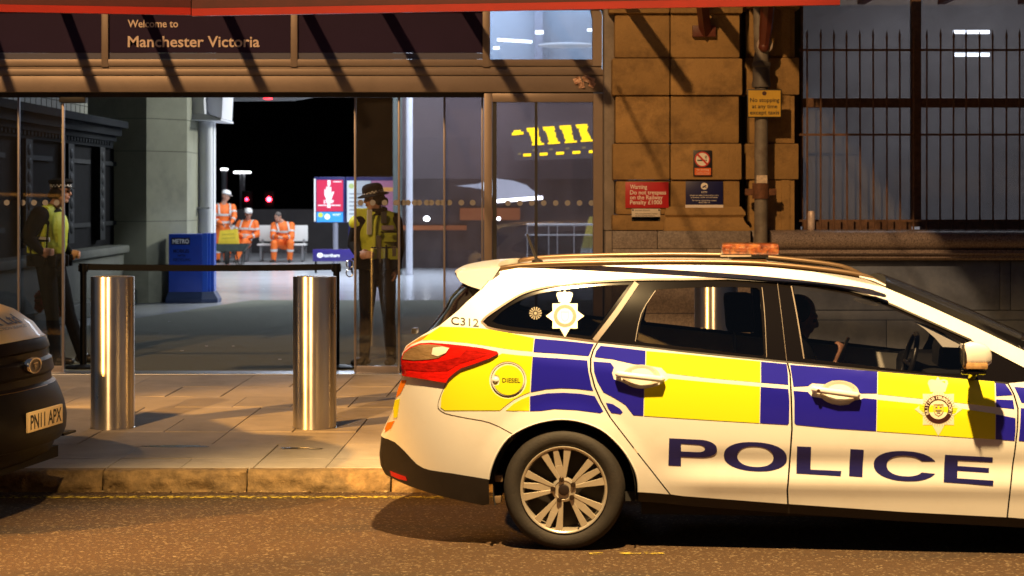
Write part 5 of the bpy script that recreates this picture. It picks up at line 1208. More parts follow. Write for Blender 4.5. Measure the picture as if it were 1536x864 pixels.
mb = MB(); mb.prism([(X(u, 32.6), Z(v, 32.6)) for u, v in ((277, 100), (308, 100), (311, 172), (277, 172))], 32.3, 33.6); lp(mb, wc).build('box_head', WHT, wc, smooth=False)
mb = MB(); mb.prism([(X(u, 32.7), Z(v, 32.7)) for u, v in ((308.5, 100), (338, 100), (334, 178), (311.5, 171))], 32.6, 33.8); mb.prism([(X(u, 32.6), Z(v, 32.6)) for u, v in ((277, 172.5), (311, 172.5), (336, 179), (336, 182), (277, 180))], 32.25, 33.7); lp(mb, wc).build('head_lip', M('white_shade', (.62, .63, .68), .4), wc, smooth=False)
mb = MB(); q = P(302, 312, 32.7); mb.box(q.x - .13, 32.72, q.z - .015, q.x + .13, 32.86, q.z + .012); lp(mb, wc).build('bracket', M('bracket_grey', (.35, .36, .4), .4), wc, smooth=False)
# ornate left wall with cornice and ledge
ow = empty('memorial_wall', (-6.1, 26, .2), 'dark ornate panelled wall with heavy cornice on the left of the concourse', 'wall')
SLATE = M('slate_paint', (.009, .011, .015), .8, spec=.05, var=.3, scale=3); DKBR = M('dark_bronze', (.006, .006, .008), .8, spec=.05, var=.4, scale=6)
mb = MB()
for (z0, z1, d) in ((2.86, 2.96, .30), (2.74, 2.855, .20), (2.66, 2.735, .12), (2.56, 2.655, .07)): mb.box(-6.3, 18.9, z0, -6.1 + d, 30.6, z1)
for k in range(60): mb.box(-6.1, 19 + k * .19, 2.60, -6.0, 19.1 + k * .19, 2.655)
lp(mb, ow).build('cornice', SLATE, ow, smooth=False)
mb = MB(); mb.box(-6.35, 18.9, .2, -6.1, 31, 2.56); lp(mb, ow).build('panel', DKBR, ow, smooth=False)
mb = MB()
for y in (20.2, 22.4, 24.9, 27.3, 29.4):
    mb.box(-6.1, y, 1.2, -5.98, y + .35, 2.55); mb.box(-6.1, y + .6, 1.4, -6.06, y + 1.8, 1.46); mb.box(-6.1, y + .6, 2.3, -6.06, y + 1.8, 2.36)
    for k in range(7): mb.ball((-5.98, y + .17, 1.4 + k * .17), (.02, .10, .075), 10, 6)
lp(mb, ow).build('relief', M('relief_bronze', (.014, .016, .019), .6, spec=.1, var=.4), ow)
mb = MB(); mb.box(-6.3, 18.9, .2, -5.85, 30.5, .98, .02); mb.box(-6.3, 18.9, .985, -5.78, 30.6, 1.10, .03); mb.box(-6.3, 18.9, .2, -5.7, 30.8, .42, .02); lp(mb, ow).build('stone_ledge', M('ledge_stone', (.075, .078, .058), .8, var=.25, scale=3, bump=.3), ow)
mb = MB(); mb.box(-6.25, 18.9, 2.965, -6.02, 28.7, 3.7); lp(mb, ow).build('cream_tiles', None or M('cream_tile', (.42, .41, .30), .35, island=.05, var=.08), ow, smooth=False)
mb = MB()
for k in range(34): mb.box(-6.02, 18.9 + k * .29, 2.97, -6.015, 18.915 + k * .29, 3.7)
for z in (3.1, 3.25, 3.4): mb.box(-6.02, 18.9, z, -6.0155, 28.7, z + .012)
lp(mb, ow).build('tile_joint', M('tile_joint', (.12, .11, .07), .8), ow, smooth=False)
# planters with red wreaths
for i, (u, v, lab) in enumerate([(36, 492, 'dark square planter at the foot of the ornate wall nearest the van'), (63, 487, 'dark square planter at the foot of the ornate wall beside the officer')]):
    D = 1.65 * FPX / (v - HY); x = X(u, D); pl_ = empty('planter', (x, D, .2), lab, 'planter', 'planters along the ornate wall')
    mb = MB(); w = 13 * D / FPX; mb.box(-w, -w, 0, w, w, .50, .01); mb.box(-w * 1.15, -w * 1.15, .505, w * 1.15, w * 1.15, .56, .008); mb.build('tub', M('tub_dark', (.02, .025, .024), .5), pl_)
for i, (u, v, r, lab) in enumerate([(83, 455, .17, 'round red poppy wreath leaning between the two planters'), (3, 432, .13, 'red poppy wreath leaning at the left end of the ornate wall'), (60, 452, .09, 'small red poppy wreath half hidden behind the officer')]):
    D = 24.5; c = P(u, v, D); mb = MB(); rnd = random.Random(i); wr = empty('poppy_wreath', c, lab, 'wreath', 'poppy wreaths by the ornate wall')
    for k in range(90):
        t = rnd.uniform(0, 6.283); rr = r * rnd.uniform(.35, 1); q = (rr * math.cos(t) * .5, rnd.uniform(-.06, .02), rr * math.sin(t) * 1.25); a = rnd.uniform(0, 6.28); s_ = rnd.uniform(.02, .042)
        mb.add([(q[0] + s_ * math.cos(a + j * 1.257), q[1] + rnd.uniform(-.02, .02), q[2] + s_ * math.sin(a + j * 1.257)) for j in range(5)], [(0, 1, 2, 3, 4)])
    mb.build('poppies', M('poppy_red', (.40, .010, .018), .6, island=.5), wr, smooth=False)

# newspaper dispenser
MD = 31.0; md_ = empty('newspaper_bin', (X(283, MD), MD, .2), 'blue metro newspaper dispenser standing against the stone column', 'newspaper bin')
BLUE = M('bin_blue', (.012, .055, .42), .35, coat=.3, var=.08)
mb = MB(); pxbox(mb, 253, 351, 303, 444, MD, .42, .01)
lp(mb, md_).build('front', BLUE, md_)
mb = MB(); s_ = MD / FPX; x0 = X(303, MD); zt = Z(350, MD); zb_ = Z(446, MD)
mb.v = []
side = [(x0 + .004, MD + .02), (x0 + 7 * s_, MD + .06), (x0 + 7.5 * s_, MD + .12), (x0 + 10 * s_, MD + .12), (x0 + 10.5 * s_, MD + .18), (x0 + 15 * s_, MD + .2), (x0 + 15 * s_, MD + .44), (x0 + .004, MD + .44)]
n = len(side); mb.add([(x, y, zb_) for x, y in side] + [(x, y, zt) for x, y in side], [tuple(range(n)), tuple(range(n, 2 * n))] + [(i, (i + 1) % n, (i + 1) % n + n, i + n) for i in range(n)])
lp(mb, md_).build('fluted_side', M('bin_blue_side', (.018, .085, .52), .35, coat=.3), md_, smooth=False)
mb = MB(); z1, z2, z3 = .2, Z(449, MD), Z(438, MD)
b0_ = [(X(249, MD), MD - .04), (X(303, MD), MD - .04), (X(325, MD), MD + .1), (X(325, MD), MD + .5), (X(249, MD), MD + .5)]; b1_ = [(X(253, MD) - .004, MD - .004), (X(303, MD) + .004, MD - .004), (X(319, MD), MD + .1), (X(319, MD), MD + .45), (X(253, MD), MD + .45)]
vs = [(x, y, z1) for x, y in b0_] + [(x, y, z2) for x, y in b0_] + [(x, y, z3) for x, y in b1_]; n = 5
mb.add(vs, [tuple(range(n)), tuple(range(2 * n, 3 * n))] + [(k * n + i, k * n + (i + 1) % n, (k + 1) * n + (i + 1) % n, (k + 1) * n + i) for k in range(2) for i in range(n)]); lp(mb, md_).build('plinth', M('bin_plinth', (.03, .05, .12), .4), md_, smooth=False)
mb = MB(); pxbox(mb, 257, 356.5, 285, 367, MD - .006, .006); lg = lp(mb, md_).build('badge', M('badge_dark', (.02, .02, .05), .4), md_, smooth=False)
mb = MB(); write(mb, 'METRO', X(259, MD), MD - .009, Z(365, MD), 6.3 * s_, width=24.5 * s_, bold=.02); lp(mb, md_).build('lettering', M('badge_white', (.8, .8, .85), .5), lg, smooth=False)
mb = MB(); write(mb, 'MOBILES', X(260, MD), MD - .003, Z(379, MD), 5 * s_, width=24 * s_, bold=.03); write(mb, 'WITH', X(266, MD), MD - .003, Z(385.5, MD), 4 * s_, width=12 * s_, bold=.03); write(mb, 'RECYCLING', X(260, MD), MD - .003, Z(391.5, MD), 4 * s_, width=26 * s_, bold=.03); lp(mb, md_).build('faded_lettering', M('faded_navy', (.006, .012, .08), .5), md_, smooth=False)
# belt barrier just inside the doors
BD = 19.3; BLK = M('barrier_black', (.006, .006, .007), .5, spec=.15)
posts = []
for i, (u, lab) in enumerate([(125, 'black belt barrier post beside the left officer'), (504.5, 'black belt barrier post beside the right officer')]):
    x = X(u, BD); e = empty('barrier_post', (x, BD, .2), lab, 'barrier post', 'belt barrier posts in the doorway')
    mb = MB(); mb.tube([(0, 0, .012), (0, 0, .92)], .031, 16); mb.build('tube', BLK, e)
    mb = MB(); mb.tube([(0, 0, .92), (0, 0, 1.0)], .042, 16); mb.box(-.045, -.03, .925, .045, .03, .985, .006); mb.build('belt_head', BLK, e)
    mb = MB(); mb.lathe([(.18, 0), (.18, .012), (.16, .02), (.03, .035)], (0, 0, .004), 'z', 32); mb.build('base', BLK, e)
    posts.append(e)
mb = MB(); x0, x1 = X(129, BD), X(500, BD); n = 16
vs = [];
for i in range(n + 1): t = i / n; sag = .012 * 4 * t * (1 - t); vs += [(x0 + (x1 - x0) * t, BD - .001, Z(395.5, BD) - sag), (x0 + (x1 - x0) * t, BD - .001, Z(405, BD) - sag), (x0 + (x1 - x0) * t, BD + .002, Z(395.5, BD) - sag), (x0 + (x1 - x0) * t, BD + .002, Z(405, BD) - sag)]
mb.add(vs, [(4 * i, 4 * i + 1, 4 * i + 5, 4 * i + 4) for i in range(n)] + [(4 * i + 2, 4 * i + 6, 4 * i + 7, 4 * i + 3) for i in range(n)] + [(4 * i, 4 * i + 4, 4 * i + 6, 4 * i + 2) for i in range(n)] + [(4 * i + 1, 4 * i + 3, 4 * i + 7, 4 * i + 5) for i in range(n)])
tag(mb.build('barrier_belt', BLK, smooth=False), 'black belt stretched across the station doorway between the barrier posts', 'belt')

# ------------------------------------------------------------------ platform end: benches, posters, lamps, signals
WSEAT = M('bench_white', (.72, .72, .70), .4); BMET = M('bench_metal', (.28, .29, .30), .4, .6)
def bench(u0, u1, lab, D=50.6):
    e = empty('bench', (X((u0 + u1) / 2, D), D, .2), lab, 'bench', 'white benches facing the concourse'); w = X(u1, D) - X(u0, D); h = w / 2
    mb = MB(); mb.box(-h, .10, .50, h, .16, .90, .012); mb.build('backrest', WSEAT, e)
    mb = MB(); mb.box(-h, -.36, .40, h, .06, .445, .012); mb.build('seat', WSEAT, e)
    mb = MB()
    for k in range(int(w / .04)): mb.box(-h + .02 + k * .04, .02, .06, -h + .034 + k * .04, .04, .40)
    mb.build('slatted_back', BMET, e, smooth=False)
    for s in (-.85, .85):
        mb = MB(); mb.box(s * h - .025, -.30, 0, s * h + .025, -.25, .395); mb.box(s * h - .025, .05, 0, s * h + .025, .10, .55); mb.box(s * h - .03, -.3, .0, s * h + .03, .1, .03); mb.build('leg', BMET, e, smooth=False)
    for s in ((-.33, .33) if w > 1 else (-.5,)):
        mb = MB(); mb.tube([(s * h, .08, .62), (s * h, -.10, .64), (s * h, -.28, .62), (s * h, -.30, .46)], .014, 8); mb.build('armrest', BMET, e)
    return e
bench(300, 377, 'white bench behind the standing worker and the wheelbarrow')
bench(388, 461, 'white bench under the worker who leans forward')
bench(600, 668, 'white bench seen behind the overlapping sliding door glass'); bench(671, 772, 'white bench farthest right, behind the bronze door frame')
mb = MB(); mb.box(-18, 58, .2, 9, 58.1, 1.45); tag(mb.build('platform_hoarding', M('hoarding_dark', (.030, .024, .026), .6, var=.3, scale=1), smooth=False), 'low dark hoarding running behind the benches', 'hoarding')
def glow(col, s): return M('lit_print', col, .5, emit=col, estr=s)
PD_ = 45.0
ps = empty('poster_stand', (X(495, PD_), PD_, .2), 'navy poster stand with red STOP hand poster', 'poster'); NAVY = M('frame_navy', (.012, .014, .09), .4)
s_ = PD_ / FPX
mb = MB(); pxbox(mb, 471.5, 265.5, 517.5, 334, PD_, .08, .01); lp(mb, ps).build('frame', NAVY, ps)
mb = MB(); pxbox(mb, 471.2, 268, 473.4, 332, PD_ - .008, .01); lp(mb, ps).build('edge_light', lamp_mat('edge_white', (.9, .95, 1), 1.2), ps, smooth=False)
mb = MB(); pxbox(mb, 475, 270, 514.5, 317, PD_ - .012, .01); rp = lp(mb, ps).build('red_poster', glow((.45, .012, .05), .32), ps, smooth=False)
HAND = [(490, 305), (489.5, 298), (487, 293), (486.8, 284), (488.4, 284), (489.3, 290), (489.6, 280), (491.2, 280), (491.7, 289), (492.3, 278.5), (494, 278.5), (494.3, 289), (495.3, 280.5), (496.9, 280.5), (496.8, 291), (499.6, 287), (501.2, 288), (498.3, 295), (497, 299), (496.5, 305)]
WG = glow((.8, .8, .8), .35)
mb = MB(); sheet(mb, region([(X(u, PD_), Z(v, PD_)) for u, v in HAND]), lambda p: (p[0], PD_ - .015, p[1])); pxbox(mb, 491.5, 270.5, 495.5, 278, PD_ - .0155, .002); pxbox(mb, 491, 306, 495.5, 311.5, PD_ - .0155, .002); lp(mb, ps).build('hand_print', WG, rp, smooth=False)
mb = MB(); write(mb, 'STOP', X(485.5, PD_), PD_ - .016, Z(304.8, PD_), 4.6 * s_, width=15.5 * s_, bold=.03); mb.box(X(477, PD_), PD_ - .0155, Z(308.6, PD_), X(490, PD_), PD_ - .014, Z(307.4, PD_)); mb.box(X(496.5, PD_), PD_ - .0155, Z(308.6, PD_), X(511, PD_), PD_ - .014, Z(307.4, PD_)); mb.box(X(500, PD_), PD_ - .0155, Z(273, PD_), X(512, PD_), PD_ - .014, Z(272, PD_)); lp(mb, ps).build('lettering', WG, rp, smooth=False)
mb = MB(); pxbox(mb, 475, 318, 514.5, 333, PD_ - .012, .01); bp_ = lp(mb, ps).build('blue_poster', glow((.03, .25, .62), .40), ps, smooth=False)
mb = MB(); mb.lathe([(3.6 * s_, -.004), (3.6 * s_, 0)], (X(481, PD_), PD_ - .0125, Z(322.5, PD_)), 'y', 20); lp(mb, ps).build('green_disc', glow((.45, .55, .05), .4), bp_, smooth=False)
mb = MB(); mb.lathe([(4.2 * s_, -.004), (4.2 * s_, 0)], (X(491, PD_), PD_ - .0125, Z(325, PD_)), 'y', 20); write(mb, 'WAIT', X(499, PD_), PD_ - .016, Z(323.5, PD_), 3 * s_, width=12 * s_, bold=.02); lp(mb, ps).build('white_disc', WG, bp_, smooth=False)
mb = MB(); mb.tube([(X(503, PD_), PD_ + .05, .2), (X(503, PD_), PD_ + .05, Z(334, PD_))], .06, 12); lp(mb, ps).build('post', M('post_grey', (.20, .20, .24), .5), ps)
pt_ = empty('poster_stand', (X(555, PD_), PD_, .2), 'navy poster stand with white and pink posters behind the right officer', 'poster')
mb = MB(); pxbox(mb, 518.5, 265.5, 598, 334, PD_ + .01, .08, .01); lp(mb, pt_).build('frame', NAVY, pt_)
mb = MB(); pxbox(mb, 520.5, 271, 556, 333, PD_ - .002, .01); wp = lp(mb, pt_).build('white_poster', glow((.42, .45, .46), .30), pt_, smooth=False)
mb = MB(); pxbox(mb, 557, 271, 596, 333, PD_ - .002, .01); pk = lp(mb, pt_).build('pink_poster', glow((.32, .12, .20), .30), pt_, smooth=False)
mb = MB(); pxbox(mb, 575, 281, 596, 287, PD_ - .006, .003); lp(mb, pt_).build('orange_strip', glow((.6, .28, .06), .35), pk, smooth=False)
mb = MB(); mb.lathe([(4 * s_, -.003), (4 * s_, 0)], (X(527, PD_), PD_ - .004, Z(279, PD_)), 'y', 18); lp(mb, pt_).build('green_disc', glow((.30, .36, .12), .3), wp, smooth=False)
mb = MB()
for k in range(6): pxbox(mb, 524, 290 + 6 * k, 545 - (k % 3) * 4, 291.6 + 6 * k, PD_ - .005, .002)
lp(mb, pt_).build('print_rows', M('print_grey', (.16, .17, .2), .5), wp, smooth=False)
mb = MB()
for u in (525, 590): mb.tube([(X(u, PD_), PD_ + .05, .2), (X(u, PD_), PD_ + .05, Z(334, PD_))], .04, 10)
lp(mb, pt_).build('post', NAVY, pt_)
ND_ = 43.0; s_ = ND_ / FPX
nb = empty('operator_sign', (X(500, ND_), ND_, .2), 'low purple sign with white northern lettering below the poster stand', 'sign')
mb = MB(); pxbox(mb, 469, 374, 533, 392, ND_, .06, .01); fc = lp(mb, nb).build('board', M('board_purple', (.030, .018, .16), .4, emit=(.05, .03, .25), estr=.10), nb)
mb = MB(); mb.ball((X(480, ND_), ND_ - .002, Z(383, ND_)), (4.6 * s_, .006, 3.8 * s_)); write(mb, 'northern', X(485.5, ND_), ND_ - .006, Z(385.5, ND_), 5.2 * s_, width=24 * s_, bold=.03); lp(mb, nb).build('lettering', WG, fc, smooth=False)
mb = MB(); mb.box(X(472, ND_), ND_ + .01, .2, X(475, ND_), ND_ + .05, Z(392, ND_)); mb.box(X(526, ND_), ND_ + .01, .2, X(529, ND_), ND_ + .05, Z(392, ND_)); lp(mb, nb).build('foot', BLK, nb, smooth=False)
# platform lamps
LP_ = lamp_mat('platform_lamp', (.95, .97, 1), 6); PST = M('lamp_post', (.32, .33, .36), .5)
for (u, v0, hw, v1, D, lab) in [(363.5, 260, 12.5, 300, 74, 'twin armed platform lamp post above the seated workers'), (336.5, 255.5, 5, 300, 70, 'platform lamp post above the standing worker'), (313, 228, 6.5, 320, 66, 'platform lamp post half hidden by the white column')]:
    e = empty('platform_lamp', (X(u, D), D, .2), lab, 'lamp', 'platform lamps beyond the benches')
    mb = MB(); z = Z(v0, D) - .2; mb.tube([(0, 0, 0), (0, 0, z)], .10, 12); mb.build('post', PST, e)
    w = hw * D / FPX; mb = MB(); mb.box(-w, -.1, z, w, .1, z + 3 * D / FPX, .02); mb.build('lamp_head', LP_, e)
e = empty('platform_letter', P(312, 272, 64), 'white lit sign fragment beside the white column', 'sign')
mb = MB(); 
for (v, r) in ((258.5, 3.4), (268, 4)):
    mb.tube([P(312 + r * math.cos(t) * 1.1, v + r * math.sin(t), 64) for t in np.linspace(.9, 5.6, 14)], .028, 8)
lp(mb, e).build('letter_shape', lamp_mat('letter_white', (.85, .9, .95), 1.6), e)
RL = lamp_mat('signal_red', (1.0, .015, .03), 60); RL2 = lamp_mat('signal_red_small', (1.0, .015, .04), 30)
for (u, v, r, m_, lab) in [(403.5, 299, .085, RL, 'big glowing red railway signal in the dark'), (370, 299, .055, RL2, 'smaller red railway signal left of the bigger one')]:
    D = 72; e = empty('railway_signal', (X(u, D), D, .2), lab, 'signal', 'red signals beyond the platform')
    mb = MB(); mb.ball((0, 0, Z(v, D) - .2), (r, r * .5, r), 20, 12); mb.build('lens', m_, e)
    mb = MB(); mb.box(-.18, .05, Z(v, D) - .5, .18, .3, Z(v, D) + .1, .02); mb.tube([(0, .2, 0), (0, .2, Z(v, D) - .5)], .05, 10); mb.build('housing', BLK, e)
mb = MB(); mb.ball(P(402, 147.8, 40), (.09, .05, .022)); tag(mb.build('sprinkler_lamp', lamp_mat('red_pilot', (1, .02, .03), 6)), 'small red pilot light high above the doorway', 'lamp')
mb = MB(); mb.prism([(X(u, 40.1), Z(v, 40.1)) for u, v in ((338, 100), (520, 100), (495, 141), (440, 150), (340, 151))], 40.1, 40.4); tag(mb.build('soffit_panel', M('soffit_grey', (.10, .10, .10), .8), smooth=False), 'grey ceiling soffit at the top of the doorway', 'soffit')

# wheelbarrow with yellow sack
WB = 48.3; s_ = WB / FPX
wb = empty('wheelbarrow', (X(346, WB), WB, .2), 'dark green wheelbarrow parked before the seated workers', 'wheelbarrow')
mb = MB(); top = [(318, 366), (376, 366)]; 
tr = [(X(319, WB) , WB - .30, Z(365.5, WB)), (X(376, WB), WB - .24, Z(365.5, WB)), (X(376, WB), WB + .24, Z(365.5, WB)), (X(319, WB), WB + .30, Z(365.5, WB)), (X(329, WB), WB - .20, Z(377, WB)), (X(366, WB), WB - .16, Z(377, WB)), (X(366, WB), WB + .16, Z(377, WB)), (X(329, WB), WB + .20, Z(377, WB))]
mb.add(tr, [(0, 1, 5, 4), (1, 2, 6, 5), (2, 3, 7, 6), (3, 0, 4, 7), (4, 5, 6, 7)]); lp(mb, wb).build('tray', M('tray_green', (.030, .045, .035), .5, var=.3), wb, smooth=False)
mb = MB(); mb.lathe([(.10, -.05), (.19, -.04), (.195, 0), (.19, .04), (.10, .05)], (X(341, WB), WB - .05, .2 + .195), 'x', 28); lp(mb, wb).build('wheel', RUB, wb)
WBM = M('barrow_frame', (.05, .055, .05), .45, .5)
for sy in (-.2, .2):
    mb = MB(); mb.tube([(X(304, WB), WB + sy * 1.4, Z(356, WB)), (X(325, WB), WB + sy, Z(374, WB)), (X(345, WB), WB + sy * .3, Z(382, WB))], .018, 8); lp(mb, wb).build('handle', WBM, wb)
    mb = MB(); mb.tube([(X(352, WB), WB + sy, Z(377, WB)), (X(356, WB), WB + sy, .21), (X(364, WB), WB + sy, .21), (X(366, WB), WB + sy, Z(377, WB))], .016, 8); lp(mb, wb).build('leg', WBM, wb)
ys = empty('yellow_crate', P(343, 366, WB), 'yellow plastic crate resting in the wheelbarrow', 'crate')
mb = MB(); vs = [P(330, 346, WB - .15), P(354, 343.5, WB - .15), P(357, 369, WB - .15), P(327, 369, WB - .15)]; vs += [v + Vector((.0, .32, 0)) for v in vs]
mb.add(vs, [(0, 1, 2, 3), (7, 6, 5, 4), (0, 4, 5, 1), (1, 5, 6, 2), (2, 6, 7, 3), (3, 7, 4, 0)]); lp(mb, ys).build('tub', M('crate_yellow', (.72, .52, .03), .5, var=.12, scale=8), ys, smooth=False)
mb = MB()
for (a, b, c, d) in ((333, 351, 351, 352.5), (333, 357, 353, 358.2)): q = [P(a, b, WB - .153), P(c, b - 1, WB - .153), P(c, d - 1, WB - .153), P(a, d, WB - .153)]; mb.add(q, [(0, 1, 2, 3)])
lp(mb, ys).build('rib', M('crate_rib', (.45, .32, .02), .5), ys, smooth=False)

# ------------------------------------------------------------------ dark van at the left
VC = Vector((X(35, 11.6), 11.6, 0)); VY = R(-8.5)
van = empty('parked_van', VC, 'dark fronted van with amber yellow bonnet at the left kerb', 'van', rotz=VY)
VYEL = M('van_yellow', (.88, .60, .22), rough=.45, coat=.1, var=.06, scale=2); VDK = M('van_grille', (.006, .004, .004), rough=.4, spec=.12); VBL = M('van_black', (.005, .004, .004), rough=.4, spec=.12)
VGL = glass('van_glass', (.1, .1, .12))
def vsec(prof, name, mat, rnd_=.30, half=.90, p=2.6, n=28, yr=(-1, 1), crown=.03, parent=van, off=0):
    mb = MB(); m = len(prof); vs = []
    for (z, x) in prof:
        tp = half - max(0, z - 1.0) * .13 - max(0, .5 - z) * .12
        for i in range(n + 1):
            u = yr[0] + (yr[1] - yr[0]) * i / n
            vs.append((x - rnd_ * abs(u) ** p + off, tp * math.copysign(abs(u) ** .95, u), z - crown * u * u * max(0, min(1, (z - .9) / .15))))
    mb.add(vs, [(k * (n + 1) + i, k * (n + 1) + i + 1, (k + 1) * (n + 1) + i + 1, (k + 1) * (n + 1) + i) for k in range(m - 1) for i in range(n)]); return mb.build(name, mat, parent, angle=45)
vsec([(1.02, .00), (1.035, -.025), (1.10, -.075), (1.18, -.20), (1.245, -.40), (1.29, -.62), (1.315, -.82)], 'bonnet', VYEL)
vsec([(1.018, -.002), (.99, .012), (.955, .022), (.94, .005), (.90, .01), (.885, .035), (.82, .05), (.80, .03), (.76, .035), (.745, .06)], 'grille', VDK)
vsec([(.743, .062), (.70, .085), (.62, .115), (.55, .13), (.47, .125), (.42, .10), (.41, .06), (.37, .05), (.34, .03), (.30, -.05), (.28, -.3)], 'bumper', VBL)
vsec([(1.315, -.82), (1.50, -1.45), (1.72, -2.1)], 'windscreen', VGL, rnd_=.28)
vsec([(1.72, -2.1), (1.79, -2.3), (1.86, -2.9), (1.90, -4.4), (1.82, -4.6), (1.0, -4.7), (.35, -4.68)], 'roof', VYEL, rnd_=.12)
for sg in (1, -1):
    mb = MB(); pr = [(-.30, .30), (-.30, 1.0), (-.75, 1.27), (-1.12, 1.29), (-2.3, 1.74), (-4.6, 1.82), (-4.7, .35), (-3.95, .33)] + [(-3.55 - .36 * math.cos(t), .33 + .36 * math.sin(t)) for t in np.linspace(math.pi, 0, 12)[::-1]][::-1] + [(-1.25, .30)] + [(-.86 - .36 * math.cos(t), .33 + .36 * math.sin(t)) for t in np.linspace(0, math.pi, 12)]
    vv = region(pr); sheet(mb, vv, lambda p: (p[0], sg * (.895 - max(0, p[1] - 1.0) * .13), p[1]), lambda p: (p[0], sg * (.875 - max(0, p[1] - 1.0) * .13), p[1])); mb.build('side_panel', VYEL, van)
mb = MB(); mb.box(-4.6, -.8, .25, -.1, .8, .32); mb.build('floor_pan', DARKIN, van, smooth=False)
def vpt(u_, z, x, out=0): return (x - .30 * abs(u_) ** 2.6 + out, .9 * u_, z)
# round badge on the grille
mb = MB(); 
def disc_on(mb, cy, cz, ry, rz, x, th, n=32, inner=0):
    vs = []
    for k, (s, d) in enumerate(((1, -th * .5), (1, th * .6), (.92, th), (.80, th * .9), (inner or .02, th * .9))):
        for i in range(n): t = 2 * math.pi * i / n; yy = cy + ry * s * math.cos(t); vs.append((x - .30 * abs(yy / .9) ** 2.6 + d, yy, cz + rz * s * math.sin(t)))
    mb.add(vs, [(k * n + i, k * n + (i + 1) % n, (k + 1) * n + (i + 1) % n, (k + 1) * n + i) for k in range(4) for i in range(n)])
disc_on(mb, .0, .875, .105, .050, .055, .02, inner=.74); bd_ = mb.build('emblem', M('chrome', (.65, .6, .55), .15, 1.0), van)
mb = MB(); disc_on(mb, .0, .875, .082, .039, .058, .012); mb.build('emblem_face', M('emblem_face', (.10, .09, .09), .3, .5), bd_)
mb = MB(); v, f, x0, x1 = glyphs('F', .01); 
for (a, b, c, d) in ((-.035, .885, .03, .893), (-.02, .868, .02, .875), (-.01, .855, .002, .892)): mb.box(.072, a, b, .076, c, d)
mb.build('emblem_mark', M('chrome2', (.6, .56, .5), .2, 1.0), bd_)
# number plate
pv = bpy.data.objects.new('number_plate', None); COL.objects.link(pv); pv.parent = van; pv.location = (.125, 0, .575)
mb = MB(); mb.box(-.004, -.26, -.056, .012, .26, .056, .003); mb.build('plate', M('plate_white', (.78, .58, .30), .4), pv)
mb = MB(); v, f, x0, x1 = glyphs('PN11 APX', .018); k_ = .47 / (x1 - x0); mb.add([(.0135, -.235 + (p[0] - x0) * k_, -.039 + p[1] * .079 / .7) for p in v], f); mb.build('lettering', M('plate_black', (.012, .012, .012), .5), pv, smooth=False)
# bonnet lettering, on the sloping bonnet
bprof = [(1.02, .00), (1.035, -.025), (1.10, -.075), (1.18, -.20), (1.245, -.40), (1.29, -.62), (1.315, -.82)]
def bon(y, t):
    k = min(5, int(t)); a, b = bprof[k], bprof[k + 1]; q = t - k; z = a[0] + (b[0] - a[0]) * q; x = a[1] + (b[1] - a[1]) * q; u = y / (.9 - max(0, z - 1) * .13)
    return (x - .30 * abs(u) ** 2.6 + .003, y, z - .03 * u * u * max(0, min(1, (z - .9) / .15)) + .003)
mb = MB()
for (s, y0, y1, t0, hh, bo) in (('Frisk Ltd', -.46, .22, 2.10, .60, .02), ('CONSTRUCTION SERVICES', -.44, .22, 1.72, .22, 0)):
    v, f, x0, x1 = glyphs(s, bo); mb.add([bon(y0 + (y1 - y0) * (p[0] - x0) / (x1 - x0), t0 + p[1] / .7 * hh) for p in v], f)
mb.build('bonnet_lettering', M('van_print', (.05, .02, .015), .5), van, smooth=False)
mb = MB(); mb.box(-.10, .60, .40, .015, .80, .415, .004); mb.build('splitter', VBL, van)
for (sx, sy) in ((-.86, -.86), (-.86, .86), (-3.55, -.86), (-3.55, .86)):
    c = copy_tree(w1_, van); c.location = (sx, sy, .315); c.rotation_euler = (0, 0, math.pi if sy > 0 else 0)
for sg in (1, -1):
    mb = MB()
    for k in range(6): mb.box(-.42 - k * .02, sg * .70 - .09, .86 + k * .025, -.185 - k * .03, sg * .70 + .09, .885 + k * .025)
    mb.build('headlamp', M('headlamp_clear', (.4, .38, .35), .1, .6, coat=.8), van)
# ------------------------------------------------------------------ people: capsules and ellipsoids fused into one continuous skin
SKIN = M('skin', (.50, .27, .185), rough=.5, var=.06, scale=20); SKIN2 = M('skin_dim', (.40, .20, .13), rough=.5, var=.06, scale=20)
LIP = M('lips', (.38, .14, .11), .5); EYE = M('eye', (.03, .02, .02), .2)
BLACKC = M('black_cloth', (.007, .007, .009), .85, spec=.12, var=.3, scale=25, bump=.3, bscale=90); NAVYC = M('navy_cloth', (.008, .008, .012), .85, spec=.12, var=.3, scale=20, bump=.3, bscale=70)
HIVIS = M('hivis_orange', (.85, .17, .02), .65, var=.10, scale=12, bump=.5, bscale=30); SILV = M('reflective_silver', (.55, .55, .52), .45)
HIYEL = M('hivis_yellow', (.56, .64, .05), .6, var=.10, scale=14, bump=.4, bscale=40); BOOTM = M('boot_leather', (.022, .018, .015), .4)
GREYC = M('grey_trouser', (.16, .15, .14), .8); HAIRM = M('dark_hair', (.03, .018, .010), .6); HATM = M('black_felt', (.010, .009, .009), .8, spec=.15); HELM = M('white_helmet', (.80, .80, .78), .3, coat=.3)
GREYP = M('strap_grey', (.20, .17, .12), .6)
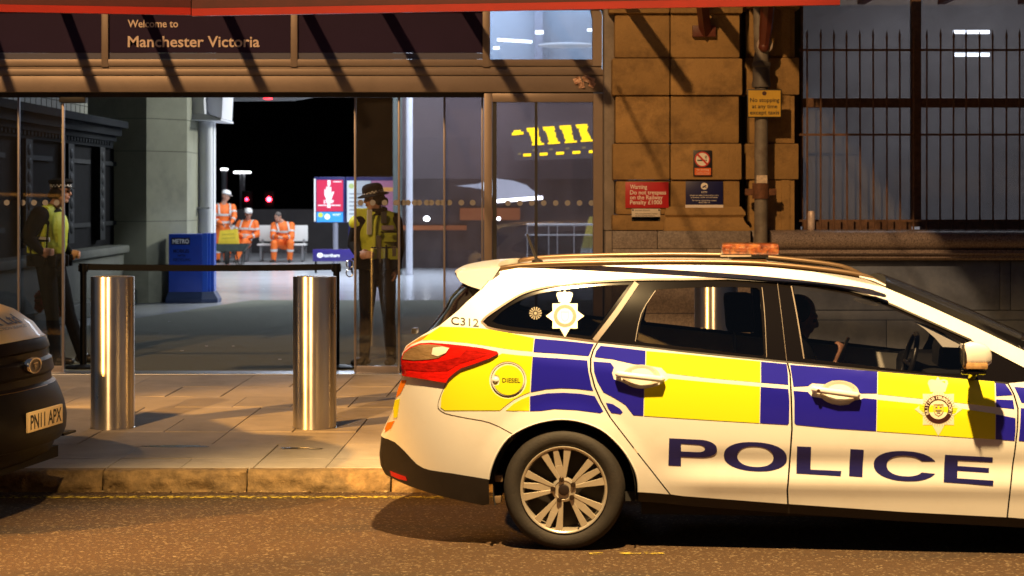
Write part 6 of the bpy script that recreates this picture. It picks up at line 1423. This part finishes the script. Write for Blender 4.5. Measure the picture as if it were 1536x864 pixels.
class Body:
    def __init__(s): s.mb = MB(); s.pr = []; s.tags = []
    def cap(s, a, b, ra, rb, t):
        a, b = Vector(a), Vector(b); n = 6; pts = [a.lerp(b, i / n) for i in range(n + 1)]; d = (b - a).normalized()
        rr = [ra + (rb - ra) * i / n for i in range(n + 1)]
        pre = [a - d * ra * q for q in (.98, .8, .45)]; post = [b + d * rb * q for q in (.45, .8, .98)]
        s.mb.tube(pre + pts + post, [ra * .2, ra * .6, ra * .893] + rr + [rb * .893, rb * .6, rb * .2], 14); s.pr.append(('c', a, b, ra, rb)); s.tags.append(t)
    def chain(s, pts, rad, t):
        for i in range(len(pts) - 1): s.cap(pts[i], pts[i + 1], rad[i], rad[i + 1], t)
    def ell(s, c, r, t, rot=None):
        s.mb.ball(c, r, 20, 14, rot); s.pr.append(('e', Vector(c), Vector(r), rot)); s.tags.append(t)
    def build(s, name, mats, order, parent, vox=.0075, smooth=4):
        me = bpy.data.meshes.new(name); me.from_pydata(s.mb.v, [], s.mb.f); o = bpy.data.objects.new('tmp_body', me); COL.objects.link(o)
        bm = bmesh.new(); bm.from_mesh(me); bmesh.ops.recalc_face_normals(bm, faces=bm.faces); bm.to_mesh(me); bm.free()
        r = o.modifiers.new('r', 'REMESH'); r.mode = 'VOXEL'; r.voxel_size = vox
        q = o.modifiers.new('s', 'SMOOTH'); q.factor = .5; q.iterations = smooth
        dg = bpy.context.evaluated_depsgraph_get(); dg.update(); m2 = bpy.data.meshes.new_from_object(o.evaluated_get(dg)); bpy.data.objects.remove(o)
        n = len(m2.polygons); c = np.empty(n * 3); m2.polygons.foreach_get('center', c); c = c.reshape(-1, 3); best = np.full(n, 1e9); idx = np.zeros(n, dtype=np.int32)
        for p, t in zip(s.pr, s.tags):
            if p[0] == 'c':
                a, b = np.array(p[1]), np.array(p[2]); ab = b - a; k = np.clip(((c - a) @ ab) / max(1e-9, ab @ ab), 0, 1); d = np.linalg.norm(c - (a + k[:, None] * ab), axis=1) - (p[3] + (p[4] - p[3]) * k)
            else:
                x = c - np.array(p[1])
                if p[3] is not None: x = x @ np.array(p[3])
                rr = np.array(p[2]); kk = np.linalg.norm(x / rr, axis=1); d = (kk - 1) * rr.min()
            m = d < best; best[m] = d[m]; idx[m] = order.index(t)
        m2.materials.clear()
        for m in mats: m2.materials.append(m)
        m2.polygons.foreach_set('material_index', idx); m2.shade_smooth()
        m2.name = name; o2 = bpy.data.objects.new(name, m2); COL.objects.link(o2); o2.parent = parent; return o2
def rotzx(yaw, pitch=0, roll=0):
    """columns: right, forward-back (face looks along -y), up"""
    return Matrix.Rotation(yaw, 3, 'Z') @ Matrix.Rotation(pitch, 3, 'X') @ Matrix.Rotation(roll, 3, 'Y')
def head(B, c, rot, k=1.0, skin='skin', female=False):
    c = Vector(c)
    def q(x, y, z): return c + rot @ Vector((x * k, y * k, z * k))
    B.ell(c + rot @ Vector((0, .012, .018)) * k, (.074 * k, .092 * k, .098 * k), skin, rot); B.ell(q(0, -.018, -.045), (.058 * k, .068 * k, .070 * k), skin, rot)
    B.cap(q(-.022, -.052, -.092), q(.022, -.052, -.092), .022 * k, .022 * k, skin)                       # chin
    B.chain([q(0, -.078, .012), q(0, -.098, -.022), q(0, -.100, -.030)], [.010 * k, .014 * k, .013 * k], skin)   # nose
    for s_ in (-1, 1):
        B.cap(q(s_ * .012, -.084, .020), q(s_ * .048, -.070, .020), .013 * k, .011 * k, skin); B.ell(q(s_ * .030, -.0795, -.001), (.012 * k, .008 * k, .0075 * k), 'eye', rot)
        B.ell(q(s_ * .042, -.055, -.035), (.020 * k, .020 * k, .018 * k), skin, rot); B.ell(q(s_ * .077, .012, -.012), (.010 * k, .020 * k, .032 * k), skin, rot); B.ell(q(s_ * .012, -.088, -.032), (.008 * k, .010 * k, .008 * k), skin, rot)
    B.cap(q(-.020, -.082, -.062), q(.020, -.082, -.062), .0085 * k, .0085 * k, 'lip')
    return q
def hand(B, wr, d, pn, side, curl=.5, k=1.0, t='skin'):
    """palm from the wrist along d; pn = direction the palm faces; side = +1/-1 for the thumb side"""
    wr, d, pn = Vector(wr), Vector(d).normalized(), Vector(pn).normalized(); pn = (pn - d * pn.dot(d)).normalized(); ac = d.cross(pn) * side
    rot = Matrix((ac, pn, d)).transposed(); B.cap(wr - d * .01, wr + d * .03 * k, .026 * k, .026 * k, t); B.ell(wr + d * .050 * k, (.042 * k, .017 * k, .050 * k), t, rot)
    for i, (o_, L) in enumerate(((.030, .072), (.010, .080), (-.010, .075), (-.029, .058))):
        p = wr + d * .088 * k + ac * o_ * k; pts = [p - d * .02 * k, p]; a = 0
        for j, f in enumerate((.45, .32, .23)):
            a += curl * (.8, 1.0, .7)[j]; pts.append(pts[-1] + (d * math.cos(a) + pn * math.sin(a)) * L * f * k)
        B.chain(pts, [.0105 * k, .0100 * k, .0092 * k, .0086 * k, .0076 * k], t)
    b = wr + d * .022 * k + ac * .030 * k; e = b + (ac * .6 + d * .75 + pn * .3 * (.5 + curl)).normalized() * .038 * k; f = e + (d * .8 + pn * (.3 + .7 * curl) - ac * .15 * curl).normalized() * .032 * k
    B.chain([b - ac * .01, b, e, f], [.015 * k, .014 * k, .012 * k, .010 * k], t)
def boot(B, an, toe, t='boot'):
    an = Vector(an); d = Vector(toe); d.z = 0; d.normalize(); s = Vector((-d.y, d.x, 0))
    B.cap(an, (an.x, an.y, .06), .050, .048, t); B.chain([(an.x - d.x * .05, an.y - d.y * .05, .038), (an.x + d.x * .07, an.y + d.y * .07, .040), (an.x + d.x * .165, an.y + d.y * .165, .034)], [.037, .043, .034], t)
def person(J, tops, legs, skin=SKIN, boots=BOOTM, sleeve_skin=False, hd=None, parent=None, vox=.0075, build=1.0, hands=None, arm=1.0, name='body'):
    B = Body(); V = {k: Vector(v) for k, v in J.items()}; b = build
    head(B, V['head'], hd); B.cap(V['neck'], V['head'] + Vector((0, .01, -.05)), .056 * b, .052, 'skin')
    ac = (V['shR'] - V['shL']).normalized(); up = (V['neck'] - V['pelvis']).normalized(); fw = ac.cross(up); rt = Matrix((ac, -fw, up)).transposed()
    ch = V['neck'].lerp(V['pelvis'], .34); wa = V['neck'].lerp(V['pelvis'], .72)
    B.ell(ch, (.175 * b, .118 * b, .205), 'top', rt); B.ell(wa, (.150 * b, .112 * b, .17), 'top', rt); B.ell(V['pelvis'] + up * .02, (.165 * b, .122 * b, .115), 'leg', rt); B.cap(ch, wa, .125 * b, .125 * b, 'top'); B.cap(wa, V['pelvis'], .128 * b, .13 * b, 'top')
    B.cap(V['shL'] * .82 + V['shR'] * .18, V['neck'] - up * .01, .066, .062, 'top'); B.cap(V['shR'] * .82 + V['shL'] * .18, V['neck'] - up * .01, .066, .062, 'top')
    for s_ in 'LR':
        sh, el, wr = V['sh' + s_], V['el' + s_], V['wr' + s_]
        B.chain([sh, sh.lerp(el, .5), el], [.068 * b * arm, .062 * b * arm, .052 * b * arm], 'top'); B.chain([el, el.lerp(wr, .3), wr], [.052 * b * arm, .051 * b * (.5 + .5 * arm), .036], 'skin' if sleeve_skin else 'top')
        h = (hands or {}).get(s_, {}); d = h.get('d', wr - el); pn = h.get('pn', (1 if s_ == 'L' else -1, 0, 0)); hand(B, wr, d, pn, h.get('side', 1 if s_ == 'L' else -1), h.get('curl', .5))
        hp, kn, an = V['hip' + s_], V['kn' + s_], V['an' + s_]
        B.chain([hp, hp.lerp(kn, .5), kn], [.096 * b, .084 * b, .063 * b], 'leg'); B.chain([kn, kn.lerp(an, .35), an], [.063 * b, .062 * b, .048 * b], 'leg')
        boot(B, an, V['toe' + s_] - an)
    order = ['skin', 'eye', 'lip', 'top', 'leg', 'boot']; return B.build(name, [skin, EYE, LIP, tops, legs, boots], order, parent, vox)
def shell(J, name, mats, parent, k=.028, lo=.80, hi=.08, vox=.009, collar=True, shr=.62, b=1.0):
    """a waistcoat fitted round the trunk"""
    B = Body(); V = {q: Vector(v) for q, v in J.items()}; ac = (V['shR'] - V['shL']).normalized(); up = (V['neck'] - V['pelvis']).normalized(); fw = ac.cross(up); rt = Matrix((ac, -fw, up)).transposed()
    ch = V['neck'].lerp(V['pelvis'], .36); wa = V['neck'].lerp(V['pelvis'], .66)
    B.ell(ch, (.178 * b + k * .6, .118 * b + k, .195), 'v', rt); B.ell(wa, (.155 * b + k * .7, .112 * b + k, .13), 'v', rt); B.cap(ch, wa, .128 * b + k, .128 * b + k, 'v')
    for s_ in 'LR': B.cap(V['sh' + s_].lerp(V['neck'], 1 - shr), V['sh' + s_].lerp(V['neck'], .75) - up * .01, .072, .066, 'v')
    o = B.build(name, mats, ['v'], parent, vox, 3); return o, ch, wa, ac, fw, up
def patchbox(name, c, ac, fw, up, w, h, d, mat, parent, bev=.008):
    rt = Matrix((ac, fw, up)).transposed(); mb = MB(); mb.box(-w / 2, -d / 2, -h / 2, w / 2, d / 2, h / 2, min(bev, d * .4)); mb.v = [tuple(rt @ Vector(v) + c) for v in mb.v]; return mb.build(name, mat, parent)
def chequer_band(hat, pts, hh, name='chequered_band'):
    mw, mk = MB(), MB(); n = len(pts)
    for i in range(n):
        a, b = Vector(pts[i]), Vector(pts[(i + 1) % n])
        for r in range(2):
            m = mw if (i + r) % 2 == 0 else mk; z0, z1 = hh * r / 2, hh * (r + 1) / 2; m.add([a + Vector((0, 0, z0)), b + Vector((0, 0, z0)), b + Vector((0, 0, z1)), a + Vector((0, 0, z1))], [(0, 1, 2, 3)])
    mw.build(name, M('band_white', (.75, .75, .75), .5), hat, smooth=False); mk.build('dark_checks', HATM, hat, smooth=False)

# ---- officer at the left, seen in profile, facing right
OD = 19.75
oa = empty('person', (X(92, OD), OD, .208), 'police officer in hi-vis vest and chequered cap facing right at the left door', 'person', 'police officers in the doorway')
s = OD / FPX
def jp(u, v, dy=0, o=(92, OD)): return ((u - o[0]) * o[1] / FPX, dy, CAMZ - .208 - (v - HY) * o[1] / FPX)
JA = dict(head=jp(91, 287), neck=jp(80, 311), pelvis=jp(74, 396), shL=jp(78, 322, .17), shR=jp(66, 323, -.18), elL=jp(75, 358, .24), wrL=jp(100, 380, .16), elR=jp(51, 354, -.26), wrR=jp(70, 376, -.24),
          hipL=jp(80, 400, .085), hipR=jp(72, 400, -.085), knL=jp(100, 472, .10), knR=jp(82, 473, -.10), anL=jp(121, 541, .12), anR=jp(88, 541, -.12), toeL=jp(140, 549, .10), toeR=jp(108, 549, -.16))
ROT_A = rotzx(R(86), R(0)); 
person(JA, BLACKC, BLACKC, hd=ROT_A, parent=oa, hands={'R': dict(d=(1, .2, -.1), pn=(0, 1, 0), curl=.8, side=-1), 'L': dict(d=(1, -.3, -.2), pn=(0, -1, 0), curl=.7)}, build=1.04, arm=1.32)
v_, ch, wa, ac, fw, up = shell(JA, 'hivis_vest', [HIYEL], oa, b=1.04)
def vest_bits(v_, ch, wa, ac, fw, up, spec):
    for (nm, dx, dz, w, h, d, m) in spec: patchbox(nm, ch + ac * dx + up * dz + fw * (.152), ac, fw, up, w, h, d, m, v_)
vest_bits(v_, ch, wa, ac, fw, up, [('pouch', -.09, -.02, .10, .11, .05, HIYEL), ('pouch', .09, -.04, .10, .10, .05, HIYEL), ('pouch', .08, -.19, .12, .13, .06, HIYEL), ('pouch', -.08, -.19, .12, .13, .06, HIYEL), ('radio', .11, .10, .055, .11, .05, BLACKC), ('reflective_band', 0, -.115, .26, .04, .012, SILV)])
for dz in (-.02, -.19):
    patchbox('side_pouch', ch - ac * -.196 + up * dz + fw * .03, fw, ac, up, .13, .12, .035, HIYEL, v_)
    patchbox('dark_strap', ch + ac * .214 + up * (dz + .075) + fw * .02, fw, ac, up, .19, .016, .02, BLACKC, v_)
patchbox('reflective_band', ch + ac * .200 + up * -.105 + fw * .02, fw, ac, up, .20, .045, .022, SILV, v_)
for fx in (-.055, .105): patchbox('dark_strap', ch + ac * .205 + up * -.12 + fw * fx, fw, ac, up, .014, .40, .026, BLACKC, v_)
patchbox('shoulder_strap', Vector(JA['shR']) + Vector((.02, .045, .072)), Vector((1, 0, 0)), Vector((0, 1, 0)), Vector((0, 0, 1)), .12, .03, .07, HIYEL, v_, .01)
# utility belt
mb = MB(); pb = Vector(JA['pelvis']) + Vector((.005, 0, .07)); mb.lathe([(.155, -.03), (.172, -.025), (.172, .025), (.155, .03)], (0, 0, 0), 'z', 32, cap=False); mb.v = [(x * .95 + pb.x, y * 1.12 + pb.y, z + pb.z) for x, y, z in mb.v]
for (a, w) in ((-1.9, .05), (-1.2, .04), (-2.6, .05), (-.5, .05), (.4, .04), (2.2, .06)): c = (pb.x + .175 * math.cos(a), pb.y + .195 * math.sin(a)); mb.box(c[0] - w, c[1] - .03, pb.z - .09, c[0] + w, c[1] + .03, pb.z + .02, .008)
mb.build('utility_belt', BLACKC, oa)
def lathe_hat(mb, prof, c, rot, seg=36, sx=1.0, sy=1.15):
    m2 = MB(); m2.lathe(prof, (0, 0, 0), 'z', seg, cap=False); mb.add([tuple(Vector(c) + rot @ Vector((v[0] * sx, v[1] * sy, v[2]))) for v in m2.v], m2.f)
hc = Vector(JA['head'])
mb = MB(); lathe_hat(mb, [(.070, .032), (.088, .036), (.092, .070), (.108, .092), (.104, .110), (.070, .122), (.0005, .126)], hc, ROT_A)
m2 = MB(); pk_ = [(-.085, -.075, .040), (-.05, -.118, .030), (0, -.142, .022), (.05, -.118, .030), (.085, -.075, .040), (.06, -.07, .046), (0, -.08, .048), (-.06, -.07, .046)]
mb.add([tuple(hc + ROT_A @ Vector(v)) for v in pk_] + [tuple(hc + ROT_A @ (Vector(v) + Vector((0, 0, .008)))) for v in pk_], [tuple(range(8)), tuple(range(15, 7, -1))] + [(i, (i + 1) % 8, (i + 1) % 8 + 8, i + 8) for i in range(8)])
hat = mb.build('peaked_cap', HATM, oa)
chequer_band(hat, [tuple(hc + ROT_A @ Vector((.0925 * math.cos(t), .0925 * 1.15 * math.sin(t), .040))) for t in np.linspace(0, 2 * math.pi, 37)[:-1]], .028)
mb = MB(); mb.ball(hc + ROT_A @ Vector((0, .030, -.012)), (.080, .098, .070), 20, 12); mb.ball(hc + ROT_A @ Vector((0, .085, -.040)), (.045, .045, .045)); mb.build('hair', HAIRM, oa)
mb = MB(); 
for sg in (-1, 1): mb.tube([tuple(hc + ROT_A @ Vector((sg * .032 + .021 * math.cos(t), -.092, .0 + .016 * math.sin(t)))) for t in np.linspace(0, 2 * math.pi, 15)], .0022, 6); mb.tube([tuple(hc + ROT_A @ Vector((sg * .054, -.090, .004))), tuple(hc + ROT_A @ Vector((sg * .078, .01, .006)))], .0022, 6)
mb.build('glasses', M('glasses_frame', (.02, .02, .02), .2), oa)

# ---- officer at the right: brimmed hat, turned three quarters to the left
OE = 19.55
ob = empty('person', (X(564, OE), OE, .208), 'police officer in brimmed hat and hi-vis vest behind the sliding door glass', 'person', 'police officers in the doorway')
def jb(u, v, dy=0): return jp(u, v, dy, (564, OE))
JB = dict(head=jb(561, 297, -.03), neck=jb(567, 318, 0), pelvis=jb(566, 402, .0), shL=jb(541, 331, -.04), shR=jb(590, 331, .06), elL=jb(531, 366, -.02), wrL=jb(541, 383, -.20), elR=jb(597, 372, .10), wrR=jb(594, 405, .02),
          hipL=jb(553, 405, -.01), hipR=jb(579, 405, .02), knL=jb(550, 475, -.03), knR=jb(583, 475, .0), anL=jb(546, 541, .02), anR=jb(587, 541, .04), toeL=jb(528, 549, -.16), toeR=jb(580, 549, -.20))
ROT_B = rotzx(R(-62), R(6))
person(JB, BLACKC, NAVYC, hd=ROT_B, parent=ob, build=1.0, hands={'L': dict(d=(.9, -.5, .12), pn=(.2, .9, -.2), curl=.55, side=1), 'R': dict(curl=.6)}, arm=1.22)
v_, ch, wa, ac, fw, up = shell(JB, 'hivis_vest', [HIYEL], ob, shr=.78)
vest_bits(v_, ch, wa, ac, fw, up, [('pouch', .08, -.04, .13, .10, .05, HIYEL), ('name_badge', .06, .045, .12, .045, .02, M('badge_pink', (.45, .35, .42), .5)), ('dark_strap', .07, .005, .16, .014, .065, BLACKC), ('pouch', -.03, -.20, .13, .12, .05, HIYEL), ('pouch', .12, -.20, .11, .12, .05, HIYEL),
  ('brown_strap', -.03, -.16, .045, .26, .058, GREYP), ('brown_strap', .12, -.18, .04, .10, .060, GREYP), ('dark_strap', -.03, -.145, .14, .014, .062, BLACKC), ('dark_strap', .12, -.145, .12, .014, .062, BLACKC), ('dark_strap', .045, -.2, .012, .16, .05, BLACKC), ('radio', .02, .145, .05, .11, .05, M('radio_grey', (.09, .09, .10), .35)), ('reflective_band', -.12, .10, .05, .24, .02, SILV)])
patchbox('shoulder_strap', Vector(JB['shL']) + Vector((.02, -.03, .060)), Vector((1, 0, 0)), Vector((0, 1, 0)), Vector((0, 0, 1)), .13, .12, .07, HIYEL, v_, .02)
mb = MB(); c = Vector(JB['shL']) + Vector((-.03, 0, -.02)); mb.ball(c, (.082, .085, .075)); mb.build('hivis_sleeve_cap', HIYEL, ob)
mb = MB(); pb = Vector(JB['pelvis']) + Vector((0, .0, .075)); mb.lathe([(.155, -.03), (.172, -.025), (.172, .025), (.155, .03)], (0, 0, 0), 'z', 32, cap=False); mb.v = [(x * 1.10 + pb.x, y * .90 + pb.y, z + pb.z) for x, y, z in mb.v]
for (a, w) in ((-1.57, .03), (-1.1, .045), (-.5, .045), (-2.1, .045), (-2.7, .05), (.2, .05)): c = (pb.x + .19 * math.cos(a), pb.y + .155 * math.sin(a)); mb.box(c[0] - w, c[1] - .035, pb.z - .085, c[0] + w, c[1] + .03, pb.z + .022, .008)
ub = mb.build('utility_belt', BLACKC, ob)
mb = MB(); q = Vector(jb(525, 396, -.05))
for dz in (0, -.085): mb.tube([(q.x + .032 * math.cos(t), q.y + .008 * math.cos(t), q.z + dz + .036 * math.sin(t)) for t in np.linspace(0, 2 * math.pi, 18)], .006, 8)
mb.tube([(q.x + .02, q.y, q.z + .05), (pb.x - .16, pb.y - .03, pb.z)], .010, 8); mb.build('handcuffs', M('cuff_steel', (.55, .55, .55), .25, 1.0), ub)
hc = Vector(JB['head']); TL = rotzx(R(-62), R(10)) 
mb = MB(); lathe_hat(mb, [(.138, .020), (.142, .028), (.134, .033), (.110, .042), (.094, .050), (.094, .080), (.092, .105), (.080, .128), (.050, .142), (.0005, .146)], hc, TL, sx=.95, sy=1.12); lathe_hat(mb, [(.138, .020), (.105, .032), (.085, .040)], hc, TL, sx=.95, sy=1.12)
hat = mb.build('brimmed_hat', HATM, ob)
chequer_band(hat, [tuple(hc + TL @ Vector((.0915 * math.cos(t), .0955 * 1.12 * math.sin(t), .050))) for t in np.linspace(0, 2 * math.pi, 37)[:-1]], .024)
mb = MB(); mb.ball(hc + ROT_B @ Vector((0, .032, -.005)), (.080, .096, .078), 20, 12); mb.ball(hc + ROT_B @ Vector((0, .105, -.045)), (.042, .042, .045)); mb.build('hair', HAIRM, ob)
mb = MB(); cl = Vector(JB['neck']); mb.tube([tuple(cl + Vector((.078 * math.cos(t), .075 * math.sin(t), .030 + .012 * math.sin(t)))) for t in np.linspace(0, 2 * math.pi, 20)], .016, 8, cap=False); mb.build('collar', BLACKC, ob)

# ---- track workers in orange
WDp = 50.2
def worker(u0, v0, D, lab, J, rot, legs=HIVIS, helmet=True, hands=None, build=1.08, boots=BOOTM):
    e = empty('person', (X(u0, D), D, .2), lab, 'person', 'track workers in orange')
    def j(u, v, dy=0): return ((u - u0) * D / FPX, dy, CAMZ - .2 - (v - HY) * D / FPX)
    JJ = {k: j(*v) for k, v in J.items()}; person(JJ, HIVIS, legs, hd=rot, parent=e, vox=.010, build=build, hands=hands, boots=boots, skin=SKIN)
    h = Vector(JJ['head']); mb = MB()
    if helmet:
        lathe_hat(mb, [(.104, .030), (.108, .036), (.104, .060), (.098, .100), (.078, .135), (.040, .152), (.0005, .156)], h, rot, sx=1.0, sy=1.15)
        pk_ = [(-.085, -.085, .036), (-.04, -.155, .030), (.04, -.155, .030), (.085, -.085, .036)]; mb.add([tuple(h + rot @ Vector(v)) for v in pk_] + [tuple(h + rot @ (Vector(v) + Vector((0, 0, .01)))) for v in pk_], [(0, 1, 2, 3), (7, 6, 5, 4), (0, 4, 5, 1), (1, 5, 6, 2), (2, 6, 7, 3)])
        hm = mb.build('helmet', HELM, e); mb = MB(); lathe_hat(mb, [(.1085, .036), (.1095, .040), (.1085, .050)], h, rot, sx=1.0, sy=1.15); mb.build('helmet_strap', BLACKC, hm)
    else:
        mb.ball(h + rot @ Vector((0, .018, .040)), (.082, .098, .078), 18, 12); mb.build('hair', M('grey_hair', (.12, .10, .09), .7), e)
    # reflective bands on the jacket
    V = {k: Vector(v) for k, v in JJ.items()}; ac = (V['shR'] - V['shL']).normalized(); up = (V['neck'] - V['pelvis']).normalized(); fw = ac.cross(up); rt = Matrix((ac, -fw, up)).transposed()
    def band(f, rx, ry, hh):
        c = V['neck'].lerp(V['pelvis'], f); mb = MB(); n = 28; vs = []
        for dz in (-hh, hh): vs += [tuple(c + rt @ Vector((rx * math.cos(2 * math.pi * i / n), ry * math.sin(2 * math.pi * i / n), dz))) for i in range(n)]
        mb.add(vs, [(i, (i + 1) % n, (i + 1) % n + n, i + n) for i in range(n)]); mb.build('reflective_band', SILV, e)
    band(.42, .186 * build, .132 * build, .026); band(.70, .170 * build, .136 * build, .026)
    for s_ in 'LR':
        for (a, b, f, r0) in ((V['sh' + s_], V['el' + s_], .55, .064), (V['el' + s_], V['wr' + s_], .5, .052)):
            d = (b - a).normalized(); c = a.lerp(b, f); mb = MB(); mb.tube([c - d * .024, c + d * .024], r0 * build, 16, cap=False); mb.build('reflective_band', SILV, e)
        for sy in (-1,):
            p0 = V['sh' + s_].lerp(V['neck'], .35); q0 = V['neck'].lerp(V['pelvis'], .40) + ac * ((V['sh' + s_] - V['neck']).dot(ac) * .62)
            for sg in (1, -1): mb = MB(); mb.tube([tuple(p0 + up * .062), tuple(p0 + up * .02 + fw * sg * .10), tuple(q0 + fw * sg * .131 * build)], .018, 6, sq=(1.2, .5)); mb.build('reflective_brace', SILV, e)
    if legs is HIVIS:
        for s_ in 'LR':
            a, b = V['kn' + s_], V['an' + s_]; d = (b - a).normalized(); c = a.lerp(b, .45); mb = MB(); mb.tube([c - d * .03, c + d * .03], .068 * build, 16, cap=False); mb.build('reflective_band', SILV, e)
    return e
worker(334, 392, 49.6, 'standing worker in orange jacket and white helmet seen from behind', dict(head=(339, 294, -.02), neck=(335, 305.5, .02), pelvis=(333, 345, .02), shL=(348, 311, .10), shR=(323, 311, -.06), elL=(352, 325, -.04), wrL=(349, 334, -.24), elR=(320.5, 328, -.12), wrR=(336, 336, -.30),
       hipL=(338, 347, .04), hipR=(328, 347, -.02), knL=(339, 367, .02), knR=(327, 367, -.04), anL=(338, 388.5, .08), anR=(326, 388.5, .02), toeL=(343, 392, -.05), toeR=(331, 392, -.12)), rotzx(R(120), R(14)), legs=HIVIS, build=1.28,
       hands={'L': dict(curl=.7), 'R': dict(curl=.7)})
worker(372, 390, 50.3, 'seated worker in white helmet lounging back behind the wheelbarrow', dict(head=(373.5, 321, -.12), neck=(372, 330.5, -.04), pelvis=(366, 364, -.14), shL=(360, 335, -.02), shR=(383.5, 335, -.06), elL=(353, 350, -.10), wrL=(366, 354, -.32), elR=(387, 352, -.12), wrR=(374, 356, -.34),
       hipL=(361, 365, -.16), hipR=(371, 365, -.16), knL=(350, 363, -.62), knR=(371, 362, -.64), anL=(346, 386.5, -.60), anR=(361, 386.5, -.72), toeL=(341, 390, -.82), toeR=(358, 390, -.95)), rotzx(R(14), R(4)), build=1.26, hands={'L': dict(d=(1, -.2, -.1), pn=(0, 1, 0), curl=.6), 'R': dict(d=(-1, -.2, -.1), pn=(0, 1, 0), curl=.6)})
worker(427, 391, 50.3, 'bareheaded seated worker in orange leaning forward with clasped hands', dict(head=(419, 324.5, -.32), neck=(424, 333, -.22), pelvis=(428, 364, -.14), shL=(413, 338, -.24), shR=(438, 338, -.16), elL=(412, 355, -.40), wrL=(421, 354, -.60), elR=(440, 356, -.36), wrR=(429, 354.5, -.60),
       hipL=(422, 365, -.16), hipR=(435, 365, -.16), knL=(415.5, 364, -.62), knR=(440, 364, -.62), anL=(415, 387, -.60), anR=(438.5, 387, -.58), toeL=(410, 391, -.80), toeR=(439, 391, -.82)), rotzx(R(-35), R(12)), helmet=False, build=1.34, hands={'L': dict(d=(1, -.35, -.2), pn=(0, .4, -1), curl=.8), 'R': dict(d=(-1, -.35, -.2), pn=(0, .4, -1), curl=.8)})

# ---- driver in the police car, looking down at a phone
dv = empty('person', C0 + cF * 1.16 + cN * .52 + Vector((0, 0, .30)), 'dim figure with a phone in the driver seat of the police car', 'person', rotz=-CAR_YAW)
def dj(u, v, w): s_, z_ = S2(u, v, w=w); return (s_ - 1.16, w - .52, z_ - .30)
JD = dict(head=dj(1200, 474, .52), neck=dj(1187, 508, .52), pelvis=(.10, 0, .33), shL=dj(1186, 530, .70), shR=dj(1184, 530, .34), elL=dj(1218, 575, .74), wrL=dj(1250, 560, .60), elR=dj(1218, 578, .30), wrR=dj(1255, 550, .40),
          hipL=(.14, .09, .30), hipR=(.14, -.09, .30), knL=(.58, .12, .36), knR=(.58, -.12, .36), anL=(.90, .12, .10), anR=(.90, -.12, .10), toeL=(1.1, .12, .04), toeR=(1.1, -.12, .04))
ROT_D = rotzx(R(90), R(14))
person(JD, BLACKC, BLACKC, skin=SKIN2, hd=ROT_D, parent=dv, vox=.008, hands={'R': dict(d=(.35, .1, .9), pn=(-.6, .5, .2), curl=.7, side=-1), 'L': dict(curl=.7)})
h = Vector(JD['head']); mb = MB(); mb.ball(h + ROT_D @ Vector((0, .022, .028)), (.082, .100, .086), 18, 12); mb.build('hair', HAIRM, dv)
q = C0 + cF * S2(1264, 525, w=.40)[0] + cN * .40 + Vector((0, 0, S2(1264, 525, w=.40)[1]))
mb = MB(); mb.box(-.006, -.036, -.075, .006, .036, .075, .003); ph = mb.build('mobile_phone', M('phone_black', (.01, .01, .01), .2), loc=q); ph.rotation_euler = (0, R(25), -CAR_YAW)
tag(ph, 'black mobile phone in the hand of the driver', 'phone')
